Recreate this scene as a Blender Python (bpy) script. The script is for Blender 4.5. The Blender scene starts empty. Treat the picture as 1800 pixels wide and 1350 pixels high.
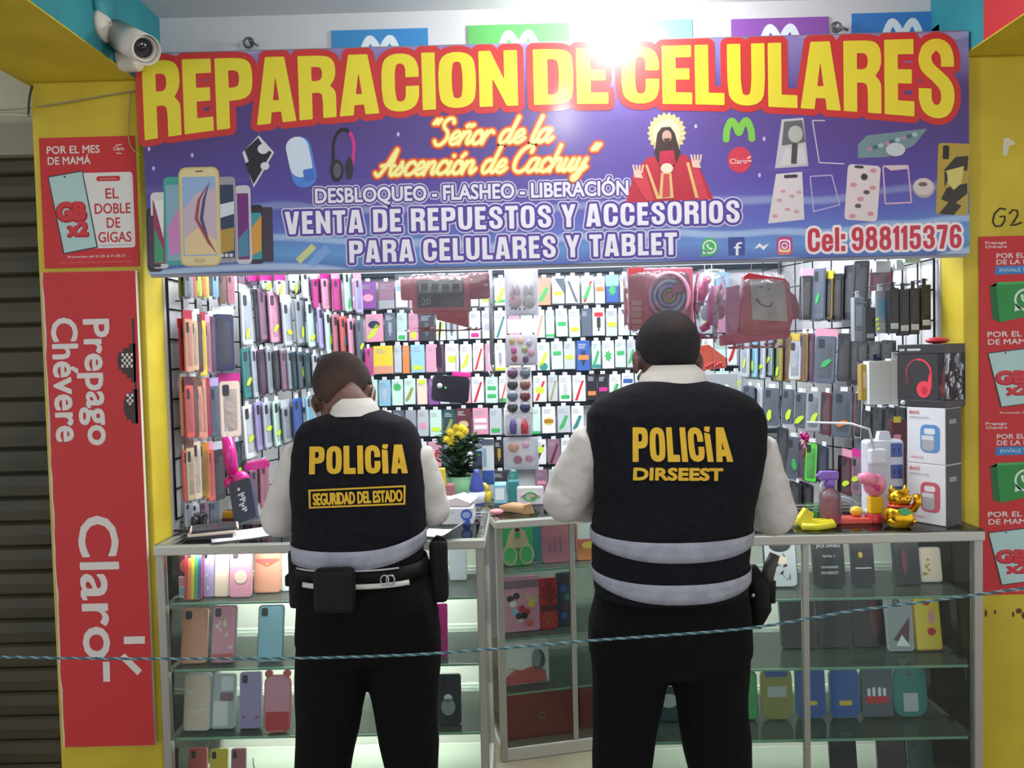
import bpy, bmesh, math, random
from mathutils import Vector, Matrix, Euler
from mathutils.bvhtree import BVHTree

SC = bpy.context.scene
COL = SC.collection
R = math.radians
PI = math.pi

# ------------------------------------------------------------------ camera
FPX = 1350.0
CAM_H = 1.55
PITCH, ROLL, YAW = R(-2.0), R(1.4), R(0.5)
_F = Vector((-math.sin(YAW) * math.cos(PITCH), math.cos(YAW) * math.cos(PITCH), math.sin(PITCH)))
_R0 = Vector((math.cos(YAW), math.sin(YAW), 0))
_U0 = _R0.cross(_F)
_RV = _R0 * math.cos(ROLL) - _U0 * math.sin(ROLL)
_UV = _U0 * math.cos(ROLL) + _R0 * math.sin(ROLL)
EYE = Vector((0, 0, CAM_H))


def P(px, py, Y):
    """the world point at depth Y that stands at photograph pixel (px, py)"""
    d = _F + _RV * ((px - 900) / FPX) + _UV * ((675 - py) / FPX)
    return EYE + d * (Y / d.y)


def proj(p):
    d = Vector(p) - EYE
    z = d.dot(_F)
    return 900 + FPX * d.dot(_RV) / z, 675 - FPX * d.dot(_UV) / z


cam_data = bpy.data.cameras.new('camera')
cam = bpy.data.objects.new('camera', cam_data)
COL.objects.link(cam)
cam_data.sensor_width = 36.0
cam_data.sensor_fit = 'HORIZONTAL'
cam_data.lens = 36.0 * FPX / 1800.0
cam_data.clip_start = 0.05
m3 = Matrix((_RV, _UV, -_F)).transposed()
cam.matrix_world = Matrix.Translation(EYE) @ m3.to_4x4()
SC.camera = cam

# ------------------------------------------------------------------ light
SC.view_settings.view_transform = 'Standard'
SC.view_settings.look = 'None'
SC.view_settings.gamma = 1.0
SC.view_settings.use_curve_mapping = False
SC.view_settings.exposure = 0.0

world = bpy.data.worlds.new('world')
SC.world = world
world.use_nodes = True
world.node_tree.nodes['Background'].inputs[0].default_value = (0.92, 0.95, 1.0, 1)
world.node_tree.nodes['Background'].inputs[1].default_value = 1.2


def area(name, loc, rot, sx, sy, power, col=(1, 1, 1)):
    l = bpy.data.lights.new(name, 'AREA')
    l.shape = 'RECTANGLE'
    l.size, l.size_y, l.energy, l.color = sx, sy, power, col
    o = bpy.data.objects.new(name, l)
    o.location, o.rotation_euler = loc, rot
    COL.objects.link(o)
    return o


def point(name, loc, power, radius=0.05, col=(1, 1, 1)):
    l = bpy.data.lights.new(name, 'POINT')
    l.energy, l.shadow_soft_size, l.color = power, radius, col
    o = bpy.data.objects.new(name, l)
    o.location = loc
    COL.objects.link(o)
    return o


# stall's own white tubes: under the stall ceiling, over the goods
area('stall_tube_light', (0.1, 3.15, 2.42), (0, 0, 0), 2.0, 0.5, 46, (0.93, 0.97, 1.0))
area('stall_front_light', (0.1, 2.78, 2.2), (R(-30), 0, 0), 2.2, 0.12, 17, (0.93, 0.97, 1.0))
# hall lighting over the walkway in front of the stall
area('hall_light', (0.1, 0.4, 2.66), (0, 0, 0), 2.6, 1.2, 4, (1.0, 0.98, 0.94))

# ------------------------------------------------------------------ materials
def lin(c):
    def f(v):
        v /= 255.0
        return v / 12.92 if v <= 0.04045 else ((v + 0.055) / 1.055) ** 2.4
    return (f(c[0]), f(c[1]), f(c[2]), 1.0)


_M = {}


def M(rgb, rough=0.5, metal=0.0, coat=0.0, spec=0.5, key=None):
    """a plain surface of one colour (sRGB 0-255), with a faint procedural unevenness"""
    k = key or ('s', tuple(rgb), rough, metal, coat, spec)
    if k in _M:
        return _M[k]
    m = bpy.data.materials.new('surface_%d_%d_%d' % tuple(rgb))
    m.use_nodes = True
    b = m.node_tree.nodes['Principled BSDF']
    b.inputs['Base Color'].default_value = lin(rgb)
    b.inputs['Roughness'].default_value = rough
    b.inputs['Metallic'].default_value = metal
    b.inputs['Coat Weight'].default_value = coat
    b.inputs['Coat Roughness'].default_value = 0.12
    b.inputs['Specular IOR Level'].default_value = spec
    _M[k] = m
    return m


def Mnoise(name, c1, c2, scale=6, rough=0.6, lo=0.35, hi=0.65, detail=4, bump=0.0, bscale=40, coat=0, stretch=(1, 1, 1), metal=0):
    """two tones mixed by noise in object space, optional bump"""
    if name in _M:
        return _M[name]
    m = bpy.data.materials.new(name)
    m.use_nodes = True
    nt = m.node_tree
    b = nt.nodes['Principled BSDF']
    tc = nt.nodes.new('ShaderNodeTexCoord')
    mp = nt.nodes.new('ShaderNodeMapping')
    mp.inputs['Scale'].default_value = stretch
    nz = nt.nodes.new('ShaderNodeTexNoise')
    nz.inputs['Scale'].default_value = scale
    nz.inputs['Detail'].default_value = detail
    rp = nt.nodes.new('ShaderNodeValToRGB')
    rp.color_ramp.elements[0].position, rp.color_ramp.elements[1].position = lo, hi
    rp.color_ramp.elements[0].color, rp.color_ramp.elements[1].color = lin(c1), lin(c2)
    nt.links.new(tc.outputs['Object'], mp.inputs['Vector'])
    nt.links.new(mp.outputs[0], nz.inputs['Vector'])
    nt.links.new(nz.outputs['Fac'], rp.inputs[0])
    nt.links.new(rp.outputs[0], b.inputs['Base Color'])
    b.inputs['Roughness'].default_value = rough
    b.inputs['Coat Weight'].default_value = coat
    b.inputs['Metallic'].default_value = metal
    if bump:
        n2 = nt.nodes.new('ShaderNodeTexNoise')
        n2.inputs['Scale'].default_value = bscale
        n2.inputs['Detail'].default_value = 5
        bp = nt.nodes.new('ShaderNodeBump')
        bp.inputs['Strength'].default_value = bump
        bp.inputs['Distance'].default_value = 0.01
        nt.links.new(tc.outputs['Object'], n2.inputs['Vector'])
        nt.links.new(n2.outputs['Fac'], bp.inputs['Height'])
        nt.links.new(bp.outputs[0], b.inputs['Normal'])
    _M[name] = m
    return m


def Mclear(name, tint=(235, 245, 240), veil=0.06, veilcol=(255, 255, 255), rough=0.05, fres=1.35, bump=0.0, bscale=25):
    """thin clear sheet: see-through, with a reflection by angle and a faint veil"""
    if name in _M:
        return _M[name]
    m = bpy.data.materials.new(name)
    m.use_nodes = True
    nt = m.node_tree
    for n in list(nt.nodes):
        if n.type == 'BSDF_PRINCIPLED':
            nt.nodes.remove(n)
    out = [n for n in nt.nodes if n.type == 'OUTPUT_MATERIAL'][0]
    t = nt.nodes.new('ShaderNodeBsdfTransparent')
    t.inputs[0].default_value = lin(tint)
    d = nt.nodes.new('ShaderNodeBsdfDiffuse')
    d.inputs[0].default_value = lin(veilcol)
    g = nt.nodes.new('ShaderNodeBsdfGlossy')
    g.inputs['Roughness'].default_value = rough
    f = nt.nodes.new('ShaderNodeFresnel')
    f.inputs['IOR'].default_value = fres
    m1 = nt.nodes.new('ShaderNodeMixShader')
    m1.inputs[0].default_value = veil
    m2 = nt.nodes.new('ShaderNodeMixShader')
    nt.links.new(t.outputs[0], m1.inputs[1])
    nt.links.new(d.outputs[0], m1.inputs[2])
    nt.links.new(f.outputs[0], m2.inputs[0])
    nt.links.new(m1.outputs[0], m2.inputs[1])
    nt.links.new(g.outputs[0], m2.inputs[2])
    nt.links.new(m2.outputs[0], out.inputs[0])
    if bump:
        tc = nt.nodes.new('ShaderNodeTexCoord')
        n2 = nt.nodes.new('ShaderNodeTexNoise')
        n2.inputs['Scale'].default_value = bscale
        bp = nt.nodes.new('ShaderNodeBump')
        bp.inputs['Strength'].default_value = bump
        bp.inputs['Distance'].default_value = 0.02
        nt.links.new(tc.outputs['Object'], n2.inputs['Vector'])
        nt.links.new(n2.outputs['Fac'], bp.inputs['Height'])
        nt.links.new(bp.outputs[0], g.inputs['Normal'])
        nt.links.new(bp.outputs[0], f.inputs['Normal'])
    _M[name] = m
    return m


def Memit(rgb, s):
    m = bpy.data.materials.new('lamp_glow')
    m.use_nodes = True
    b = m.node_tree.nodes['Principled BSDF']
    b.inputs['Base Color'].default_value = lin(rgb)
    b.inputs['Emission Color'].default_value = lin(rgb)
    b.inputs['Emission Strength'].default_value = s
    return m


WHITE = (235, 236, 236)
BLACK = (18, 18, 20)

# ------------------------------------------------------------------ mesh building
class MB:
    """collects shapes with materials, then links them as ONE mesh object"""

    def __init__(s):
        s.v, s.f, s.m, s.sm, s.mats = [], [], [], [], []

    def mi(s, mat):
        if mat not in s.mats:
            s.mats.append(mat)
        return s.mats.index(mat)

    def add(s, verts, faces, mat, smooth=False, mtx=None):
        n = len(s.v)
        k = s.mi(mat)
        for p in verts:
            p = Vector(p)
            s.v.append(mtx @ p if mtx else p)
        for f in faces:
            s.f.append([i + n for i in f])
            s.m.append(k)
            s.sm.append(smooth)
        return s

    def bm(s, b, mat, smooth=False, mtx=None):
        b.verts.index_update()
        s.add([v.co.copy() for v in b.verts], [[v.index for v in f.verts] for f in b.faces], mat, smooth, mtx)
        b.free()
        return s

    def box(s, a, b, mat, bev=0.0, mtx=None, seg=2):
        x0, y0, z0 = a
        x1, y1, z1 = b
        x0, x1 = min(x0, x1), max(x0, x1)
        y0, y1 = min(y0, y1), max(y0, y1)
        z0, z1 = min(z0, z1), max(z0, z1)
        bmm = bmesh.new()
        bmesh.ops.create_cube(bmm, size=1)
        for v in bmm.verts:
            v.co = Vector(((x0 + x1) / 2 + v.co.x * (x1 - x0), (y0 + y1) / 2 + v.co.y * (y1 - y0), (z0 + z1) / 2 + v.co.z * (z1 - z0)))
        if bev > 0:
            bev = min(bev, 0.49 * min(x1 - x0, y1 - y0, z1 - z0))
            bmesh.ops.bevel(bmm, geom=list(bmm.edges), offset=bev, segments=seg, profile=0.5, affect='EDGES')
        return s.bm(bmm, mat, False, mtx)

    def tube(s, pts, r, mat, n=8, closed=False, mtx=None, cap=True):
        """round bar along points; r a number or a list"""
        pts = [Vector(p) for p in pts]
        rs = r if isinstance(r, (list, tuple)) else [r] * len(pts)
        rings, prev = [], None
        N = len(pts)
        for i, p in enumerate(pts):
            a = pts[(i - 1) % N] if (i or closed) else p
            c = pts[(i + 1) % N] if (i < N - 1 or closed) else p
            t = (c - a).normalized()
            if prev is None:
                u = t.orthogonal().normalized()
            else:
                u = (prev - t * prev.dot(t))
                u = u.normalized() if u.length > 1e-6 else t.orthogonal().normalized()
            prev = u
            w = t.cross(u)
            rings.append([p + (u * math.cos(k * 2 * PI / n) + w * math.sin(k * 2 * PI / n)) * rs[i] for k in range(n)])
        V = [q for g in rings for q in g]
        F = []
        for i in range(N if closed else N - 1):
            j = (i + 1) % N
            for k in range(n):
                F.append((i * n + k, i * n + (k + 1) % n, j * n + (k + 1) % n, j * n + k))
        if not closed and cap:
            F.append(tuple(range(n - 1, -1, -1)))
            F.append(tuple((N - 1) * n + k for k in range(n)))
        return s.add(V, F, mat, True, mtx)

    def lathe(s, prof, mat, n=24, mtx=None, smooth=True):
        """profile [(r, z)] turned about z"""
        V = []
        for r, z in prof:
            for k in range(n):
                V.append((max(r, 1e-5) * math.cos(2 * PI * k / n), max(r, 1e-5) * math.sin(2 * PI * k / n), z))
        F = []
        for i in range(len(prof) - 1):
            for k in range(n):
                F.append((i * n + k, i * n + (k + 1) % n, (i + 1) * n + (k + 1) % n, (i + 1) * n + k))
        F.append(tuple(range(n - 1, -1, -1)))
        F.append(tuple((len(prof) - 1) * n + k for k in range(n)))
        return s.add(V, F, mat, smooth, mtx)

    def prism(s, poly, y0, y1, mat, mtx=None, smooth=False):
        """outline [(x, z)] given thickness from y0 to y1 (front is the smaller y)"""
        n = len(poly)
        a = sum(poly[i][0] * poly[(i + 1) % n][1] - poly[(i + 1) % n][0] * poly[i][1] for i in range(n))
        if a < 0:
            poly = poly[::-1]
        V = [(x, y0, z) for x, z in poly] + [(x, y1, z) for x, z in poly]
        F = [tuple(range(n)), tuple(range(2 * n - 1, n - 1, -1))]
        for i in range(n):
            j = (i + 1) % n
            F.append((j, i, n + i, n + j))
        return s.add(V, F, mat, smooth, mtx)

    def sphere(s, c, r, mat, seg=16, sc=(1, 1, 1), mtx=None):
        b = bmesh.new()
        bmesh.ops.create_uvsphere(b, u_segments=seg, v_segments=max(6, seg // 2), radius=1)
        for v in b.verts:
            v.co = Vector((c[0] + v.co.x * r * sc[0], c[1] + v.co.y * r * sc[1], c[2] + v.co.z * r * sc[2]))
        return s.bm(b, mat, True, mtx)

    def mesh(s, name):
        me = bpy.data.meshes.new(name)
        me.from_pydata([tuple(v) for v in s.v], [], s.f)
        for m in s.mats:
            me.materials.append(m)
        me.polygons.foreach_set('material_index', s.m)
        me.polygons.foreach_set('use_smooth', s.sm)
        me.update()
        return me

    def build(s, name, parent=None, loc=None, rot=None):
        return link(name, s.mesh(name), parent, loc, rot)


def link(name, me, parent=None, loc=None, rot=None):
    o = bpy.data.objects.new(name, me)
    COL.objects.link(o)
    if parent is not None:
        o.parent = parent
    if loc is not None:
        o.location = loc
    if rot is not None:
        o.rotation_euler = rot
    return o


def thing(name, label, cat, loc=(0, 0, 0), rot=(0, 0, 0), group=None):
    o = bpy.data.objects.new(name, None)
    o.empty_display_size = 0.05
    COL.objects.link(o)
    o.location, o.rotation_euler = loc, rot
    return tag(o, label, cat, group)


def tag(o, label, cat, group=None):
    o['label'] = label
    o['category'] = cat
    if group:
        o['group'] = group
    return o


def struct(o):
    o['kind'] = 'structure'
    return o


def rrect(x0, z0, x1, z1, r, n=5):
    r = min(r, abs(x1 - x0) / 2 - 1e-5, abs(z1 - z0) / 2 - 1e-5)
    out = []
    for cx, cz, a in ((x1 - r, z1 - r, 0), (x0 + r, z1 - r, 90), (x0 + r, z0 + r, 180), (x1 - r, z0 + r, 270)):
        for k in range(n + 1):
            t = R(a + 90 * k / n)
            out.append((cx + r * math.cos(t), cz + r * math.sin(t)))
    return out


def circ(cx, cz, rx, rz=None, n=20, a0=0, a1=360):
    rz = rz or rx
    full = abs(a1 - a0) >= 360
    return [(cx + rx * math.cos(R(a0 + (a1 - a0) * k / (n if full else n - 1))), cz + rz * math.sin(R(a0 + (a1 - a0) * k / (n if full else n - 1)))) for k in range(n)]


# ------------------------------------------------------------------ lettering
_TC = {}


def text_geo(s, offset=0.0, shear=0.0, spacing=1.0, res=3):
    """flat lettering of cap height 1, as (verts2d, faces, width)"""
    k = (s, offset, shear, spacing, res)
    if k in _TC:
        return _TC[k]
    c = bpy.data.curves.new('lettering', 'FONT')
    c.body = s
    c.size = 1.0
    c.offset = offset
    c.shear = shear
    c.space_character = spacing
    c.resolution_u = res
    o = bpy.data.objects.new('lettering', c)
    COL.objects.link(o)
    dg = bpy.context.evaluated_depsgraph_get()
    me = o.evaluated_get(dg).to_mesh()
    cap = 0.729
    V = [(v.co.x / cap, v.co.y / cap) for v in me.vertices]
    F = [tuple(p.vertices) for p in me.polygons]
    o.evaluated_get(dg).to_mesh_clear()
    bpy.data.objects.remove(o)
    bpy.data.curves.remove(c)
    xs = [v[0] for v in V] or [0, 1]
    x0, x1 = min(xs), max(xs)
    V = [(x - x0, y) for x, y in V]
    _TC[k] = (V, F, x1 - x0)
    return _TC[k]


def letter(mb, s, x0, x1, z0, h, y, mat, offset=0.0, shear=0.0, spacing=1.0, grow=0.0, warp=None, rot=None, mtx=None):
    """lettering fitted between x0 and x1 on baseline z0 with cap height h, facing -y at depth y.
    grow: fattened outline of the same lettering (kept in register)"""
    V, F, w = text_geo(s, offset, shear, spacing)
    sx = (x1 - x0) / w
    if grow:
        # same layout, fatter strokes: text offsets do not move the letters
        V2, F2, w2 = text_geo(s, offset + grow, shear, spacing)
        dx = (w2 - w) / 2
        pts = [((x - dx) * sx + x0, z * h + z0) for x, z in V2]
        F = F2
    else:
        pts = [(x * sx + x0, z * h + z0) for x, z in V]
    if warp:
        pts = [warp(a, b) for a, b in pts]
    out = [(a, y, b) for a, b in pts]
    # faces look towards -y
    FF = []
    for f in F:
        a, b, c = out[f[0]], out[f[1]], out[f[2]]
        area2 = (b[0] - a[0]) * (c[2] - a[2]) - (c[0] - a[0]) * (b[2] - a[2])
        FF.append(f if area2 > 0 else f[::-1])
    mb.add(out, FF, mat, False, mtx)
    return mb


ORD = ['zeroth', 'first', 'second', 'third', 'fourth', 'fifth', 'sixth', 'seventh', 'eighth', 'ninth', 'tenth', 'eleventh', 'twelfth',
       'thirteenth', 'fourteenth', 'fifteenth', 'sixteenth', 'seventeenth', 'eighteenth', 'nineteenth', 'twentieth', 'twenty-first', 'twenty-second',
       'twenty-third', 'twenty-fourth', 'twenty-fifth', 'twenty-sixth']
# ------------------------------------------------------------------ block and brush lettering by distance field
import numpy as np

GLYPH = {
    'A': [[(0, 0), (.17, 1), (.47, 1), (.64, 0), (.43, 0), (.41, .17), (.23, .17), (.21, 0)], [(.255, .33), (.385, .33), (.32, .80)]],
    'B': [[(0, 0), (0, 1), (.38, 1), (.52, .97), (.59, .88), (.59, .64), (.52, .54), (.6, .44), (.6, .13), (.52, .03), (.36, 0)],
          [(.2, .6), (.2, .84), (.33, .84), (.39, .79), (.39, .65), (.33, .6)], [(.2, .16), (.2, .44), (.34, .44), (.4, .38), (.4, .22), (.34, .16)]],
    'C': [[(.6, .6), (.6, .78), (.52, .95), (.3, 1.01), (.08, .95), (0, .78), (0, .22), (.08, .05), (.3, -.01), (.52, .05), (.6, .22), (.6, .42), (.4, .42), (.4, .2), (.3, .14), (.2, .2), (.2, .8), (.3, .86), (.4, .8), (.4, .6)]],
    'D': [[(0, 0), (0, 1), (.32, 1), (.52, .97), (.6, .84), (.6, .16), (.52, .03), (.32, 0)], [(.2, .16), (.2, .84), (.32, .84), (.4, .78), (.4, .22), (.32, .16)]],
    'E': [[(0, 0), (0, 1), (.46, 1), (.46, .82), (.2, .82), (.2, .6), (.43, .6), (.43, .43), (.2, .43), (.2, .18), (.47, .18), (.47, 0)]],
    'I': [[(0, 0), (0, 1), (.2, 1), (.2, 0)]],
    'L': [[(0, 0), (0, 1), (.2, 1), (.2, .18), (.46, .18), (.46, 0)]],
    'N': [[(0, 0), (0, 1), (.18, 1), (.42, .42), (.42, 1), (.62, 1), (.62, 0), (.45, 0), (.2, .56), (.2, 0)]],
    'O': [[(.3, 1.01), (.08, .95), (0, .78), (0, .22), (.08, .05), (.3, -.01), (.52, .05), (.6, .22), (.6, .78), (.52, .95)], [(.3, .86), (.4, .8), (.4, .2), (.3, .14), (.2, .2), (.2, .8)]],
    'P': [[(0, 0), (0, 1), (.38, 1), (.53, .97), (.6, .86), (.6, .56), (.53, .44), (.38, .4), (.2, .4), (.2, 0)], [(.2, .84), (.34, .84), (.4, .79), (.4, .63), (.34, .57), (.2, .57)]],
    'R': [[(0, 0), (0, 1), (.38, 1), (.53, .97), (.6, .86), (.6, .64), (.5, .51), (.59, .43), (.6, .34), (.6, 0), (.4, 0), (.4, .36), (.35, .42), (.2, .42), (.2, 0)], [(.2, .84), (.34, .84), (.4, .79), (.4, .65), (.34, .59), (.2, .59)]],
    'S': [[(.58, .66), (.58, .8), (.5, .95), (.3, 1.01), (.1, .95), (.02, .8), (.02, .68), (.08, .58), (.25, .47), (.36, .38), (.39, .32), (.39, .2), (.3, .14), (.21, .2), (.21, .36), (.02, .36), (.02, .2), (.1, .05), (.3, -.01), (.51, .05), (.59, .22), (.59, .36), (.53, .48), (.36, .6), (.24, .68), (.21, .74), (.21, .8), (.3, .87), (.39, .8), (.39, .66)]],
    'T': [[(0, 1), (.54, 1), (.54, .82), (.37, .82), (.37, 0), (.17, 0), (.17, .82), (0, .82)]],
    'U': [[(0, 1), (0, .22), (.08, .05), (.3, -.01), (.52, .05), (.6, .22), (.6, 1), (.4, 1), (.4, .2), (.3, .14), (.2, .2), (.2, 1)]],
    'V': [[(0, 1), (.2, 1), (.31, .35), (.42, 1), (.62, 1), (.44, 0), (.18, 0)]],
    'Y': [[(0, 1), (.2, 1), (.31, .66), (.42, 1), (.62, 1), (.41, .4), (.41, 0), (.21, 0), (.21, .4)]],
    '1': [[(.1, 0), (.1, .72), (0, .7), (0, .84), (.16, 1), (.3, 1), (.3, 0)]],
    '7': [[(0, 1), (.54, 1), (.54, .84), (.34, 0), (.13, 0), (.33, .82), (0, .82)]],
    '5': [[(.04, .46), (.06, 1), (.55, 1), (.55, .83), (.24, .83), (.23, .66), (.34, .69), (.5, .66), (.58, .54), (.58, .2), (.5, .05), (.3, -.01), (.1, .05), (.02, .2), (.02, .36), (.21, .36), (.21, .2), (.3, .13), (.39, .22), (.39, .48), (.3, .55), (.22, .5), (.22, .46)]],
    '3': [[(.02, .68), (.02, .8), (.1, .95), (.3, 1.01), (.5, .95), (.58, .8), (.58, .64), (.5, .53), (.59, .42), (.59, .2), (.5, .05), (.3, -.01), (.1, .05), (.02, .2), (.02, .34), (.21, .34), (.21, .2), (.3, .13), (.39, .2), (.39, .38), (.32, .45), (.22, .45), (.22, .6), (.32, .6), (.38, .66), (.38, .8), (.3, .87), (.21, .8), (.21, .68)]],
    '6': [[(.58, .7), (.58, .78), (.5, .95), (.3, 1.01), (.1, .95), (.01, .78), (.01, .22), (.1, .05), (.3, -.01), (.5, .05), (.59, .22), (.59, .44), (.48, .58), (.33, .6), (.21, .55), (.21, .78), (.3, .87), (.39, .78), (.39, .7)], [(.21, .2), (.21, .42), (.3, .48), (.39, .42), (.39, .2), (.3, .13)]],
    '8': [[(.3, 1.01), (.12, .97), (.04, .86), (.03, .66), (.1, .54), (.01, .42), (.01, .18), (.1, .04), (.3, -.01), (.5, .04), (.59, .18), (.59, .42), (.5, .54), (.57, .66), (.56, .86), (.48, .97)], [(.3, .86), (.39, .8), (.39, .68), (.3, .61), (.21, .68), (.21, .8)], [(.3, .47), (.4, .4), (.4, .2), (.3, .13), (.2, .2), (.2, .4)]],
    'e': [[(.56, .32), (.56, .54), (.48, .7), (.28, .75), (.08, .7), (0, .54), (0, .2), (.08, .04), (.28, -.01), (.48, .04), (.56, .2), (.56, .26), (.37, .26), (.37, .19), (.28, .13), (.2, .2), (.2, .32)], [(.2, .44), (.2, .54), (.28, .62), (.37, .54), (.37, .44)]],
    'l': [[(0, 0), (0, 1), (.2, 1), (.2, 0)]],
    ':': [[(0, 0), (0, .22), (.2, .22), (.2, 0)], [(0, .5), (0, .72), (.2, .72), (.2, .5)]],
}
GLYPH['9'] = [[(.6 - x, 1 - y) for x, y in c] for c in GLYPH['6']]
# brush script, one list of strokes and an advance per letter
SCRIPT = {
    'a': ([[(.38, .42), (.28, .5), (.12, .45), (.03, .25), (.06, .05), (.16, 0), (.3, .12), (.4, .42)], [(.4, .47), (.36, .15), (.42, .02), (.5, .05), (.58, .16)]], .52),
    'c': ([[(.36, .4), (.28, .5), (.12, .44), (.03, .24), (.08, .04), (.2, 0), (.34, .07), (.44, .18)]], .40),
    'd': ([[(.38, .42), (.28, .5), (.12, .45), (.03, .25), (.06, .05), (.16, 0), (.3, .12), (.4, .42)], [(.50, 1.0), (.41, .5), (.37, .12), (.42, .01), (.5, .05), (.58, .15)]], .54),
    'e': ([[(.02, .18), (.2, .22), (.33, .36), (.28, .48), (.16, .46), (.06, .28), (.07, .08), (.18, 0), (.32, .06), (.42, .18)]], .40),
    'h': ([[(.18, 1.0), (.1, .5), (.02, 0)], [(.06, .18), (.18, .42), (.3, .48), (.36, .38), (.32, .12), (.38, .01), (.48, .12)]], .48),
    'i': ([[(.08, .46), (.03, .12), (.08, .0), (.16, .04), (.24, .16)], [(.13, .68), (.14, .70)]], .22),
    'l': ([[(.18, 1.0), (.1, .5), (.05, .12), (.1, 0), (.18, .04), (.24, .14)]], .24),
    'n': ([[(.08, .46), (.0, 0)], [(.04, .2), (.16, .42), (.28, .48), (.34, .38), (.3, .12), (.35, .01), (.44, .08), (.5, .18)]], .48),
    'o': ([[(.26, .49), (.12, .45), (.03, .24), (.08, .03), (.2, 0), (.33, .1), (.37, .3), (.3, .46), (.24, .44), (.3, .36), (.46, .38)]], .42),
    'r': ([[(.08, .46), (0, 0)], [(.04, .22), (.14, .42), (.26, .48), (.32, .42)]], .36),
    's': ([[(.0, .08), (.18, .34), (.22, .5), (.25, .36), (.32, .2), (.24, .03), (.1, .01), (.04, .08)]], .40),
    'u': ([[(.08, .46), (.03, .14), (.08, .0), (.2, .06), (.34, .42)], [(.37, .46), (.32, .12), (.37, 0), (.46, .06), (.52, .16)]], .5),
    'y': ([[(.08, .46), (.04, .16), (.1, .02), (.22, .08), (.36, .44)], [(.38, .46), (.28, -.1), (.16, -.34), (.04, -.34), (.06, -.2), (.3, -.02), (.46, .14)]], .46),
    'S': ([[(.54, .84), (.48, .98), (.32, 1.0), (.18, .86), (.22, .66), (.40, .48), (.44, .22), (.28, .0), (.1, .0), (.0, .14)]], .56),
    'A': ([[(-.08, .1), (.0, .0), (.1, .02), (.3, .4), (.52, 1.0), (.49, .5), (.52, .08), (.6, .0), (.68, .08)], [(.1, .36), (.34, .4), (.62, .36)]], .66),
    'C': ([[(.56, .76), (.58, .92), (.44, 1.0), (.2, .86), (.04, .5), (.06, .16), (.24, 0), (.44, .06), (.58, .24)]], .56),
    '\u201c': ([[(.12, .98), (.04, .82)], [(.26, .98), (.18, .82)]], .26),
    '\u201d': ([[(.14, 1.0), (.04, .80)], [(.28, 1.0), (.18, .80)]], .26),
    ' ': ([], .28),
}
SCRIPT['\u00f1'] = (SCRIPT['n'][0] + [[(.14, .68), (.22, .74), (.3, .68), (.38, .74)]], .48)
SCRIPT['\u00f3'] = (SCRIPT['o'][0] + [[(.24, .64), (.34, .78)]], .42)


def _soft(c):
    """round the obtuse corners of a contour"""
    n, out = len(c), []
    for i in range(n):
        a, b, d = Vector(c[i - 1]), Vector(c[i]), Vector(c[(i + 1) % n])
        u, v = (b - a), (d - b)
        ang = abs(u.angle_signed(v)) if u.length and v.length else 0
        if R(8) < ang < R(72):
            out += [tuple(b - u * .3), tuple(b - u * .12 + v * .12), tuple(b + v * .3)]
        else:
            out.append(tuple(b))
    return out


_SOFT = {k: [_soft(c) if k not in 'AEILNTVY17:l' else c for c in v] for k, v in GLYPH.items()}


def _spline(p, k=6):
    p = [Vector(q) for q in p]
    if len(p) < 3:
        return [tuple(q) for q in p]
    out = []
    for i in range(len(p) - 1):
        a, b, c, d = p[max(i - 1, 0)], p[i], p[i + 1], p[min(i + 2, len(p) - 1)]
        for j in range(k):
            f = j / k
            out.append(tuple(.5 * (2 * b + (c - a) * f + (2 * a - 5 * b + 4 * c - d) * f * f + (3 * b - a - 3 * c + d) * f ** 3)))
    out.append(tuple(p[-1]))
    return out


def block_layout(s, gap=.07, space=.26):
    """[(contours) per letter] in cap-height units, total width"""
    x, out = 0.0, []
    for ch in s:
        if ch == ' ':
            x += space
            continue
        g = _SOFT[ch]
        w = max(q[0] for c in g for q in c)
        out.append(('fill', [[(px + x, py) for px, py in c] for c in g]))
        x += w + gap
    return out, x - gap


def script_layout(s, shear=.34):
    x, out = 0.0, []
    for ch in s:
        st, adv = SCRIPT[ch]
        for q in st:
            out.append(('stroke', [[(px + x + shear * py, py) for px, py in _spline(q)]]))
        x += adv
    return out, x


def font_layout(s, spacing=1.0):
    """the built-in face as contours (segments of the outline), one item per text"""
    V, F, w = text_geo(s, 0.0, 0.0, spacing)
    cnt = {}
    for f in F:
        for i in range(len(f)):
            e = (f[i], f[(i + 1) % len(f)])
            k = (min(e), max(e))
            cnt[k] = cnt.get(k, 0) + 1
    segs = [(V[a], V[b]) for (a, b), c in cnt.items() if c == 1]
    return [('segs', segs)], w


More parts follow.
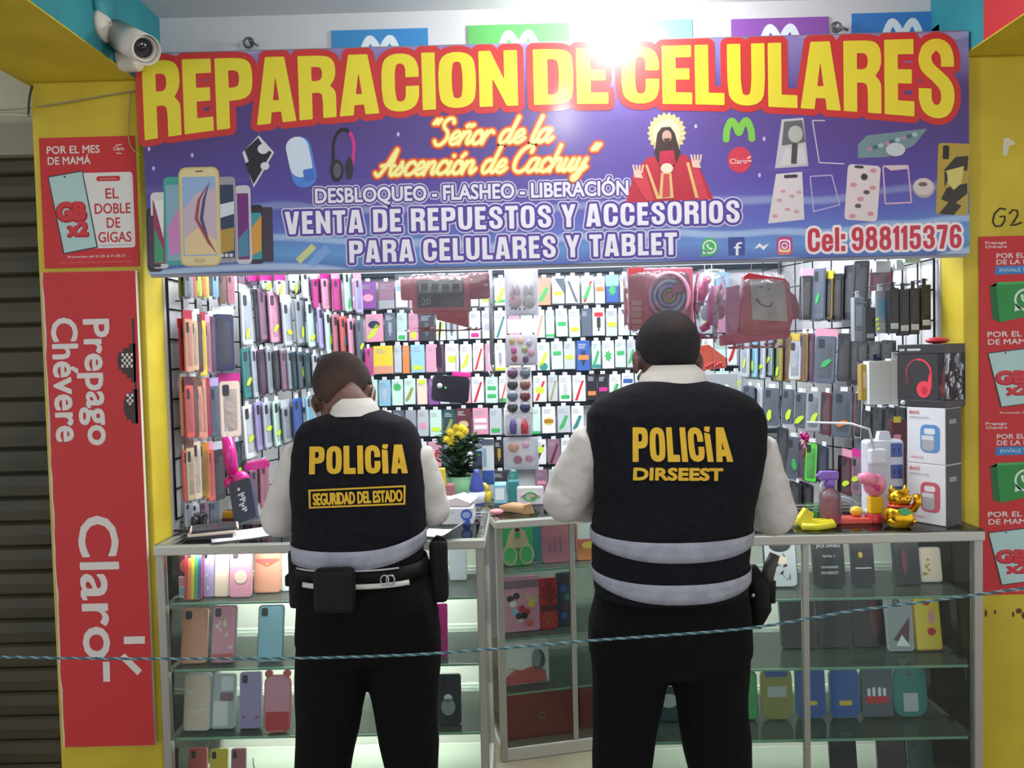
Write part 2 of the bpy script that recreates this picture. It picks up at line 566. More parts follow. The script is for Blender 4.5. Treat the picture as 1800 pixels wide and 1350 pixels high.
def sdf_letters(layout, place, step, levels, pad, stroke_r=0.0):
    """sample the distance field of the placed lettering. place maps (u, v) to (x, z).
    levels: [(distance, depth, material)], returns [(verts2d, faces)] per level"""
    items = []
    for kind, data in layout:
        if kind == 'segs':
            A = np.array([place(*a) for a, b in data])
            Bq = np.array([place(*b) for a, b in data])
        else:
            aa, bb = [], []
            for c in data:
                q = [place(*p) for p in c]
                m = len(q)
                rng = range(m) if kind == 'fill' else range(m - 1)
                for i in rng:
                    aa.append(q[i])
                    bb.append(q[(i + 1) % m])
            A, Bq = np.array(aa), np.array(bb)
        items.append((kind, A, Bq))
    allp = np.concatenate([i[1] for i in items] + [i[2] for i in items])
    x0, z0 = allp.min(0) - pad
    x1, z1 = allp.max(0) + pad
    nx, nz = int((x1 - x0) / step) + 2, int((z1 - z0) / step) + 2
    D = np.full((nz, nx), 1e3)
    for kind, A, Bq in items:
        i0 = max(int((min(A[:, 0].min(), Bq[:, 0].min()) - pad - x0) / step), 0)
        i1 = min(int((max(A[:, 0].max(), Bq[:, 0].max()) + pad - x0) / step) + 2, nx)
        CH = 160
        for s in range(i0, i1, CH):
            e = min(s + CH, i1)
            gx, gz = np.meshgrid(x0 + np.arange(s, e) * step, z0 + np.arange(nz) * step)
            near = (np.maximum(A[:, 0], Bq[:, 0]) > gx.min() - pad * 1.5) & (np.minimum(A[:, 0], Bq[:, 0]) < gx.max() + pad * 1.5)
            best = np.full(gx.shape, 1e3)
            ins = np.zeros(gx.shape, bool)
            for a, b, nr in zip(A, Bq, near):
                if kind != 'stroke':
                    # crossings of a ray going up: only segments over this column matter
                    if max(a[0], b[0]) > gx.min() and min(a[0], b[0]) < gx.max() and a[0] != b[0]:
                        cond = (a[0] > gx) != (b[0] > gx)
                        zc = a[1] + (gx - a[0]) * (b[1] - a[1]) / (b[0] - a[0])
                        ins ^= cond & (zc > gz)
                if nr:
                    d = b - a
                    L = d @ d
                    t = np.clip(((gx - a[0]) * d[0] + (gz - a[1]) * d[1]) / (L if L > 0 else 1), 0, 1)
                    best = np.minimum(best, (gx - a[0] - t * d[0]) ** 2 + (gz - a[1] - t * d[1]) ** 2)
            best = np.sqrt(best)
            if kind == 'stroke':
                best = best - stroke_r
            else:
                best = np.where(ins, -best, best)
            D[:, s:e] = np.minimum(D[:, s:e], best)
    out = []
    for lev in levels:
        out.append(_march(D - lev, x0, z0, step))
    return out


def _march(D, x0, z0, st):
    nz, nx = D.shape
    ins = D < 0
    full = ins[:-1, :-1] & ins[1:, :-1] & ins[:-1, 1:] & ins[1:, 1:]
    anyi = ins[:-1, :-1] | ins[1:, :-1] | ins[:-1, 1:] | ins[1:, 1:]
    V, F = [], []
    def quad(a, b, c, d):
        n = len(V)
        V.extend((a, b, c, d))
        F.append((n, n + 1, n + 2, n + 3))
    for j in range(nz - 1):
        row = full[j]
        if row.any():
            d = np.diff(np.concatenate(([0], row.astype(np.int8), [0])))
            for s, e in zip(np.where(d == 1)[0], np.where(d == -1)[0]):
                quad((x0 + s * st, z0 + j * st), (x0 + e * st, z0 + j * st), (x0 + e * st, z0 + (j + 1) * st), (x0 + s * st, z0 + (j + 1) * st))
    for j, i in zip(*np.where(anyi & ~full)):
        c = [(i, j), (i + 1, j), (i + 1, j + 1), (i, j + 1)]
        v = [D[q[1], q[0]] for q in c]
        poly = []
        for k in range(4):
            a, b = c[k], c[(k + 1) % 4]
            va, vb = v[k], v[(k + 1) % 4]
            if va < 0:
                poly.append(a)
            if (va < 0) != (vb < 0):
                t = va / (va - vb)
                poly.append((a[0] + (b[0] - a[0]) * t, a[1] + (b[1] - a[1]) * t))
        if len(poly) >= 3:
            n = len(V)
            V.extend((x0 + p[0] * st, z0 + p[1] * st) for p in poly)
            F.append(tuple(range(n, n + len(poly))))
    return V, F


def put_letters(mbs, layout, place, step, levels, stroke_r=0.0, mtx=None):
    """levels: [(mesh builder, distance, depth y, material)]"""
    pad = max(l[1] for l in levels) + stroke_r + 3 * step
    res = sdf_letters(layout, place, step, [l[1] for l in levels], pad, stroke_r)
    for (mb, _d, y, mat), (V, F) in zip(levels, res):
        mb.add([(a, y, b) for a, b in V], F, mat, False, mtx)
# ------------------------------------------------------------------ the setting
YELLOW = Mnoise('yellow_paint', (192, 168, 38), (208, 186, 50), 5, 0.55, bump=0.08, bscale=30)
TURQ = Mnoise('turquoise_paint', (38, 128, 140), (48, 142, 152), 6, 0.55)
WALLW = Mnoise('white_paint', (206, 207, 210), (210, 211, 214), 5, 0.7)
REDP = M((196, 44, 52), 0.6)
CX0, CX1 = -1.505, -1.172       # left column
RX0, RX1 = 1.396, 2.05          # right column
CY0, CY1 = 2.42, 2.55
ZC = 2.71                       # ceiling
ZB = 2.445                      # underside of the beams

def slab(name, a, b, mat, bev=0.0):
    return struct(MB().box(a, b, mat, bev).build(name))

floor_m = Mnoise('floor_tiles', (150, 142, 120), (166, 158, 134), 4, 0.35)
slab('floor', (-4.5, -3, -0.1), (4.5, 4.3, 0), floor_m)
slab('ceiling', (-4.5, -3, ZC), (4.5, 2.75, ZC + 0.1), WALLW)
slab('wall_left', (-1.29, CY1, 0), (CX1, 4.25, 2.6), WALLW)
slab('wall_right', (RX0, CY1, 0), (1.52, 4.25, 2.6), WALLW)
slab('wall_back', (-1.29, 4.12, 0), (1.52, 4.25, 2.6), WALLW)
slab('wall_lintel', (CX1, 2.6, 2.05), (RX0, 2.66, ZC), WALLW)
slab('ceiling_stall', (-1.29, 2.66, 2.5), (1.52, 4.25, 2.6), WALLW)
slab('wall_neighbour_right', (RX1 - .01, CY1, 0), (4.5, 2.65, ZC), YELLOW)
slab('wall_column_left', (CX0, CY0, 0), (CX1, CY1, ZB), YELLOW, 0.006)
slab('wall_column_right', (RX0, CY0, 0), (RX1, CY1, ZB), YELLOW, 0.006)

# beams that run from the columns out over the walkway: turquoise sides, yellow underside
def beam(name, x0, x1, inner, red=False):
    mb = MB()
    mb.box((x0, 0.2, ZB + 0.004), (x1, 2.6, ZC), TURQ)
    mb.box((x0 - 0.001, 0.2, ZB), (x1 + 0.001, 2.6, ZB + 0.004), YELLOW)
    if red:
        mb.box((inner - 0.001, 0.2, ZB + 0.004), (inner + 0.002, 2.31, ZC), REDP)
    return struct(mb.build(name))

beam('ceiling_beam_left', CX0 - 0.02, CX1, CX1)
beam('ceiling_beam_right', RX0, RX1, RX0, True)

# the neighbour's roller shutter behind the left column, with its lintel
sh_m = Mnoise('shutter_slats', (48, 48, 33), (76, 66, 44), 3.5, 0.55, 0.3, 0.75, bump=0.1, bscale=15)
mb = MB()
z, k = 0.0, 0
while z < 2.33:
    mb.prism([(-0.0, z + 0.002), (-0.010, z + 0.010), (-0.014, z + 0.045), (-0.010, z + 0.080), (0.0, z + 0.088)], -3.4, -1.48, sh_m,
             Matrix(((0, 1, 0, 0), (1, 0, 0, 2.78), (0, 0, 1, 0), (0, 0, 0, 1))))
    mb.box((-3.4, 2.785, z), (-1.48, 2.80, z + 0.09), M((28, 28, 20), 0.8))
    z += 0.09
sh = tag(mb.build('roller_shutter'), 'closed dusty brown roller shutter left of the yellow column', 'shutter')
slab('wall_shutter_lintel', (-4.4, 2.72, 2.34), (-1.30, 2.9, ZC), Mnoise('beige_paint', (190, 184, 156), (206, 200, 172), 4, 0.7))
slab('wall_beside_shutter', (-1.49, CY1, 0), (-1.29, 2.9, 2.6), YELLOW)
slab('trim_shutter_guide', (-4.4, 2.70, 2.30), (-1.49, 2.74, 2.41), M((150, 146, 128), 0.6))

# loose cables at the head of the left column
cab = M((150, 140, 118), 0.6)
def cable(name, pts, r, mat, label):
    P3 = []
    for i in range(len(pts) - 1):
        a, b = Vector(pts[i]), Vector(pts[i + 1])
        for k in range(4):
            P3.append(a.lerp(b, k / 4))
    P3.append(Vector(pts[-1]))
    for _ in range(3):
        P3 = [P3[0]] + [(P3[i - 1] + P3[i] * 2 + P3[i + 1]) / 4 for i in range(1, len(P3) - 1)] + [P3[-1]]
    return tag(MB().tube(P3, r, mat, 6).build(name), label, 'cable')

cable('wall_cable', [P(-60, 196, 2.6), P(20, 193, 2.6), P(52, 190, 2.41), P(120, 180, 2.41), P(200, 165, 2.41), P(238, 160, 2.41)], 0.0022, cab,
      'thin cable slung across the head of the yellow column')
cable('wall_cable', [P(230, 163, 2.41), P(226, 200, 2.41), P(225, 245, 2.405), P(232, 262, 2.405), P(246, 272, 2.37)], 0.0022, M((170, 160, 90), .6),
      'loose yellowish cable dropping beside the large sign to the red poster')
cable('wall_cable', [P(-60, 205, 2.65), P(15, 200, 2.65), P(50, 203, 2.6)], 0.006, M((196, 190, 168), .6),
      'pale bundled cable above the brown roller shutter')
cable('wall_cable', [P(57, 150, 2.40), P(51, 172, 2.40), P(50, 200, 2.41)], 0.0035, M((60, 58, 50), .6),
      'short dark cable curling round the top corner of the yellow column')

# coloured panels on the wall above the sign; each carries the top of a white wavy mark
WAVE_M = M((225, 235, 240), 0.6)
def wave_mark(mb, cx, z0, w, h, y, mat, r=.012):
    """a rounded letter-like wave: two humps with outward feet"""
    pts = _spline([(-.5, .0), (-.46, .5), (-.30, .92), (-.13, .72), (0, .32), (.13, .72), (.30, .92), (.46, .5), (.5, .0)])
    put_letters(None, [('stroke', [pts])], lambda u, v: (cx + u * w, z0 + v * h), .0015, [(mb, 0.0, y, mat)], r)

for (a, b, ytop, c, nm) in ((583, 752, 52, (62, 140, 200), 'blue panel with white wave mark at the left above the sign'),
                            (822, 1000, 43, (96, 176, 96), 'green panel with white wave mark above the sign'),
                            (1061, 1216, 36, (120, 178, 214), 'pale blue panel above the sign, right below the glaring bulb'),
                            (1285, 1456, 32, (140, 84, 170), 'purple panel with white wave mark above the sign'),
                            (1497, 1674, 22, (58, 126, 196), 'blue panel with white wave mark at the right above the sign')):
    p0, p1 = P(a, ytop, 2.597), P(b, ytop, 2.597)
    mb = MB()
    zt = (p0.z + p1.z) / 2
    mb.box((p0.x, 2.594, zt - 0.30), (p1.x, 2.599, zt), M(c, 0.5))
    wave_mark(mb, (p0.x + p1.x) / 2, zt - 0.115, 0.12, 0.09, 2.5935, WAVE_M)
    tag(mb.build('wall_panel'), nm, 'panel', 'coloured panels above the sign')

# small metal hooks / wire ends above the sign
for (px, py, lab) in ((437, 75, 'small metal wire loop above the left end of the sign'), (1470, 48, 'small metal wire loop above the right end of the sign')):
    c = P(px, py, 2.57)
    mb = MB()
    mb.tube([c + Vector((0.016 * math.cos(t * .7), 0, 0.016 * math.sin(t * .7))) for t in range(9)], 0.004, M((110, 110, 108), .5, .6), 6, True)
    mb.tube([c + Vector((0, 0.03, 0)), c + Vector((0.01, -0.005, 0)), c + Vector((0.035, -0.01, -0.015))], 0.004, M((110, 110, 108), .5, .6), 6)
    mb.tube([c + Vector((0, 0.03, 0)), c + Vector((0, 0, 0.014))], 0.003, M((110, 110, 108), .5, .6), 6)
    tag(mb.build('wire_loop'), lab, 'hook')

# bare bulb on the ceiling right above the sign
lc = P(1088, 14, 2.31)
lamp = thing('ceiling_bulb', 'glaring white bulb on the ceiling above the sign', 'lamp', (lc.x, lc.y, ZC))
MB().lathe([(0.05, -0.03), (0.055, -0.012), (0.055, 0.0)], M(WHITE, .4), 20).build('base', lamp)
MB().lathe([(0.0, -0.125), (0.02, -0.122), (0.034, -0.108), (0.038, -0.088), (0.032, -0.062), (0.018, -0.04), (0.016, -0.03)], Memit((255, 255, 255), 60), 20).build('bulb', lamp)
point('ceiling_bulb_light', (lc.x, lc.y - 0.01, ZC - 0.17), 13, 0.04, (0.97, 1.0, 0.98))
# the walkway bulb that mirrors in the sign
lamp2 = thing('ceiling_bulb', 'white ceiling bulb over the walkway in front of the stall', 'lamp', (0.213, 1.47, ZC))
MB().lathe([(0.05, -0.03), (0.055, -0.012), (0.055, 0.0)], M(WHITE, .4), 20).build('base', lamp2)
MB().lathe([(0.0, -0.125), (0.02, -0.122), (0.034, -0.108), (0.038, -0.088), (0.032, -0.062), (0.018, -0.04), (0.016, -0.03)], Memit((255, 255, 255), 40), 20).build('bulb', lamp2)
point('walkway_bulb_light', (0.213, 1.47, ZC - 0.17), 11, 0.05, (1.0, 0.99, 0.96))
# ------------------------------------------------------------------ the large sign
SY = 2.372
def S(px, py, Y=SY):
    p = P(px, py, Y)
    return p.x, p.z

a, b, c, d = S(246, 97), S(1706, 53), S(1701, 446), S(262, 482)
SX0, SX1 = (a[0] + d[0]) / 2, (b[0] + c[0]) / 2
SZ0, SZ1 = (c[1] + d[1]) / 2, (a[1] + b[1]) / 2

def sign_material():
    m = bpy.data.materials.new('printed_vinyl')
    m.use_nodes = True
    nt = m.node_tree
    L = nt.links
    b = nt.nodes['Principled BSDF']
    b.inputs['Roughness'].default_value = 0.55
    b.inputs['Coat Weight'].default_value = 0.35
    b.inputs['Coat Roughness'].default_value = 0.22
    tc = nt.nodes.new('ShaderNodeTexCoord')
    sp = nt.nodes.new('ShaderNodeSeparateXYZ')
    L.new(tc.outputs['Object'], sp.inputs[0])
    def mapr(src, a, b):
        n = nt.nodes.new('ShaderNodeMapRange')
        n.inputs['From Min'].default_value, n.inputs['From Max'].default_value = a, b
        L.new(src, n.inputs['Value'])
        return n.outputs[0]
    def ramp(src, stops):
        r = nt.nodes.new('ShaderNodeValToRGB')
        e = r.color_ramp.elements
        e[0].position, e[0].color = stops[0][0], lin(stops[0][1])
        e[1].position, e[1].color = stops[-1][0], lin(stops[-1][1])
        for p_, c_ in stops[1:-1]:
            q = e.new(p_)
            q.color = lin(c_)
        L.new(src, r.inputs[0])
        return r.outputs[0]
    H = SZ1 - SZ0
    wob = nt.nodes.new('ShaderNodeTexNoise')
    wob.inputs['Scale'].default_value = 1.6
    L.new(tc.outputs['Object'], wob.inputs['Vector'])
    ad = nt.nodes.new('ShaderNodeMath')
    ad.operation = 'MULTIPLY_ADD'
    ad.inputs[1].default_value = 0.16
    L.new(wob.outputs['Fac'], ad.inputs[0])
    L.new(sp.outputs['Z'], ad.inputs[2])
    v = mapr(ad.outputs[0], -H / 2 + .08, H / 2 + .08)
    base = ramp(v, [(0.0, (66, 92, 166)), (0.08, (92, 156, 210)), (0.2, (84, 104, 186)), (0.36, (78, 64, 150)), (0.6, (74, 56, 120)), (0.78, (76, 60, 122)), (0.97, (140, 130, 184))])
    # violet glow printed in the middle band
    gx = mapr(sp.outputs['X'], -SX1, SX1)
    midr = ramp(gx, [(0.0, (0, 0, 0)), (0.45, (110, 110, 110)), (0.62, (150, 150, 150)), (1.0, (0, 0, 0))])
    mx = nt.nodes.new('ShaderNodeMix')
    mx.data_type = 'RGBA'
    L.new(midr, mx.inputs['Factor'])
    L.new(base, mx.inputs['A'])
    mx.inputs['B'].default_value = lin((126, 100, 200))
    # pale swirling lines
    wv = nt.nodes.new('ShaderNodeTexWave')
    wv.wave_type = 'BANDS'
    wv.bands_direction = 'Z'
    wv.inputs['Scale'].default_value = 3.2
    wv.inputs['Distortion'].default_value = 5.0
    wv.inputs['Detail'].default_value = 1.0
    wv.inputs['Detail Scale'].default_value = 0.6
    L.new(tc.outputs['Object'], wv.inputs['Vector'])
    wr = ramp(wv.outputs['Fac'], [(0.80, (0, 0, 0)), (0.98, (210, 210, 210))])
    vr = ramp(v, [(0.0, (255, 255, 255)), (0.22, (210, 210, 210)), (0.42, (0, 0, 0)), (0.9, (0, 0, 0)), (1.0, (190, 190, 190))])
    ml = nt.nodes.new('ShaderNodeMix')
    ml.data_type = 'RGBA'
    ml.blend_type = 'MULTIPLY'
    ml.inputs['Factor'].default_value = 1
    L.new(wr, ml.inputs['A'])
    L.new(vr, ml.inputs['B'])
    m2 = nt.nodes.new('ShaderNodeMix')
    m2.data_type = 'RGBA'
    L.new(ml.outputs['Result'], m2.inputs['Factor'])
    L.new(mx.outputs['Result'], m2.inputs['A'])
    m2.inputs['B'].default_value = lin((196, 220, 240))
    L.new(m2.outputs['Result'], b.inputs['Base Color'])
    return m

cxs, czs = (SX0 + SX1) / 2, (SZ0 + SZ1) / 2
sign = thing('shop_sign', 'wide purple printed sign with big yellow headline hung across the stall', 'sign', (cxs, SY, czs))
hw, hh = (SX1 - SX0) / 2, (SZ1 - SZ0) / 2
MB().box((-hw, 0.0, -hh), (hw, 0.012, hh), sign_material()).build('printed_panel', sign)
fr = MB()
fm = M((150, 150, 160), .4, .6)
for zz in (-hh, hh):
    fr.box((-hw, 0.012, zz - 0.008), (hw, 0.03, zz + 0.008), fm)
fr.build('frame', sign)
SM = Matrix.Translation((-cxs, -SY, -czs))

PR = dict(rough=0.5, coat=0.35)
def ink(c):
    return M(c, 0.5, 0, 0.3)

YEL, RED_ = ink((228, 214, 54)), ink((198, 50, 50))
PX = SY / FPX                   # metres per photo pixel on the sign
# headline, its foot arched upward in the middle
ztop = S(960, 88)[1]
mbo, mbf = MB(), MB()
for s_, pa, pb in (('REPARACION', 250, 907), ('DE', 938, 1066), ('CELULARES', 1093, 1676)):
    lay, ww = block_layout(s_, .075)
    xa, xb = S(pa, 100)[0], S(pb, 75)[0]
    def arch(u, v):
        x = xa + (xb - xa) * u / ww
        zb = S(960, 183)[1] - 0.078 * ((x - 0.085) / 1.24) ** 2
        return x, zb + v * (ztop - zb)
    put_letters(None, lay, arch, 1.3 * PX, [(mbo, 12.5 * PX, SY - .0006, RED_), (mbf, 1.2 * PX, SY - .0012, YEL)], mtx=SM)
mbo.build('headline_outline', sign)
mbf.build('headline_lettering', sign)

def line_place(ww, px0, py0, px1, hpx):
    x0, z0 = S(px0, py0)
    x1, _ = S(px1, py0 - (px1 - px0) * 0.0245)
    return lambda u, v: (x0 + (x1 - x0) * u / ww, z0 + v * hpx * PX)

# the name line in slanted brush script
mb = MB()
for s_, x0_, y0_, x1_, h_ in (('\u201cSe\u00f1or de la', 750, 255, 966, 44), ('Ascenci\u00f3n de Cachuy\u201d', 662, 309, 1040, 44)):
    lay, ww = script_layout(s_)
    put_letters(None, lay, line_place(ww, x0_, y0_, x1_, h_), 0.8 * PX,
                [(mb, 4.6 * PX, SY - .0006, ink((208, 66, 50))), (mb, 1.6 * PX, SY - .001, ink((236, 170, 60))), (mb, -0.3 * PX, SY - .0014, ink((250, 242, 160)))], 3.1 * PX, SM)
mb.build('name_lettering', sign)

mb = MB()
lay, ww = font_layout('DESBLOQUEO - FLASHEO - LIBERACI\u00d3N')
put_letters(None, lay, line_place(ww, 555, 357, 1104, 26), 0.8 * PX,
            [(mb, 5.5 * PX, SY - .0004, ink((206, 200, 226))), (mb, 3.6 * PX, SY - .0008, ink((80, 62, 140))), (mb, 0.9 * PX, SY - .0012, ink((226, 222, 236)))], 0, SM)
for s_, x0_, y0_, x1_, h_ in (('VENTA DE REPUESTOS Y ACCESORIOS', 502, 412, 1300, 39), ('PARA CELULARES Y TABLET', 615, 462, 1190, 38)):
    lay, ww = block_layout(s_, .13, .32)
    put_letters(None, lay, line_place(ww, x0_, y0_, x1_, h_), 0.9 * PX,
                [(mb, 6.4 * PX, SY - .0004, ink((214, 210, 226))), (mb, 4.4 * PX, SY - .0008, ink((84, 62, 156))), (mb, 0.2 * PX, SY - .0012, ink((234, 232, 242)))], 0, SM)
mb.build('service_lettering', sign)
mb = MB()
lay, ww = block_layout('Cel: 988115376', .10, .22)
put_letters(None, lay, line_place(ww, 1420, 443, 1690, 41), 0.9 * PX,
            [(mb, 4.6 * PX, SY - .0004, ink((238, 228, 232))), (mb, 0.2 * PX, SY - .0008, ink((196, 46, 66)))], 0, SM)
mb.build('phone_number_lettering', sign)

def sline(mb, s, px0, py0, px1, hpx, layer, mat, offset):
    x0, z0 = S(px0, py0)
    x1, _ = S(px1, py0 - (px1 - px0) * 0.0245)
    letter(mb, s, x0, x1, z0, hpx * PX, SY - 0.0004 * layer, mat, 0.0, mtx=SM)


_CNT = [0]
def face(mb, pts, layer, mat):
    """flat printed shape from pixel outline"""
    _CNT[0] += 1
    layer += _CNT[0] * .0016
    q = [S(*p) for p in pts]
    n = len(q)
    a2 = sum(q[i][0] * q[(i + 1) % n][1] - q[(i + 1) % n][0] * q[i][1] for i in range(n))
    if a2 < 0:
        q = q[::-1]
    mb.add([(x, SY - 0.0004 * layer, z) for x, z in q], [tuple(range(n))], mat, False, SM)

def rr(x0, y0, x1, y1, r, tilt=0.0, skew=0.0):
    """rounded rectangle in pixels, turned by tilt degrees"""
    cx, cy = (x0 + x1) / 2, (y0 + y1) / 2
    out = []
    for x, y in rrect(x0, y0, x1, y1, r, 4):
        x += skew * (y - cy)
        dx, dy = x - cx, y - cy
        out.append((cx + dx * math.cos(R(tilt)) - dy * math.sin(R(tilt)), cy + dx * math.sin(R(tilt)) + dy * math.cos(R(tilt))))
    return out

# printed picture: a row of phones
mb = MB()
def printed_phone(x0, y0, x1, y1, body, screen, layer, r=8, tilt=-1.5, b0=8, b1=14):
    face(mb, rr(x0, y0, x1, y1, r, tilt), layer, ink(body))
    face(mb, rr(x0 + 4, y0 + b1, x1 - 4, y1 - b0, 1, tilt), layer + 1, ink(screen))
printed_phone(258, 365, 286, 478, (36, 34, 44), (60, 50, 70), 1)
printed_phone(266, 338, 296, 472, (214, 210, 214), (150, 50, 90), 1)
face(mb, [(270, 352), (288, 352), (288, 420)], 3, ink((226, 226, 228)))
face(mb, [(272, 400), (288, 440), (288, 462), (272, 462)], 3, ink((60, 150, 110)))
printed_phone(289, 311, 334, 466, (60, 160, 150), (130, 170, 190), 3)
face(mb, [(296, 400), (318, 360), (326, 440), (300, 450)], 5, ink((200, 130, 190)))
printed_phone(436, 360, 464, 464, (40, 36, 50), (60, 150, 160), 1)
face(mb, [(443, 400), (460, 378), (460, 440), (443, 450)], 3, ink((210, 150, 60)))
face(mb, rr(462, 364, 480, 460, 3, -1.5), 1, ink((60, 50, 66)))
printed_phone(414, 326, 442, 464, (200, 196, 206), (112, 40, 120), 3)
face(mb, [(420, 420), (436, 400), (438, 450), (420, 452)], 5, ink((70, 130, 160)))
printed_phone(380, 311, 416, 462, (150, 150, 158), (40, 60, 90), 5)
face(mb, [(386, 360), (412, 354), (412, 376), (386, 384)], 7, ink((210, 216, 226)))
face(mb, [(386, 405), (412, 400), (412, 440), (386, 446)], 7, ink((176, 140, 60)))
for i in range(3):
    face(mb, rr(388 + i * 8, 446, 394 + i * 8, 452, 1), 8, ink((210, 210, 210)))
face(mb, rr(316, 294, 388, 468, 13, -1.5), 7, ink((206, 186, 120)))
face(mb, rr(319, 297, 385, 465, 11, -1.5), 8, ink((222, 206, 156)))
face(mb, rr(322, 311, 381, 450, 2, -1.5), 9, ink((146, 176, 214)))
face(mb, [(323, 370), (345, 340), (381, 330), (383, 445), (326, 449)], 10, ink((196, 176, 190)))
face(mb, [(325, 420), (350, 400), (383, 425), (384, 447), (326, 449)], 10.5, ink((222, 196, 150)))
for sgn, col_ in ((0, (70, 70, 120)), (9, (150, 70, 80))):
    face(mb, [(369, 320), (357 - sgn, 352), (352 - sgn, 385), (366, 428), (383, 447), (368, 420), (358 - sgn, 385), (362 - sgn, 352)], 11, ink(col_))
face(mb, rr(344, 300, 358, 303, 1, -1.5), 10, ink((120, 110, 90)))
face(mb, rr(342, 455, 362, 462, 3, -1.5), 10, ink((200, 180, 120)))
mb.build('printed_phone_row', sign)

# printed accessories on the left: dark cases, blue earphone case, headphones, pair of boxes
mb = MB()
W_ = ink((214, 214, 220))
face(mb, [(426, 268), (455, 238), (482, 268), (446, 330)], 1, W_)
face(mb, [(430, 264), (454, 242), (466, 262), (438, 285)], 2, ink((40, 38, 46)))
face(mb, [(431, 288), (468, 262), (478, 268), (446, 324)], 3, ink((36, 34, 42)))
face(mb, circ(463, 262, 10, 9, 14), 4, W_)
face(mb, circ(466, 292, 8, 7, 12), 4, W_)
face(mb, rr(508, 240, 552, 330, 20, -12), 1, ink((80, 130, 210)))
face(mb, rr(506, 240, 546, 312, 19, -12), 2, ink((206, 220, 236)))
face(mb, rr(534, 297, 552, 318, 3, -12), 3, ink((70, 110, 200)))
# headphones
arc_o = circ(604, 262, 21, 38, 22, 180, 360)
arc_i = circ(604, 264, 16, 33, 22, 360, 180)
face(mb, [(x, y) for x, y in arc_o] + [(x, y) for x, y in arc_i], 1, ink((30, 28, 34)))
arc_o = circ(605, 262, 21, 38, 12, 300, 360)
arc_i = circ(605, 264, 15, 33, 12, 360, 300)
face(mb, arc_o + arc_i, 2, ink((200, 50, 140)))
face(mb, [(582.8, 260), (588.2, 260), (589, 296), (583, 296)], 1, ink((30, 28, 34)))
face(mb, [(619.8, 260), (625.8, 260), (622, 292), (616, 292)], 2, ink((200, 50, 140)))
face(mb, circ(592, 300, 12, 20, 18), 3, ink((34, 32, 40)))
face(mb, circ(614, 296, 7, 20, 18), 3, ink((44, 40, 50)))
face(mb, circ(593, 300, 7, 13, 16), 4, ink((90, 84, 100)))
mb.build('printed_accessories', sign)
mb = MB()
face(mb, [(520, 455), (548, 428), (556, 436), (528, 464)], 1, ink((200, 206, 140)))
face(mb, [(540, 462), (572, 430), (582, 442), (552, 470)], 1, ink((120, 160, 220)))
mb.build('printed_cartons', sign)

# printed saint in a red robe with a rayed halo
mb = MB()
for k in range(22):
    t = 2 * PI * k / 22
    u = t + 0.11
    face(mb, [(1172, 234), (1172 + 35 * math.cos(t), 234 + 37 * math.sin(t)), (1172 + 30 * math.cos(u), 234 + 32 * math.sin(u))], 1, ink((224, 206, 150)))
    face(mb, [(1172, 234), (1172 + 30 * math.cos(u), 234 + 32 * math.sin(u)), (1172 + 35 * math.cos(t + .2856), 234 + 37 * math.sin(t + .2856))], 1, ink((208, 188, 132)))
face(mb, circ(1172, 236, 24, 26, 20), 2, ink((226, 214, 176)))
face(mb, [(1100, 356), (1116, 300), (1140, 276), (1205, 272), (1232, 300), (1254, 350)], 2, ink((186, 40, 62)))
face(mb, [(1150, 272), (1155, 235), (1163, 224), (1178, 223), (1186, 234), (1196, 270), (1186, 292), (1160, 294)], 3, ink((62, 40, 40)))
face(mb, circ(1172, 240, 8.5, 11, 16), 4, ink((196, 158, 140)))
face(mb, [(1166, 244), (1178, 243), (1175, 254), (1170, 254)], 5, ink((70, 44, 42)))
face(mb, [(1160, 266), (1184, 264), (1188, 290), (1158, 290)], 4, ink((190, 34, 70)))
face(mb, circ(1172, 296, 11, 9, 14), 5, ink((230, 214, 190)))
face(mb, [(1110, 310), (1130, 294), (1150, 352), (1136, 354)], 4, ink((206, 60, 78)))
face(mb, [(1214, 292), (1228, 296), (1246, 350), (1228, 352)], 4, ink((206, 60, 78)))
for q in ([(1134, 290), (1138, 290), (1160, 350), (1154, 350)], [(1206, 286), (1211, 286), (1228, 348), (1222, 348)], [(1162, 304), (1180, 304), (1184, 348), (1158, 350)]):
    face(mb, q, 5, ink((222, 186, 120)))
face(mb, [(1166, 306), (1176, 306), (1178, 346), (1164, 348)], 6, ink((200, 70, 80)))
for sx, bx, by in ((1, 1122, 304), (-1, 1224, 286)):       # raised open hands
    face(mb, [(bx - 7, by + 8), (bx - 9, by - 2), (bx + 3, by - 6), (bx + 8, by + 10)], 6, ink((226, 194, 176)))
    for f_ in range(4):
        fx = bx - 8 + f_ * 4
        face(mb, [(fx, by), (fx - 3 + f_ * 2, by - 14), (fx + f_ * 2, by - 14), (fx + 3.2, by)], 6, ink((226, 194, 176)))
mb.build('printed_saint', sign)

# printed phone cases on the right
mb = MB()
def open_frame(pts, layer, col, t=2.2):
    for i in range(len(pts) - 1):
        (x0, y0), (x1, y1) = pts[i], pts[i + 1]
        d_ = math.hypot(x1 - x0, y1 - y0)
        nx, ny = -(y1 - y0) / d_ * t / 2, (x1 - x0) / d_ * t / 2
        face(mb, [(x0 + nx, y0 + ny), (x1 + nx, y1 + ny), (x1 - nx, y1 - ny), (x0 - nx, y0 - ny)], layer, ink(col))
def printed_case(pts, col, layer):
    face(mb, pts, layer, ink(col))
printed_case([(1374, 210), (1412, 207), (1421, 292), (1362, 296)], (190, 190, 198), 1)
printed_case([(1378, 214), (1410, 211), (1416, 250), (1374, 256)], (96, 100, 104), 2)
printed_case(circ(1398, 236, 13, 15, 16), (176, 180, 174), 3)
printed_case([(1380, 262), (1412, 258), (1418, 288), (1370, 292)], (206, 202, 206), 3)
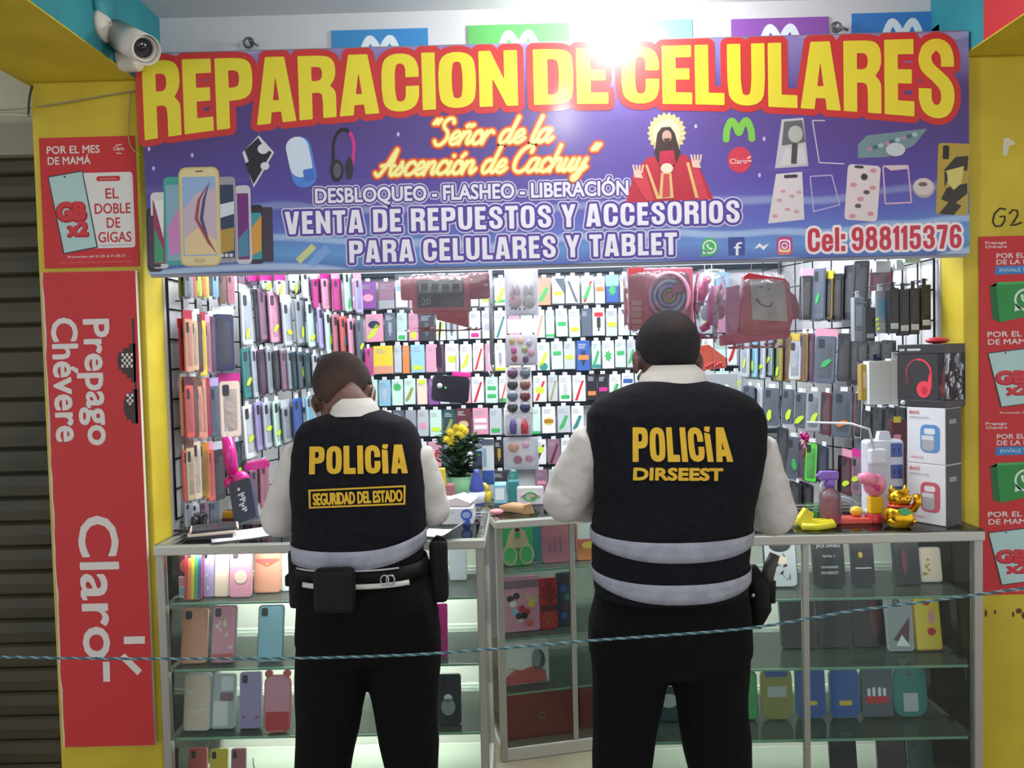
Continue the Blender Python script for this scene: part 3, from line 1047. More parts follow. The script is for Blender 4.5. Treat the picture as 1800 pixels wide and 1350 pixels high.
printed_case([(1392, 252), (1402, 252), (1400, 288), (1390, 288)], (70, 70, 76), 4)
open_frame([(1450, 212), (1428, 212), (1440, 286), (1484, 288)], 1, (190, 190, 204))
printed_case([(1364, 306), (1410, 302), (1414, 386), (1350, 393)], (214, 206, 210), 1)
printed_case(rr(1378, 307, 1402, 313, 2, -3), (60, 60, 76), 2)
for (x, y) in ((1376, 336), (1392, 345), (1404, 338), (1370, 352), (1384, 368), (1400, 372), (1362, 380)):
    printed_case(circ(x, y, 5, 3, 8), (206, 150, 160), 2)
open_frame([(1462, 308), (1424, 310), (1430, 372), (1476, 360), (1462, 308)], 1, (176, 170, 210))
printed_case([(1508, 254), (1524, 238), (1630, 226), (1606, 256), (1560, 276), (1508, 278)], (110, 140, 146), 1)
for i in range(9):
    printed_case(circ(1528 + i * 10, 262 - i * 3.2, 5, 4, 8), ((176, 130, 150), (70, 100, 110), (160, 190, 190))[i % 3], 2)
printed_case(circ(1574, 263, 17, 12, 18), (190, 200, 204), 3)
printed_case(rr(1487, 290, 1545, 388, 7, 4), (216, 204, 206), 1)
printed_case(circ(1519, 311, 6, 6, 14), (50, 54, 80), 2)
printed_case(rr(1502, 291, 1518, 296, 2, 4), (60, 60, 70), 2)
for (x, y, c_) in ((1500, 325, 0), (1523, 338, 1), (1508, 362, 1), (1534, 330, 0), (1530, 376, 0), (1498, 380, 0), (1535, 300, 0), (1512, 350, 0)):
    printed_case(circ(x, y, 6, 4, 9), ((206, 140, 150), (96, 84, 90))[c_], 2)
open_frame([(1552, 293), (1596, 292), (1602, 356), (1556, 358), (1552, 293)], 1, (210, 170, 190), 2.6)
printed_case([(1552, 291), (1596, 290), (1596, 297), (1566, 300)], (216, 190, 196), 2)
printed_case(circ(1624, 331, 19, 17, 22), (176, 160, 160), 1)
printed_case(circ(1623, 328, 18, 15, 22), (206, 194, 190), 2)
printed_case(circ(1622, 324, 8, 4, 10), (110, 90, 90), 3)
printed_case(rr(1647, 252, 1703, 378, 6, 2), (176, 150, 60), 1)
printed_case(rr(1657, 256, 1668, 280, 3, 2), (40, 36, 36), 3)
for q in ([(1658, 300), (1680, 276), (1702, 274), (1700, 300)], [(1654, 350), (1664, 330), (1700, 322), (1700, 340), (1676, 360)], [(1650, 376), (1670, 352), (1690, 362), (1676, 378)], [(1660, 300), (1668, 310), (1660, 330)]):
    printed_case(q, (50, 44, 40), 2)
printed_case([(1664, 300), (1694, 292), (1690, 322), (1676, 334), (1666, 322)], (206, 192, 110), 3)
mb.build('printed_phone_cases', sign)

# carrier and messaging marks
mb = MB()
wx, wz = S(1299, 244)
wave_mark(mb, wx - cxs, wz - czs, 0.078, 0.058, -0.0006, ink((120, 190, 70)), 0.0105)
mb.build('wave_mark', sign)
mb = MB()
face(mb, circ(1300, 281, 21, 23, 28), 1, ink((206, 56, 76)))
sline(mb, 'Claro', 1283, 288, 1313, 9, 2, ink((240, 226, 230)), 0.0)
face(mb, [(1313, 278), (1319, 274), (1320, 276), (1314, 280)], 2, ink((240, 226, 230)))
face(mb, [(1314, 282), (1321, 282), (1321, 284), (1314, 284)], 2, ink((240, 226, 230)))
mb.build('round_mark', sign)

def wa_icon(mb, cx, cz, r, y, mat, mtx=None, squash=1.0):
    """speech bubble ring with tail and handset"""
    n = 28
    V, F = [], []
    for k in range(n):
        t = 2 * PI * k / n
        for rad in (r, r * .80):
            V.append((cx + rad * math.cos(t) * squash, y, cz + rad * math.sin(t)))
    for k in range(n):
        j = (k + 1) % n
        F.append((2 * k, 2 * k + 1, 2 * j + 1, 2 * j))
    mb.add(V, F, mat, False, mtx)
    mb.add([(cx - .98 * r * squash, y, cz - 1.05 * r), (cx - .3 * r * squash, y, cz - .86 * r), (cx - .88 * r * squash, y, cz - .3 * r)], [(0, 1, 2)], mat, False, mtx)
    pts = [(-.42, .36), (-.36, .02), (-.12, -.26), (.18, -.42), (.42, -.40), (.46, -.22), (.22, -.10), (.10, -.18), (-.10, 0), (-.20, .16), (-.12, .26), (-.20, .46), (-.34, .48)]
    mb.add([(cx + p * r * squash, y, cz + q * r) for p, q in pts], [tuple(range(len(pts)))], mat, False, mtx)

wi = ink((236, 238, 240))
mb = MB()
face(mb, circ(1247, 434, 15, 16, 24), 1, ink((70, 180, 100)))
face(mb, [(1231, 452), (1236, 438), (1246, 449)], 1, ink((70, 180, 100)))
x_, z_ = S(1247, 434)
wa_icon(mb, x_ - cxs, z_ - czs, 0.021, -0.0008, wi)
mb.build('bubble_icon', sign)
mb = MB()
face(mb, rr(1280, 417, 1309, 449, 2, -1.4), 1, ink((58, 76, 150)))
sline(mb, 'f', 1290, 449, 1305, 24, 2, wi, 0.03)
mb.build('letter_icon', sign)
mb = MB()
face(mb, [(1325, 438), (1335, 427), (1341, 433), (1352, 428), (1342, 440), (1336, 434)], 1, wi)
mb.build('bolt_icon', sign)
mb = MB()
face(mb, rr(1365, 416, 1393, 448, 7, -1.4), 1, ink((190, 60, 130)))
face(mb, [(1366, 440), (1379, 432), (1392, 441), (1388, 447), (1370, 448)], 1.3, ink((220, 130, 90)))
for ro, ri in ((10.5, 8.3), (5.6, 3.6)):
    for k in range(20):
        t, u = 2 * PI * k / 20, 2 * PI * (k + 1) / 20
        e = 0.55 if ro > 8 else 1.0
        def sq(rad, a):
            c_, s_2 = math.cos(a), math.sin(a)
            return (1379 + rad * math.copysign(abs(c_) ** e, c_), 432 + 1.05 * rad * math.copysign(abs(s_2) ** e, s_2))
        face(mb, [sq(ro, t), sq(ro, u), sq(ri, u), sq(ri, t)], 2, wi)
face(mb, circ(1385, 425, 1.4, 1.4, 8), 2, wi)
mb.build('camera_icon', sign)
mb = MB()
for x, y in ((338, 273), (270, 296), (1223, 222), (1343, 244), (1335, 308), (262, 262), (700, 236), (480, 222)):
    face(mb, circ(x, y, 2.6, 4, 8), 1, ink((190, 190, 230)))
mb.build('printed_sparkles', sign)

# ------------------------------------------------------------------ red posters and the long red banner
PRED = M((198, 46, 50), 0.62)
PWH = M((222, 216, 212), 0.6)

def poster_base(mb, x0, x1, z0, z1, y):
    mb.box((x0, y, z0), (x1, y + 0.002, z1), PRED)

class Sheet:
    """flat printed sheet: u to the right, v downward, both in sheet units"""
    def __init__(s, x0, x1, z0, z1, y):
        s.mb, s.x0, s.x1, s.z0, s.z1, s.y = MB(), x0, x1, z0, z1, y
        s.mb.box((x0, y, z0), (x1, y + 0.002, z1), PRED)
    def uv(s, u, v):
        return s.x0 + (s.x1 - s.x0) * u, s.z1 - (s.z1 - s.z0) * v
    def face(s, pts, layer, mat):
        q = [s.uv(*p) for p in pts]
        n = len(q)
        a2 = sum(q[i][0] * q[(i + 1) % n][1] - q[(i + 1) % n][0] * q[i][1] for i in range(n))
        if a2 < 0:
            q = q[::-1]
        s.mb.add([(x, s.y - 0.0004 * layer, z) for x, z in q], [tuple(range(n))], mat)
    def text(s, t, u0, u1, v, cap, layer, mat, off=0.02, grow=0, shear=0, warp=None):
        x0, z0 = s.uv(u0, v)
        x1, _ = s.uv(u1, v)
        h = cap * (s.z1 - s.z0)
        if h < .0065:
            letter(s.mb, t, x0, x1, z0, h, s.y - 0.0004 * layer, mat, 0.0)
        else:
            lay, ww = font_layout(t)
            put_letters(None, lay, lambda u, v: (x0 + (x1 - x0) * u / ww, z0 + h * v), max(h / 22, .0006), [(s.mb, (off + grow) * h / .729, s.y - 0.0004 * layer, mat)])

def gb_poster(x0, x1, z0, z1, y, label, foot=True):
    s = Sheet(x0, x1, z0, z1, y)
    dk, teal, deep = M((52, 56, 60), .5), M((176, 208, 206), .4), M((176, 30, 44), .6)
    s.text('POR EL MES', .08, .63, .122, .060, 1, PWH, .02)
    s.text('DE MAM\u00c1', .085, .53, .205, .060, 1, PWH, .02)
    s.text('Claro', .775, .885, .108, .028, 1, PWH, .02)
    s.face([(.80, .068), (.86, .062), (.86, .07), (.80, .076)], 1, PWH)
    s.face([(.80, .125), (.86, .131), (.86, .138), (.80, .132)], 1, PWH)
    s.face(rrect(.40, .275, .965, .855, .03), 1, M((224, 222, 220), .6))
    s.face(rrect(.585, .303, .835, .342, .02), 2, PRED)
    s.text('promoci\u00f3n', .625, .795, .330, .014, 3, PWH, .0)
    for t, u0, u1, v in (('EL', .675, .81, .475), ('DOBLE', .555, .93, .59), ('DE', .675, .815, .70), ('GIGAS', .58, .925, .81)):
        s.text(t, u0, u1, v, .082, 2, M((196, 40, 52), .6), .012)
    s.text('Vigente para todas las l\u00edneas', .60, .93, .838, .012, 2, M((150, 150, 150), .6), 0)
    s.face([(.075, .295), (.445, .255), (.572, .850), (.205, .895)], 2, dk)
    s.face([(.088, .303), (.437, .265), (.557, .842), (.217, .884)], 3, teal)
    s.face(circ(.255, .300, .012, .008, 10), 4, dk)
    for t, u0, u1, v, cp in (('GB', .165, .455, .635, .135), ('x2', .27, .47, .755, .105)):
        s.text(t, u0, u1, v, cp, 4, deep, .05, .045)
        s.text(t, u0 + .005, u1 - .005, v - .008, cp, 5, M((206, 52, 62), .5), .05, 0)
    if foot:
        s.text('Promoci\u00f3n del 01.05 al 31.05.21', .25, .85, .925, .020, 1, PWH, .01)
        s.text('Ver condiciones y restricciones', .14, .92, .965, .010, 1, M((226, 150, 140), .6), .0)
    else:
        s.text('Promoci\u00f3n del 01.05 al 31.05.21', .2, .8, .965, .026, 1, PWH, .01)
    return tag(s.mb.build('red_poster'), label, 'poster', 'red posters on the columns')

def wa_poster(x0, x1, z0, z1, y, label):
    s = Sheet(x0, x1, z0, z1, y)
    s.text('Prepago', .06, .27, .085, .032, 1, PWH, .02)
    s.text('Ch\u00e9vere', .06, .27, .13, .032, 1, PWH, .02)
    s.text('POR EL D\u00cdA', .17, .62, .245, .055, 1, PWH, .02)
    s.text('DE LA MADRE', .17, .72, .315, .055, 1, PWH, .02)
    s.face([(.155, .335), (.70, .330), (.70, .425), (.155, .43)], 1, M((60, 128, 190), .6))
    s.text('ENV\u00cdALE TU AMOR', .2, .67, .40, .042, 2, M((190, 220, 240), .6), .01)
    s.text('gratis por', .45, .66, .475, .022, 1, PWH, .0)
    s.face([(.72, .34), (.84, .26), (.94, .30), (.92, .44), (.74, .46)], 1, M((206, 190, 180), .6))
    s.face([(.74, .57), (.98, .57), (.98, .82), (.74, .82)], 1, M((206, 176, 60), .6))
    s.text('GRATIS', .77, .95, .72, .07, 2, M((150, 40, 40), .6), .02)
    # green cube with the bubble mark
    g1, g2, g3 = M((38, 140, 62), .5), M((24, 100, 46), .5), M((70, 170, 90), .5)
    s.face([(.10, .56), (.17, .52), (.20, .96), (.13, .93)], 2, g2)
    s.face([(.10, .56), (.17, .515), (.69, .505), (.64, .545)], 2, g3)
    s.face([(.16, .545), (.69, .53), (.68, .86), (.20, .965)], 3, g1)
    x_, z_ = s.uv(.45, .715)
    wa_icon(s.mb, x_, z_, (s.z1 - s.z0) * .125, s.y - .0018, M((214, 236, 214), .5), None, 1.0)
    return tag(s.mb.build('red_poster'), label, 'poster', 'red posters on the columns')

yp = 2.4165
def zx(px, py, Y=yp):
    q = P(px, py, Y)
    return q.x, q.z
(xa, za), (xb, zb), (xc, zc_) = zx(66, 243), zx(234, 240), zx(76, 472)
gb_poster(xa + .004, xb + .004, zc_, za, yp, 'red poster on the left column, pale phone picture, above the long red banner')
xr0 = zx(1722, 700)[0]
xr1 = xr0 + 0.315
rows = [zx(1726, y)[1] for y in (416, 573, 734, 890, 1046)]
wa_poster(xr0, xr1, rows[1], rows[0], yp, 'topmost red poster on the right column, with a green bubble cube')
gb_poster(xr0, xr1, rows[2], rows[1], yp, 'second red poster from the top of the right column, pale phone picture', False)
wa_poster(xr0, xr1, rows[3], rows[2], yp, 'third red poster down the right column, with a green bubble cube')
gb_poster(xr0, xr1, rows[4], rows[3], yp, 'lowest red poster on the right column, beside the right showcase', False)

# long banner board with lettering turned to read downward
YB = 2.398
def B(px, py):
    q = P(px, py, YB)
    return q.x, q.z
bx0 = (B(72, 478)[0] + B(113, 1314)[0]) / 2
bx1 = (B(244, 478)[0] + B(266, 1310)[0]) / 2
bz1, bz0 = B(160, 477)[1], B(190, 1312)[1]
ban = thing('red_banner', 'long red board with white lettering reading downward on the left column', 'banner', (bx0, YB, bz0))
BM = Matrix.Translation((-bx0, -YB, -bz0))
mb = MB()
rnd = random.Random(4)
edge = []
n = 40
for k in range(n + 1):
    edge.append((bx0 - rnd.random() * .003, bz0 + (bz1 - bz0) * k / n))
mb.prism([(bx1, bz0), (bx1, bz1)] + edge[::-1], YB, YB + 0.014, M((206, 200, 188), .8), BM)
edge2 = [(x + 0.004 + rnd.random() * .004, z_) for x, z_ in edge]
mb.prism([(bx1, bz0 + .001), (bx1, bz1 - .001)] + edge2[::-1], YB - 0.0006, YB, M((196, 46, 50), 0.6), BM)
mb.build('board', ban)

def down_text(mb, s, xbase, xcap, ztop_, zbot, y, mat, off):
    """text running down: baseline at x = xbase, tops toward +x"""
    lay, ww = font_layout(s)
    h = xcap - xbase
    put_letters(None, lay, lambda u, v: (xbase + v * h, ztop_ - (ztop_ - zbot) * u / ww), .0014, [(mb, off * h / .729, y, mat)], 0, BM)

mb = MB()
down_text(mb, 'Prepago', B(152, 670)[0], B(198, 670)[0], B(172, 562)[1], B(182, 781)[1], YB - .0012, PWH, .025)
down_text(mb, 'Ch\u00e9vere', B(96, 670)[0], B(142, 670)[0], B(116, 560)[1], B(128, 775)[1], YB - .0012, PWH, .025)
mb.build('slogan_lettering', ban)
mb = MB()
down_text(mb, 'Claro', B(144, 1030)[0], B(214, 1030)[0], B(176, 908)[1], B(186, 1156)[1], YB - .0012, PWH, .018)
def bface(pts, mat, layer=2):
    q = [B(*p) for p in pts]
    n_ = len(q)
    a2 = sum(q[i][0] * q[(i + 1) % n_][1] - q[(i + 1) % n_][0] * q[i][1] for i in range(n_))
    if a2 < 0:
        q = q[::-1]
    mb.add([(x, YB - .0006 * layer, z_) for x, z_ in q], [tuple(range(n_))], mat, False, BM)
bface([(218, 1119), (255, 1118), (255, 1131), (218, 1132)], PWH)
bface([(211, 1156), (219, 1148), (250, 1178), (242, 1187)], PWH)
bface([(181, 1163), (193, 1163), (194, 1198), (182, 1198)], PWH)
mb.build('logo_lettering', ban)
# stepped dark sunglasses picture
mb = MB()
SG = M((62, 50, 48), .6)
bface([(232, 560), (236, 560), (243, 745), (239, 745)], SG)
bface([(224, 558), (234, 556), (236, 570), (226, 572)], M((196, 60, 56), .6), 1.5)
for (y0, y1, xr, steps) in ((604, 672, 237, (10, 20, 28, 30, 30, 28, 22, 14, 6)), (684, 744, 241, (8, 18, 22, 23, 23, 23, 21, 18, 10))):
    n_ = len(steps)
    for i, w_ in enumerate(steps):
        ya, yb = y0 + (y1 - y0) * i / n_, y0 + (y1 - y0) * (i + 1) / n_
        bface([(xr - w_, ya), (xr + 2, ya), (xr + 2, yb), (xr - w_, yb)], SG)
for (x0, y0, nx, ny) in ((214, 621, 5, 5), (223, 692, 3, 4)):
    for i in range(nx):
        for j in range(ny):
            if (i + j) % 2 == 0:
                bface([(x0 + i * 4, y0 + j * 5), (x0 + i * 4 + 4, y0 + j * 5), (x0 + i * 4 + 4, y0 + j * 5 + 5), (x0 + i * 4, y0 + j * 5 + 5)], PWH, 3)
mb.build('sunglasses_picture', ban)

# hand-painted mark on the right column, and a pale scrape
mb = MB()
def stroke(pts, r, mat):
    mb.tube([P(x, y, 2.4195) for x, y in pts], r, mat, 6)
INKB = M((40, 40, 44), .7)
stroke([(1768, 368), (1758, 366), (1748, 376), (1745, 390), (1750, 398), (1760, 397), (1766, 388), (1766, 380), (1757, 381)], .0028, INKB)
stroke([(1774, 376), (1780, 369), (1788, 370), (1789, 378), (1782, 390), (1776, 396), (1786, 395), (1796, 391)], .0028, INKB)
tag(mb.build('painted_mark'), 'black handwritten characters on the right yellow column above the posters', 'writing')
mb = MB()
q = [P(x, y, 2.4196) for x, y in ((1764, 244), (1772, 242), (1784, 250), (1784, 254), (1774, 256), (1770, 274), (1762, 272))]
mb.add(q, [tuple(range(len(q)))], M((214, 206, 184), .8))
tag(mb.build('paint_scrape'), 'pale scraped patch high on the right yellow column', 'stain')
mb = MB()
for x, y, w_, h_ in ((1733, 1078, 2, 7), (1749, 1076, 2, 4), (1781, 1080, 2, 5), (1791, 1074, 5, 5), (1799, 1082, 3, 6)):
    q = [P(x + w_ * math.cos(t) * 1.2, y + h_ * math.sin(t), 2.4196) for t in [k * PI / 4 for k in range(8)]]
    mb.add(q, [tuple(range(8))], M((96, 62, 40), .8))
tag(mb.build('paint_chips'), 'brown chipped spots on the right column under the lowest poster', 'stain')

# security camera on the left beam
cc = thing('security_camera', 'white bullet security camera on the turquoise side of the left beam', 'camera', P(172, 50, 2.0))
# the beam's turquoise face is at x = CX1: find the depth at which pixel (172, 50) meets it
def on_x(px, py, X):
    d_ = _F + _RV * ((px - 900) / FPX) + _UV * ((675 - py) / FPX)
    return EYE + d_ * (X / d_.x)
base = on_x(178, 45, CX1)
cc.location = base
cw = M((206, 200, 190), .45)
axis = Vector((0.55, 0.62, -0.34)).normalized()
tip = P(254, 86, base.y - 0.035) - base
tail = P(200, 58, base.y + 0.055) - base
ax = (tip - tail).normalized()
mb = MB()
mb.lathe([(0.045, 0), (0.045, 0.012), (0.03, 0.022), (0.012, 0.026)], cw, 20, Matrix.Rotation(R(90), 4, 'Y'))
mb.build('wall_base', cc, (0, 0, 0))
mb = MB()
mb.tube([(0.02, 0, 0), (0.045, 0.005, -0.012), tail + Vector((0.0, 0.0, 0.0)), tail + ax * 0.04], 0.013, cw, 10)
mb.build('arm', cc)
rotq = ax.to_track_quat('Z', 'Y').to_matrix().to_4x4()
Ln = (tip - tail).length
mb = MB()
mb.lathe([(0.030, 0), (0.036, 0.006), (0.036, Ln), (0.031, Ln + .001), (0.031, Ln - .012), (0.028, Ln - .014)], cw, 24, Matrix.Translation(tail) @ rotq)
body = mb.build('body', cc)
mb = MB()
mb.lathe([(0.0, Ln - .006), (0.026, Ln - .006), (0.026, Ln - .014)], M((34, 34, 36), .15), 20, Matrix.Translation(tail) @ rotq)
mb.lathe([(0.0, Ln - .002), (0.009, Ln - .002), (0.009, Ln - .012)], M((12, 12, 16), .05), 16, Matrix.Translation(tail) @ rotq)
mb.build('lens', body)
mb = MB()
mb.lathe([(0.041, 0.03), (0.042, 0.02), (0.042, Ln + .012), (0.040, Ln + .012), (0.038, Ln), (0.038, .03)], cw, 24, Matrix.Translation(tail) @ rotq)
mb.build('sun_shield', body)
mb = MB()
jb = on_x(210, 104, CX1) - base
mb.lathe([(0.034, 0), (0.037, .01), (0.037, 0.05), (0.032, .058)], cw, 22, Matrix.Translation((0.002, jb.y, jb.z)) @ Matrix.Rotation(R(90), 4, 'Y'))
mb.build('junction_cap', cc)
# turquoise painted bump behind the camera
mb = MB()
bb = on_x(180, 14, CX1)
mb.lathe([(0.056, .001), (0.054, .012), (0.045, .022), (0.0, .028)], TURQ, 22, Matrix.Translation(bb - base) @ Matrix.Rotation(R(90), 4, 'Y'))
mb.build('painted_base', cc)['label'] = 'round turquoise painted base'
# ------------------------------------------------------------------ goods on the racks
rnd = random.Random(11)
BAG = Mclear('clear_bag', (242, 244, 248), 0.055, (255, 255, 255), 0.15, 1.16, 0.5, 22)
CELLO = Mclear('crisp_bag', (246, 246, 250), 0.06, (255, 255, 255), 0.10, 1.42, 1.0, 14)
COLS = {
    'white': (226, 230, 232), 'mint': (196, 226, 214), 'grey': (150, 156, 164), 'silver': (186, 192, 200), 'slate': (86, 96, 112),
    'black': (30, 30, 36), 'charcoal': (52, 52, 60), 'navy': (44, 50, 84), 'blue': (52, 92, 168), 'light blue': (140, 190, 214), 'teal': (48, 130, 130),
    'dark teal': (36, 74, 80), 'green': (60, 170, 96), 'bright green': (90, 210, 70), 'lime': (196, 226, 60), 'yellow': (222, 196, 60), 'gold': (176, 146, 52),
    'orange': (222, 130, 70), 'peach': (214, 150, 124), 'coral': (206, 92, 90), 'red': (196, 44, 56), 'crimson': (168, 36, 66), 'maroon': (92, 40, 52),
    'pink': (220, 150, 176), 'rose': (180, 110, 126), 'magenta': (196, 40, 136), 'purple': (132, 74, 150), 'lilac': (170, 156, 206), 'plum': (84, 52, 84),
    'brown': (110, 76, 66), 'beige': (200, 178, 146), 'cream': (226, 206, 190), 'mauve': (140, 104, 128), 'olive': (150, 150, 80),
}


def K(c, rough=.45, coat=.25):
    return M(COLS[c] if isinstance(c, str) else c, rough, 0, coat)


def words16(s):
    for a_, b_ in ((' the ', ' '), (' in clear bag', ' in bag'), (' and ', ', '), (' in bag', ''), (' print', ''), (' flash', '')):
        if len(s.split()) > 16:
            s = s.replace(a_, b_)
    assert 4 <= len(s.split()) <= 16, s
    return s


def pack_mesh(w, h, base, deco, t=0.014, seed=0, tab=True):
    """carded or boxed accessory, origin at its top middle, front towards -y"""
    r = random.Random(seed)
    mb = MB()
    x0, x1 = -w / 2, w / 2
    mb.box((x0, 0, -h), (x1, t, 0), K(base), 0.002, seg=1)
    f = lambda k: -0.0005 * k
    def shape(pts, c, k):
        q = [(x0 + w * u, -h + h * v) for u, v in pts]
        n = len(q)
        a2 = sum(q[i][0] * q[(i + 1) % n][1] - q[(i + 1) % n][0] * q[i][1] for i in range(n))
        if a2 < 0:
            q = q[::-1]
        mb.add([(x, f(k), z) for x, z in q], [tuple(range(n))], K(c))
    dark = base in ('black', 'charcoal', 'navy', 'blue', 'slate', 'maroon', 'plum', 'dark teal')
    ln = 'grey' if not dark else 'silver'
    for i in range(3):
        y_ = .86 - .06 * i
        shape([(.12, y_), (.12 + r.uniform(.3, .7), y_), (.12 + r.uniform(.3, .7), y_ + .025), (.12, y_ + .025)], ln, 1)
    for d in deco:
        k = d[0]
        if k == 'diag':
            shape([(.12, .04), (.34, .04), (.9, .8), (.72, .8)], d[1], 2)
        elif k == 'back':
            shape([(.9, .04), (.7, .04), (.1, .8), (.28, .8)], d[1], 2)
        elif k == 'tri':
            shape([(.2, .92), (1, .92), (1, .35)], d[1], 2)
        elif k == 'band':
            shape([(0, d[2]), (1, d[2]), (1, d[3]), (0, d[3])], d[1], 2)
        elif k == 'pill':
            shape(rrect(.14, d[2], .86, d[2] + .15, .07, 4), d[1], 3)
        elif k == 'burst':
            shape([(.5 + (.36 if i % 2 else .2) * math.cos(i * PI / 7), .45 + (.24 if i % 2 else .13) * math.sin(i * PI / 7)) for i in range(14)], d[1], 3)
        elif k == 'oval':
            shape(circ(.5, d[2], .34, .14, 16), d[1], 3)
        elif k == 'label':
            shape(rrect(.1, d[2], .9, d[2] + .16, .02, 2), d[1], 3)
        elif k == 'slip':
            shape([(.15, .1), (.5, .22), (.85, .62), (.62, .66), (.3, .36), (.1, .2)], d[1], 3)
        elif k == 'pic':
            shape(rrect(.34, .28, .66, .66, .05, 3), d[1], 2)
            shape(rrect(.42, .16, .56, .3, .02, 2), d[1], 2)
    if tab:
        mb.box((-.012, 0.002, 0), (.012, 0.004, 0.016), K('white'), .001, seg=1)
        mb.tube([(0, -.01, .010), (0, .022, .010)], .0018, K('charcoal'), 5)
    return mb.mesh('package')


# ---- back rack: pale panel with dark rails
YBK = 3.98
rack = thing('slat_rack', 'wide pale rack with dark rails across the back of the stall', 'rack', (0, 4.11, 0))
MB().box((-1.15, -0.06, 0.75), (1.38, 0.0, 2.48), M((206, 212, 216), .5)).build('panel', rack)
rail_m = M((44, 54, 66), .4, .3)
bar_px = [(476), (541), (597), (656), (711), (768), (820)]
RZ = [P(960, y, YBK).z for y in bar_px]
for z_ in RZ:
    MB().box((-1.14, -0.10, z_ - 0.011), (1.37, -0.06, z_ + 0.013), rail_m, .003).build('rail', rack)
for x_ in (-0.15, 0.62):
    MB().box((x_ - .012, -0.066, 0.75), (x_ + .012, -0.06, 2.48), M((170, 176, 180), .4)).build('seam_strip', rack)

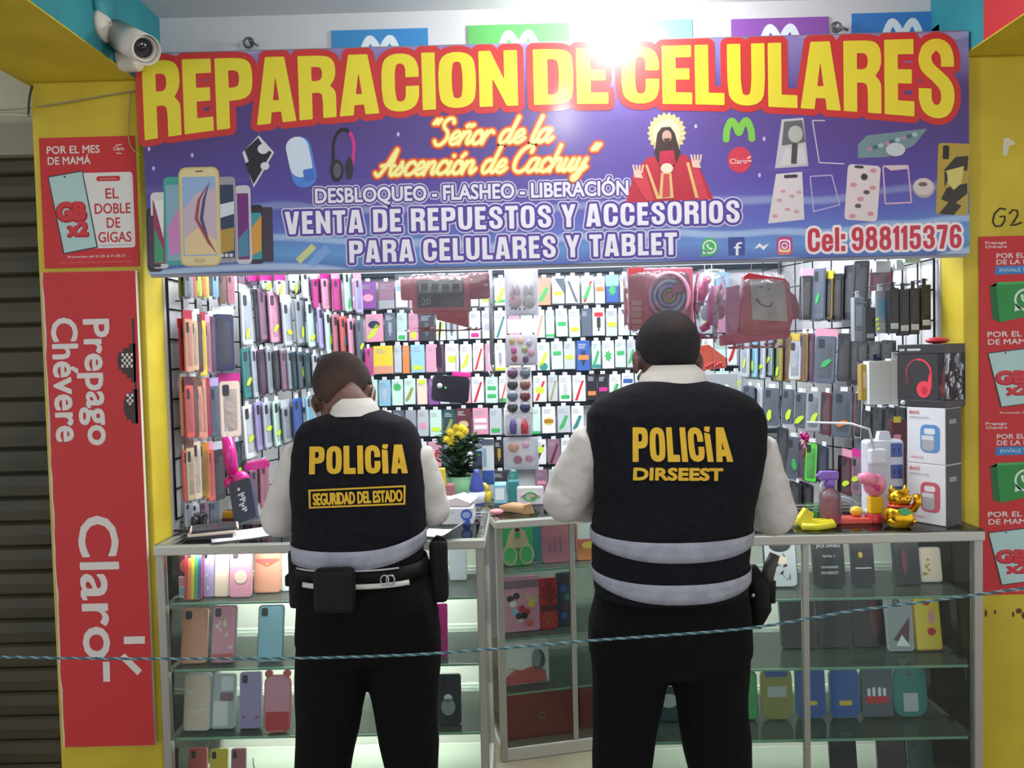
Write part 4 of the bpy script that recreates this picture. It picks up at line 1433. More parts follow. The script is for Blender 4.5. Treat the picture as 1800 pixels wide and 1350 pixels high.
W, G, LM = 'white', 'green', 'lime'
BACK = [
    # row: y top, y bottom, [(x0, x1, base, deco, description)]
    (487, 535, [(606, 630, 'pink', [('pill', 'white', .3)], 'pink card'), (632, 660, 'purple', [('oval', 'pink', .4)], 'purple card'), (664, 692, 'mauve', [('band', 'grey', 0, .3)], 'mauve pouch'),
                (694, 716, W, [('pill', 'light blue', .6)], 'white card with light blue flash'), (718, 742, 'pink', [], 'plain pink card'), (744, 766, W, [('diag', 'red')], 'white card with red slash'),
                (768, 790, W, [('pill', 'pink', .3)], 'white card with pink flash'), (792, 814, W, [('tri', 'light blue')], 'white card with pale blue corner'), (816, 840, W, [], 'plain white card'),
                (842, 866, W, [('oval', LM, .3)], 'white card with lime oval'), (868, 892, W, [('slip', LM), ('band', G, .1, .2)], 'white card with lime and green print'),
                (896, 918, W, [], 'blank white card'), (920, 941, 'pink', [], 'pale pink card'),
                (944, 968, 'peach', [('slip', G)], 'orange card with green slip'), (970, 992, W, [('tri', 'slate'), ('pill', LM, .3)], 'white card with slate corner and lime flash'),
                (994, 1019, W, [('back', 'slate')], 'white card with slate slash'), (1021, 1043, W, [('diag', 'red'), ('slip', G)], 'white card with red slash and green slip'),
                (1045, 1063, 'silver', [('label', 'orange', .45)], 'silver card with orange label'), (1064, 1087, 'blue', [('burst', G), ('band', 'light blue', .6, 1)], 'blue card with green burst'),
                (1089, 1106, 'silver', [], 'plain silver card'), (1108, 1130, W, [('tri', 'blue')], 'white card with blue corner'), (1232, 1256, W, [('pill', G, .3)], 'white card with green pill'),
                (1258, 1282, 'light blue', [], 'light blue card')]),
    (544, 593, [(641, 673, 'pink', [('oval', 'navy', .62), ('slip', LM)], 'pink pouch with navy oval and lime slip'), (675, 694, 'slate', [('pic', 'grey')], 'slate pouch'), (697, 715, 'mint', [('pill', G, .05)], 'mint card with green pill'),
                (717, 734, 'pink', [('oval', LM, .2)], 'pink card with lime oval'), (736, 762, 'charcoal', [('pic', 'slate')], 'charcoal pouch'), (765, 782, W, [('slip', LM)], 'white card with lime slip'),
                (784, 802, 'silver', [('pic', 'slate')], 'silver card with dark picture'), (804, 822, W, [('pill', LM, .6)], 'white card with lime pill'), (824, 844, W, [('pill', 'magenta', .06)], 'white card with magenta foot'),
                (846, 866, W, [('oval', 'silver', .4)], 'white card with silver oval'), (868, 890, W, [('diag', 'teal')], 'white card with teal slash'), (893, 913, 'pink', [('pic', 'grey')], 'pale pink card'), (915, 935, W, [], 'plain white card'),
                (938, 957, W, [('diag', 'peach')], 'white card with peach slash'), (959, 974, 'mint', [('band', G, .05, .14)], 'mint card with green foot'), (976, 997, 'mint', [('pill', G, .38)], 'mint card with green pill'),
                (999, 1019, 'mint', [('pill', LM, .2)], 'mint card with lime pill'), (1021, 1040, 'slate', [], 'plain slate card'), (1041, 1063, W, [('pill', 'red', .68), ('pic', 'charcoal')], 'white card with red pill'),
                (1065, 1085, 'silver', [('label', LM, .34)], 'silver card with lime label'), (1087, 1107, W, [('tri', 'slate')], 'white card with slate corner'), (1109, 1128, W, [('slip', 'blue')], 'white card with blue slip'),
                (1232, 1252, 'silver', [('pill', LM, .3)], 'silver card with lime pill'), (1254, 1276, 'pink', [], 'plain pink card'), (1278, 1298, W, [('diag', G)], 'white card with green slash')]),
    (601, 650, [(655, 690, 'yellow', [('band', 'peach', 0, .28)], 'yellow pouch with peach foot'), (692, 705, 'silver', [], 'narrow silver pack'), (707, 719, 'orange', [], 'narrow orange pack'), (721, 746, 'light blue', [('pill', LM, .1)], 'light blue card with lime pill'),
                (748, 768, 'pink', [], 'pale pink card'), (770, 780, 'plum', [], 'narrow plum pack'), (782, 806, W, [('oval', LM, .45)], 'white card with lime oval'), (808, 829, W, [('slip', LM)], 'white card with lime slip'),
                (831, 850, W, [('diag', 'red')], 'white card with red slash'), (852, 867, 'pink', [('pic', 'silver')], 'pale pink card with picture'), (869, 888, W, [('pic', 'grey'), ('band', LM, .02, .12)], 'white card with grey picture'), (893, 915, 'cream', [], 'cream card'), (918, 940, W, [], 'plain white card'),
                (944, 966, 'mint', [('oval', 'teal', .14), ('slip', LM)], 'mint card with teal foot'), (968, 989, 'mint', [('pill', G, .5)], 'mint card with green pill'), (991, 1011, 'silver', [('pill', LM, .36)], 'silver card with lime pill'),
                (1013, 1037, 'blue', [('label', 'orange', .36), ('pic', 'navy')], 'tall blue card with orange label'), (1040, 1056, 'mint', [('slip', G), ('band', 'teal', .03, .16)], 'mint card with green slip'), (1058, 1079, W, [('burst', G)], 'white card with green burst'),
                (1081, 1100, 'mint', [('pill', G, .44)], 'mint card with green pill'), (1102, 1117, 'silver', [('slip', G)], 'silver card with green slip'), (1119, 1136, W, [], 'plain white card'), (1234, 1254, W, [('pill', 'light blue', .4)], 'white card with pale blue pill'),
                (1256, 1276, 'mint', [], 'plain mint card'), (1278, 1296, W, [('slip', 'red')], 'white card with red slip')]),
    (660, 706, [(665, 686, 'light blue', [('pic', 'silver')], 'light blue card'), (688, 708, 'mint', [('oval', G, .7)], 'mint pouch with green oval'), (710, 730, 'mint', [('slip', 'olive')], 'mint pouch with olive slip'), (732, 750, 'cream', [('pill', LM, .8)], 'cream pack with lime top'), (752, 770, 'purple', [], 'plain purple pouch'), (772, 790, 'silver', [], 'plain silver pouch'), (792, 810, 'slate', [], 'plain slate pouch'), (811, 827, 'pink', [], 'plain pink pouch'), (642, 663, 'mint', [], 'plain mint pouch'), (1284, 1304, 'silver', [('slip', LM)], 'silver pouch with lime slip'),
                (828, 850, W, [('diag', 'red')], 'white card with red slash'), (853, 875, 'mint', [('pill', G, .5), ('pill', G, .2)], 'mint card with two green pills'), (877, 893, W, [('diag', 'coral'), ('band', G, .02, .16)], 'white card with coral slash and green foot'),
                (896, 914, W, [], 'plain white card'), (916, 934, 'cream', [('diag', 'gold')], 'cream card with gold slash'), (937, 961, W, [('diag', 'red'), ('oval', LM, .45)], 'white card with red slash and lime oval'), (963, 980, 'silver', [('diag', 'olive')], 'silver card with olive slash'),
                (982, 1004, W, [('pic', 'silver'), ('pill', G, .1)], 'white card with green pill'), (1006, 1029, W, [('diag', 'red')], 'broad white card with red slash'), (1031, 1049, 'black', [('label', 'orange', .18)], 'black card with orange label'),
                (1050, 1069, 'black', [('label', 'magenta', .34)], 'black card with magenta label'), (1071, 1091, W, [('pic', 'silver'), ('slip', G)], 'white card with green slip'), (1093, 1114, W, [('label', 'blue', .62), ('pill', G, .2)], 'white card with blue label'), (1116, 1136, 'mint', [], 'plain mint card'),
                (1234, 1256, 'silver', [('oval', 'coral', .4)], 'silver pouch with coral oval'), (1258, 1282, 'mint', [], 'clear mint pouch')]),
    (715, 762, [(690, 710, 'slate', [('pill', 'silver', .4)], 'slate pouch'), (712, 731, 'grey', [], 'plain grey pouch'), (755, 776, 'mint', [('pill', LM, .2)], 'mint pouch with lime pill'), (779, 799, 'dark teal', [('slip', 'olive')], 'dark teal pouch with olive slip'), (801, 828, 'maroon', [('oval', 'beige', .4)], 'maroon pouch with beige oval'),
                (830, 858, 'pink', [('label', 'white', .45), ('label', 'white', .2)], 'pink card with white labels'), (860, 882, 'silver', [('pill', G, .1)], 'silver card with green foot'), (885, 898, W, [('diag', 'red')], 'white card with red slash'), (936, 950, 'mint', [('band', G, .0, .1)], 'mint card with green foot'),
                (952, 976, W, [('oval', 'yellow', .45), ('pill', 'orange', .38)], 'white card with yellow oval'), (979, 1002, 'silver', [('slip', G)], 'silver card with green slip'), (1004, 1026, W, [('slip', 'teal')], 'white card with teal slip'), (1240, 1262, 'grey', [], 'plain grey pouch'), (640, 662, 'mint', [('slip', G)], 'pale mint pouch'), (664, 688, W, [('pill', G, .3)], 'white pouch with green pill'), (733, 753, 'silver', [('oval', 'pink', .4)], 'silver pouch with pink oval'), (1264, 1286, 'navy', [], 'plain navy pouch'), (1288, 1306, 'slate', [('slip', LM)], 'slate pouch with lime slip')]),
    (772, 816, [(752, 776, 'pink', [('slip', 'red')], 'pink card with red slip'), (778, 800, 'dark teal', [], 'plain dark teal pouch'), (832, 858, 'navy', [('label', 'light blue', .6)], 'navy card with pale label'), (868, 886, 'black', [('pic', 'gold')], 'black card with gold picture'), (888, 896, 'beige', [], 'narrow beige pack'),
                (936, 960, W, [('diag', 'maroon'), ('oval', LM, .6)], 'white card with maroon slash and lime oval'), (962, 984, 'mauve', [('diag', 'maroon')], 'mauve card with maroon slash'), (986, 1006, W, [], 'plain white card'), (730, 750, W, [('slip', 'light blue')], 'white card with pale blue slip'), (802, 830, W, [('diag', 'red')], 'white card with red slash'), (860, 867, 'gold', [], 'narrow gold pack'), (1244, 1264, 'charcoal', [], 'plain charcoal pouch'), (1266, 1290, 'maroon', [], 'plain maroon pouch')]),
    (826, 868, [(758, 784, 'yellow', [('pill', 'white', .5)], 'yellow card with white pill'), (866, 892, 'charcoal', [], 'plain charcoal box'), (894, 910, 'teal', [], 'small teal box'), (940, 962, 'mauve', [('pill', 'pink', .4)], 'mauve pouch with pink pill'), (734, 756, 'rose', [('diag', 'red')], 'rose card with red slash'), (964, 984, 'silver', [], 'plain silver pouch'), (986, 1006, 'pink', [('slip', 'red')], 'pink card with red slip'), (1300, 1320, 'black', [], 'plain black pouch')]),
]
for ri, (yt, yb, items) in enumerate(BACK):
    zt = (RZ[ri] if ri < len(RZ) else 0)
    for i, (x0, x1, base, deco, desc) in enumerate(items):
        hh_ = yb - yt
        if 'tall' in desc:
            hh_ += 4
        yoff = (x0 - 960) * -0.0245 + rnd.uniform(-1.2, 1.2)
        a_, b_ = P(x0, yt + yoff, YBK), P(x1, yt + yoff, YBK)
        w_, h_ = b_.x - a_.x, hh_ / FPX * YBK
        me = pack_mesh(w_ * .97, h_, base, deco, 0.012, i + 100 * ri)
        o = link('accessory_pack', me, None, ((a_.x + b_.x) / 2, YBK + rnd.uniform(0, .004), a_.z), (R(-1.5), R(rnd.uniform(-1, 1)), R(rnd.uniform(-5, 5))))
        tag(o, words16(desc + ', %s from left, %s row of back rack' % (ORD[i + 1], ORD[ri + 1])), 'package', 'accessory packs on the back rack')

# ---- side racks: angled wire grids with hooks, full of bagged phone cases
def grid_rack(name, pts, z0, z1, label, side):
    """black wire grid standing along the wall through the given floor points"""
    o_ = Vector((pts[0][0], pts[0][1], 0))
    r = thing(name, label, 'rack', o_)
    Q = [Vector((p[0], p[1], 0)) - o_ for p in pts]
    wm = M((26, 26, 30), .4, .4)
    k = int((z1 - z0) / .10)
    hk = None
    for a_, b_ in zip(Q, Q[1:]):
        mb = MB()
        n = max(2, int((b_ - a_).length / .10))
        for i in range(n + 1):
            p = a_.lerp(b_, i / n)
            mb.tube([p + Vector((0, 0, z0)), p + Vector((0, 0, z1))], .003, wm, 5)
        for j in range(k + 1):
            z_ = z0 + (z1 - z0) * j / k
            mb.tube([a_ + Vector((0, 0, z_)), b_ + Vector((0, 0, z_))], .003, wm, 5)
        mb.build('wire_grid', r)
        nrm = Vector((-(b_ - a_).y, (b_ - a_).x, 0)).normalized() * (-1 if side < 0 else 1)
        for z_ in (1.32, 1.54, 1.77, 2.01):
            for i in range(n):
                p = a_.lerp(b_, (i + .5) / n)
                mb = MB()
                mb.tube([Vector((0, 0, 0)), nrm * .022, nrm * .026 + Vector((0, 0, .008))], .0022, M((40, 40, 44), .4, .5), 5)
                mb.build('hook', r, (p.x, p.y, z_))
    mb = MB()
    mb.tube([Q[0] + Vector((0, 0, z0)), Q[0] + Vector((0, 0, z1))], .0038, wm, 8)
    mb.build('frame_post', r)

grid_rack('grid_rack', [(-1.168, 2.57), (-1.168, 3.02), (-0.90, 3.74)], 1.03, 2.45, 'black wire grid hung with bagged cases along the left side of the stall', -1)
grid_rack('grid_rack', [(1.386, 2.57), (1.386, 3.20), (1.20, 3.76)], 1.03, 2.45, 'black wire grid hung with dark cases along the right side of the stall', 1)

def case_pack_mesh(w, h, col, edge=None, seed=0, cut=True):
    """flat phone case with rounded corners, camera cut-out and rim; origin at its top middle, front towards -y"""
    mb = MB()
    mb.prism(rrect(-w / 2, -h, w / 2, 0, w * .14, 3), 0, 0.0065, K(edge or col))
    mb.prism(rrect(-w / 2 + .003, -h + .003, w / 2 - .003, -.003, w * .13, 3), -0.0012, 0.0, K(col))
    if cut:
        mb.prism(rrect(-w * .36, -h * .26, -w * .04, -h * .06, w * .07, 2), -0.0022, -0.0012, K('charcoal'))
    return mb.mesh('phone_case')

def bag_mesh(w, h, head, hcol):
    mb = MB()
    # pillowed clear bag
    nx, nz = 4, 6
    for sgn in (-1, 1):
        V = []
        for j in range(nz + 1):
            for i in range(nx + 1):
                u, v = i / nx, j / nz
                V.append((-w / 2 + w * u, sgn * (0.0048 * (math.sin(PI * u) ** .12) * (math.sin(PI * v) ** .12) + .0004) + .0028, -h + h * v))
        F = [(j * (nx + 1) + i, j * (nx + 1) + i + 1, (j + 1) * (nx + 1) + i + 1, (j + 1) * (nx + 1) + i) for j in range(nz) for i in range(nx)]
        mb.add(V, F if sgn < 0 else [f[::-1] for f in F], BAG, True)
    if head:
        mb.box((-w / 2, 0.003, -.002), (w / 2, 0.007, head), K(hcol), seg=1)
    else:
        mb.box((-.014, 0.004, -.004), (.014, 0.006, .018), K('white'), seg=1)
    return mb.mesh('bag')

_bags, _cases, _stk = {}, {}, {}
def hang_case(px0, px1, py0, py1, col, side, label, sticker=None, head=None, edge=None, lean=0, Y=None, real=.085, behind=1, spos=None):
    """bagged case seen between px0..px1, py0..py1 on the left (-1) or right (1) rack"""
    if side < 0 and px1 < 396:
        px0, px1 = 317 + (px0 - 300) * .83, 317 + (px1 - 300) * .83
    pc = (px0 + px1) / 2
    if Y is None:
        if side < 0:
            Y = 2.64 + (pc - 320) * .0028
        else:
            Y = 2.68 + (1640 - pc) * .0026
    if side < 0:
        Y = max(2.58, min(Y, 1.11 * FPX / max(912 - pc, 1)))
    else:
        Y = max(2.60, min(Y, 1.32 * FPX / max(pc - 912, 1)))
    top, bot = P(pc, py0, Y), P(pc, py1, Y)
    h = (top.z - bot.z)
    app = (px1 - px0) / FPX * Y
    # heading of the card: all cards of one rack hang nearly parallel
    wide = app > .058
    rz = (R(50 if wide else 74) if pc < 416 else R(80)) if side < 0 else R(-42 if wide else -80)
    view = math.atan2(top.x, Y)
    real = .88 * min(max(app / max(math.cos(rz + view), .2), .05), .105)
    top.x = min(max(top.x, -1.128), 1.335)
    rq = lambda v, s_: round(v / s_) * s_
    w_, h_ = rq(real, .004), rq(h, .008)
    hb = .03 if head else 0
    kc = (w_, h_, col, edge)
    if kc not in _cases:
        _cases[kc] = case_pack_mesh(w_ * .9, h_ - hb, col, edge)
    kb = (w_, h_, head)
    if kb not in _bags:
        _bags[kb] = bag_mesh(w_, h_ - hb + .008, hb, head or 'white')
    loc = (top.x, Y, top.z - hb)
    o = link('phone_case_pack', _cases[kc], None, loc, (0, R(lean), rz))
    tag(o, words16(label), 'phone case', 'bagged phone cases on the %s rack' % ('left' if side < 0 else 'right'))
    link('clear_bag', _bags[kb], o)
    if sticker:
        ks = (sticker, w_)
        if ks not in _stk:
            mb = MB()
            mb.prism([(-.024, -.013), (-.006, -.016), (.010, -.006), (.025, .004), (.020, .013), (.002, .012), (-.016, .002)], -.0042, -.0034, K(sticker, .5, .1))
            _stk[ks] = mb.mesh('sticker')
        s_ = link('price_sticker', _stk[ks], o, (rnd.uniform(-.008, .008), 0, -(h_ - hb) * (spos if spos else rnd.uniform(.55, .82))))
        s_.rotation_euler = (0, R(rnd.uniform(-75, 35)), 0)
        s_['label'] = sticker + ' sticker'
    # dark filler cases added behind, coloured dark to give the gaps their shade
    out = Vector((-math.sin(rz), math.cos(rz), 0))
    for k in range(0 if wide else behind):
        cc_ = rnd.choice(['charcoal', 'plum', 'slate', 'mauve', 'dark teal', 'navy'] if side < 0 else ['black', 'charcoal', 'slate', 'navy', 'maroon'])
        kc2 = (w_, h_, cc_, None)
        if kc2 not in _cases:
            _cases[kc2] = case_pack_mesh(w_ * .9, h_ - hb, cc_)
        q = Vector(loc) + out * .0254 + Vector((math.cos(rz), math.sin(rz), 0)) * (.066 if side < 0 else -.066) + Vector((0, 0, rnd.uniform(-.010, -.002)))
        if (side < 0 and q.x < -1.135) or (side > 0 and q.x > 1.35):
            continue
        b_ = link('phone_case_pack', _cases[kc2], None, q, (0, R(lean), rz))
        tag(b_, 'dark filler case added behind the front ones to shade the gaps, %s rack' % ('left' if side < 0 else 'right'), 'phone case',
            'dark filler cases behind on the %s rack' % ('left' if side < 0 else 'right'))
    return o

LEFT = [
    # rows near the column, then the deeper rows
    ('top row by the left column', [(300, 314, 484, 520, 'olive', None, None), (313, 322, 484, 520, 'grey', None, None), (317, 332, 484, 523, 'coral', None, None), (331, 341, 484, 520, 'lime', None, None), (341, 350, 484, 522, 'orange', None, None),
                                     (348, 356, 484, 522, 'yellow', None, None), (355, 366, 484, 519, 'navy', None, None), (367, 384, 484, 521, 'light blue', None, None), (384, 396, 484, 532, 'brown', None, None), (398, 413, 484, 532, 'rose', None, None)]),
    ('second row by the left column', [(300, 312, 560, 650, 'crimson', None, 'red'), (309, 324, 545, 652, 'peach', None, 'crimson'), (321, 333, 548, 650, 'beige', None, 'white'), (332, 341, 552, 652, 'maroon', None, None), (338, 351, 548, 660, 'yellow', None, 'crimson'),
                                        (349, 360, 552, 655, 'rose', None, 'pink'), (359, 372, 556, 655, 'plum', None, None), (373, 412, 538, 652, 'navy', None, 'white')]),
    ('third row by the left column', [(303, 314, 662, 768, 'peach', None, None), (312, 324, 662, 770, 'coral', None, 'maroon'), (322, 333, 662, 768, 'brown', None, None), (331, 342, 664, 770, 'peach', None, 'brown'), (340, 351, 664, 770, 'peach', None, None), (349, 359, 664, 768, 'crimson', None, None), (360, 382, 664, 768, 'slate', None, 'lilac'), (381, 424, 656, 768, 'cream', None, 'magenta')]),
    ('fourth row by the left column', [(300, 311, 790, 880, 'coral', None, None), (310, 330, 772, 878, 'beige', None, 'brown'), (326, 342, 776, 876, 'cream', None, None), (341, 349, 778, 872, 'gold', None, None), (348, 357, 778, 876, 'orange', None, None), (356, 369, 776, 880, 'coral', None, 'pink'), (370, 396, 776, 878, 'charcoal', None, 'silver')]),
    ('top row deeper on the left rack', [(418, 434, 482, 500, 'mauve', None, None), (436, 458, 480, 503, 'plum', None, 'magenta'), (456, 482, 480, 510, 'mint', 'lime', 'magenta'), (480, 506, 480, 518, 'white', 'lime', 'magenta'), (506, 530, 480, 512, 'mint', 'lime', 'white'), (529, 548, 480, 522, 'white', None, None),
                                         (546, 566, 478, 540, 'magenta', None, 'white'), (562, 582, 478, 542, 'pink', None, 'magenta'), (580, 602, 478, 545, 'magenta', None, 'pink'), (600, 622, 478, 548, 'mint', 'green', None), (618, 640, 478, 548, 'lilac', None, 'pink')]),
    ('second row deeper on the left rack', [(419, 446, 500, 606, 'silver', 'lime', 'white'), (444, 456, 508, 604, 'charcoal', None, None), (452, 470, 508, 596, 'mauve', None, None), (468, 492, 514, 602, 'pink', 'lime', None), (490, 517, 518, 606, 'silver', 'lime', 'white'),
                                            (512, 540, 526, 604, 'grey', 'lime', None), (532, 560, 530, 608, 'mint', 'lime', None), (552, 578, 540, 612, 'lilac', None, None), (566, 590, 548, 622, 'mint', 'lime', None), (582, 600, 552, 628, 'rose', None, None), (596, 612, 556, 630, 'coral', 'teal', None), (608, 628, 560, 636, 'pink', None, None), (622, 642, 562, 640, 'slate', 'lime', None)]),
    ('third row deeper on the left rack', [(421, 446, 612, 700, 'teal', 'lime', None), (440, 454, 612, 698, 'silver', None, None), (452, 470, 614, 692, 'plum', None, None), (467, 480, 614, 692, 'grey', None, None), (479, 494, 616, 684, 'charcoal', None, None), (492, 506, 616, 684, 'mauve', None, None), (504, 514, 616, 684, 'grey', None, None),
                                           (512, 524, 618, 684, 'dark teal', None, None), (522, 536, 618, 680, 'slate', 'lime', None), (534, 550, 620, 678, 'dark teal', None, None), (548, 562, 622, 676, 'silver', None, None), (560, 576, 624, 676, 'navy', None, None), (640, 658, 612, 660, 'magenta', None, None)]),
    ('fourth row deeper on the left rack', [(422, 450, 712, 806, 'white', 'lime', None), (446, 464, 706, 790, 'lilac', None, None), (460, 480, 706, 788, 'silver', 'lime', None), (478, 496, 704, 784, 'mint', 'lime', None), (492, 516, 702, 776, 'grey', None, 'silver'), (510, 536, 700, 772, 'blue', None, None), (530, 560, 696, 766, 'light blue', 'lime', None)]),
    ('row just above the left showcase', [(304, 322, 884, 926, 'grey', None, None), (322, 340, 886, 926, 'silver', None, None), (340, 360, 884, 924, 'mauve', None, None), (360, 382, 884, 922, 'slate', None, None)]),
    ('lowest row of the left rack', [(410, 426, 776, 845, 'dark teal', 'lime', None), (424, 442, 808, 880, 'charcoal', None, None), (438, 458, 812, 886, 'mauve', None, 'grey'), (456, 474, 812, 890, 'rose', None, None)]),
]
for rname, items in LEFT:
    for i, (x0, x1, y0, y1, col, stk, head) in enumerate(items):
        d_ = '%s case in clear bag%s' % (col, ', %s sticker' % stk if stk else '')
        lean = -4 if 'deeper' in rname and x0 > 420 else 0
        hang_case(x0, x1, y0, y1, col, -1, '%s, %s from left, %s' % (d_, ORD[i + 1], rname), stk, head, None, lean, behind=1 if 'deeper' in rname else 0)

RIGHT = [
    ('top row of the right rack', [(1404, 1430, 472, 562, 'black', None, 'pink', None), (1428, 1452, 472, 562, 'slate', 'green', None, None), (1450, 1463, 476, 560, 'charcoal', None, 'yellow', 'gold'), (1460, 1482, 468, 562, 'black', None, 'silver', None), (1480, 1504, 466, 560, 'charcoal', None, None, None), (1500, 1530, 458, 548, 'black', None, None, None), (1528, 1572, 470, 520, 'maroon', None, None, None)]),
    ('second row of the right rack', [(1300, 1318, 598, 662, 'silver', 'lime', None, None), (1314, 1332, 598, 662, 'light blue', 'lime', None, None), (1328, 1346, 596, 664, 'silver', 'lime', None, None), (1342, 1360, 594, 660, 'grey', 'lime', None, 'teal'), (1358, 1376, 592, 668, 'olive', 'lime', None, 'gold'), (1372, 1390, 588, 668, 'brown', None, None, 'gold'),
                                      (1386, 1412, 586, 668, 'silver', None, 'yellow', 'gold'), (1404, 1420, 586, 668, 'brown', None, None, 'gold'), (1416, 1432, 586, 668, 'plum', None, None, None), (1430, 1474, 578, 674, 'slate', 'green', 'pink', None), (1472, 1498, 586, 672, 'charcoal', None, None, None), (1496, 1512, 590, 676, 'black', None, None, None)]),
    ('third row of the right rack', [(1308, 1326, 678, 720, 'slate', None, None, None), (1322, 1342, 680, 724, 'silver', None, None, None), (1340, 1373, 682, 748, 'slate', 'lime', None, None), (1374, 1398, 684, 746, 'slate', 'lime', None, None), (1396, 1422, 690, 752, 'slate', 'lime', None, None), (1416, 1446, 688, 758, 'grey', 'lime', None, None), (1444, 1462, 690, 764, 'maroon', None, None, None), (1462, 1504, 688, 768, 'slate', 'orange', None, None), (1502, 1516, 690, 768, 'black', None, None, 'silver')]),
    ('lowest row of the right rack', [(1368, 1386, 752, 830, 'charcoal', None, None, None), (1382, 1408, 768, 842, 'slate', 'green', None, None), (1402, 1418, 776, 842, 'plum', None, None, 'gold'), (1414, 1440, 778, 848, 'bright green', None, None, 'charcoal'), (1438, 1456, 784, 850, 'navy', None, None, None), (1478, 1498, 790, 870, 'maroon', 'lime', 'pink', None), (1496, 1516, 790, 868, 'mauve', 'lime', 'magenta', None), (1390, 1408, 848, 900, 'black', None, None, None), (1408, 1430, 850, 900, 'black', None, None, None)]),
]
RIGHT.append(('added dark row behind the power tower', [(1514, 1534, 722, 800, 'black', None, None, None), (1534, 1554, 716, 796, 'charcoal', None, None, None), (1554, 1576, 716, 800, 'black', None, None, None), (1574, 1594, 716, 800, 'charcoal', None, None, None), (1506, 1528, 600, 636, 'black', None, None, None), (1526, 1550, 600, 634, 'charcoal', None, None, None), (1548, 1574, 598, 632, 'black', None, None, None)]))  # black and charcoal cases added here in place of black shadows
for rname, items in RIGHT:
    for i, (x0, x1, y0, y1, col, stk, head, edge) in enumerate(items):
        d_ = '%s case in clear bag%s' % (col, ', %s sticker' % stk if stk else '')
        hang_case(x0, x1, y0, y1, col, 1, '%s, %s from left, %s' % (d_, ORD[i + 1], rname), stk, head, edge, 3, behind=1)

# ------------------------------------------------------------------ showcases
ALU = M((176, 174, 168), .35, .55)
ALUW = M((196, 194, 186), .45, .2)
GLASS = Mclear('clear_glass', (247, 251, 249), 0.008, (230, 240, 236), 0.02, 1.3)
SHELF = Mclear('green_shelf_glass', (244, 251, 247), 0.10, (214, 230, 220), 0.05, 1.25)
EDGE = M((128, 176, 150), .25, 0, .3)
FROST = bpy.data.materials.new('frosted_white_panel')
FROST.use_nodes = True
_nt = FROST.node_tree
_tr = _nt.nodes.new('ShaderNodeBsdfTranslucent')
_tr.inputs[0].default_value = lin((236, 238, 232))
_mx = _nt.nodes.new('ShaderNodeMixShader')
_mx.inputs[0].default_value = 0.6
_nt.nodes['Principled BSDF'].inputs['Base Color'].default_value = lin((232, 234, 226))
_nt.nodes['Principled BSDF'].inputs['Roughness'].default_value = .6
_nt.links.new(_nt.nodes['Principled BSDF'].outputs[0], _mx.inputs[1])
_nt.links.new(_tr.outputs[0], _mx.inputs[2])
_nt.links.new(_mx.outputs[0], [n for n in _nt.nodes if n.type == 'OUTPUT_MATERIAL'][0].inputs[0])

def showcase(label, loc, rz, w, d, h, shelves, mull=(), back=FROST, base_h=.10, lamp=0):
    t = thing('glass_showcase', label, 'showcase', loc, (0, 0, rz))
    p = .026
    for x_ in (0, w - p):
        for y_ in (0, d - p):
            MB().box((x_, y_, 0), (x_ + p, y_ + p, h - .035), ALU, .003).build('post', t)
    for x_ in mull:
        MB().box((x_ - .010, .004, base_h), (x_ + .010, .022, h - .035), ALU, .003).build('door_bar', t)
    mb = MB()
    mb.box((-.004, -.006, h - .035), (w + .004, .026, h - .006), ALUW, .004)
    mb.box((-.004, d - .026, h - .035), (w + .004, d, h - .006), ALUW, .004)
    mb.box((-.004, .026, h - .035), (.026, d - .026, h - .006), ALUW, .004)
    mb.box((w - .026, .026, h - .035), (w + .004, d - .026, h - .006), ALUW, .004)
    mb.build('top_rail', t)
    mb = MB()
    mb.box((0, .002, 0), (w, d, base_h), ALUW, .004)
    mb.build('base', t)
    MB().box((-.002, -.004, h - .006), (w + .002, d, h), GLASS, .001, seg=1).build('glass_top', t)
    MB().box((p, .010, base_h), (w - p, .014, h - .035), GLASS).build('front_glass', t)
    for x_ in (.010, w - .014):
        MB().box((x_, p, base_h), (x_ + .004, d - p, h - .035), GLASS).build('side_glass', t)
    MB().box((p, d - .018, base_h), (w - p, d - .014, h - .035), back).build('back_panel', t)
    for z_ in shelves:
        mb = MB()
        mb.box((.028, .034, z_ - .007), (w - .028, d - .03, z_ - .0005), SHELF)
        mb.box((.028, .030, z_ - .007), (w - .028, .034, z_ - .0005), EDGE)
        mb.build('shelf', t)
    # added fill lights: front edge of the top, back panel under each shelf
    for z_ in ([h - .045] + [q - .012 for q in shelves]) if lamp else []:
        top_ = z_ > h - .1
        l_ = area('showcase_fill_light', (w / 2, .06 if top_ else d - .13, z_), (R(34 if top_ else 58), 0, 0), w - .12, .015, lamp * (.5 if top_ else 1), (1.0, 1.0, .96))
        l_.parent = t
    return t

LS = (.79, .575, .352)
LZ = 1.0
left_case = showcase('glass showcase of pastel phone cases, left one of the two at the front', (-1.158, 2.39, 0), 0, 1.036, .44, .987, LS, (), FROST, .12, 3.4)
right_case = showcase('glass showcase of dark and animal-shaped cases, right one at the front', (.30, 2.30, 0), 0, 1.083, .46, LZ, LS, (.553,), FROST, .12, 1.3)
MZ = .936
a_ = P(884, 1345, 2.9)
mid_case = showcase('narrow glass showcase set back between the two front showcases', (-.10, 2.885, 0), R(12), .62, .45, MZ, (.726, .462, .25), (.30,), M((186, 190, 180), .6), .05)
MW = mid_case.matrix_world.copy()
MMID = Matrix.Translation((-.10, 2.885, 0)) @ Matrix.Rotation(R(12), 4, 'Z')

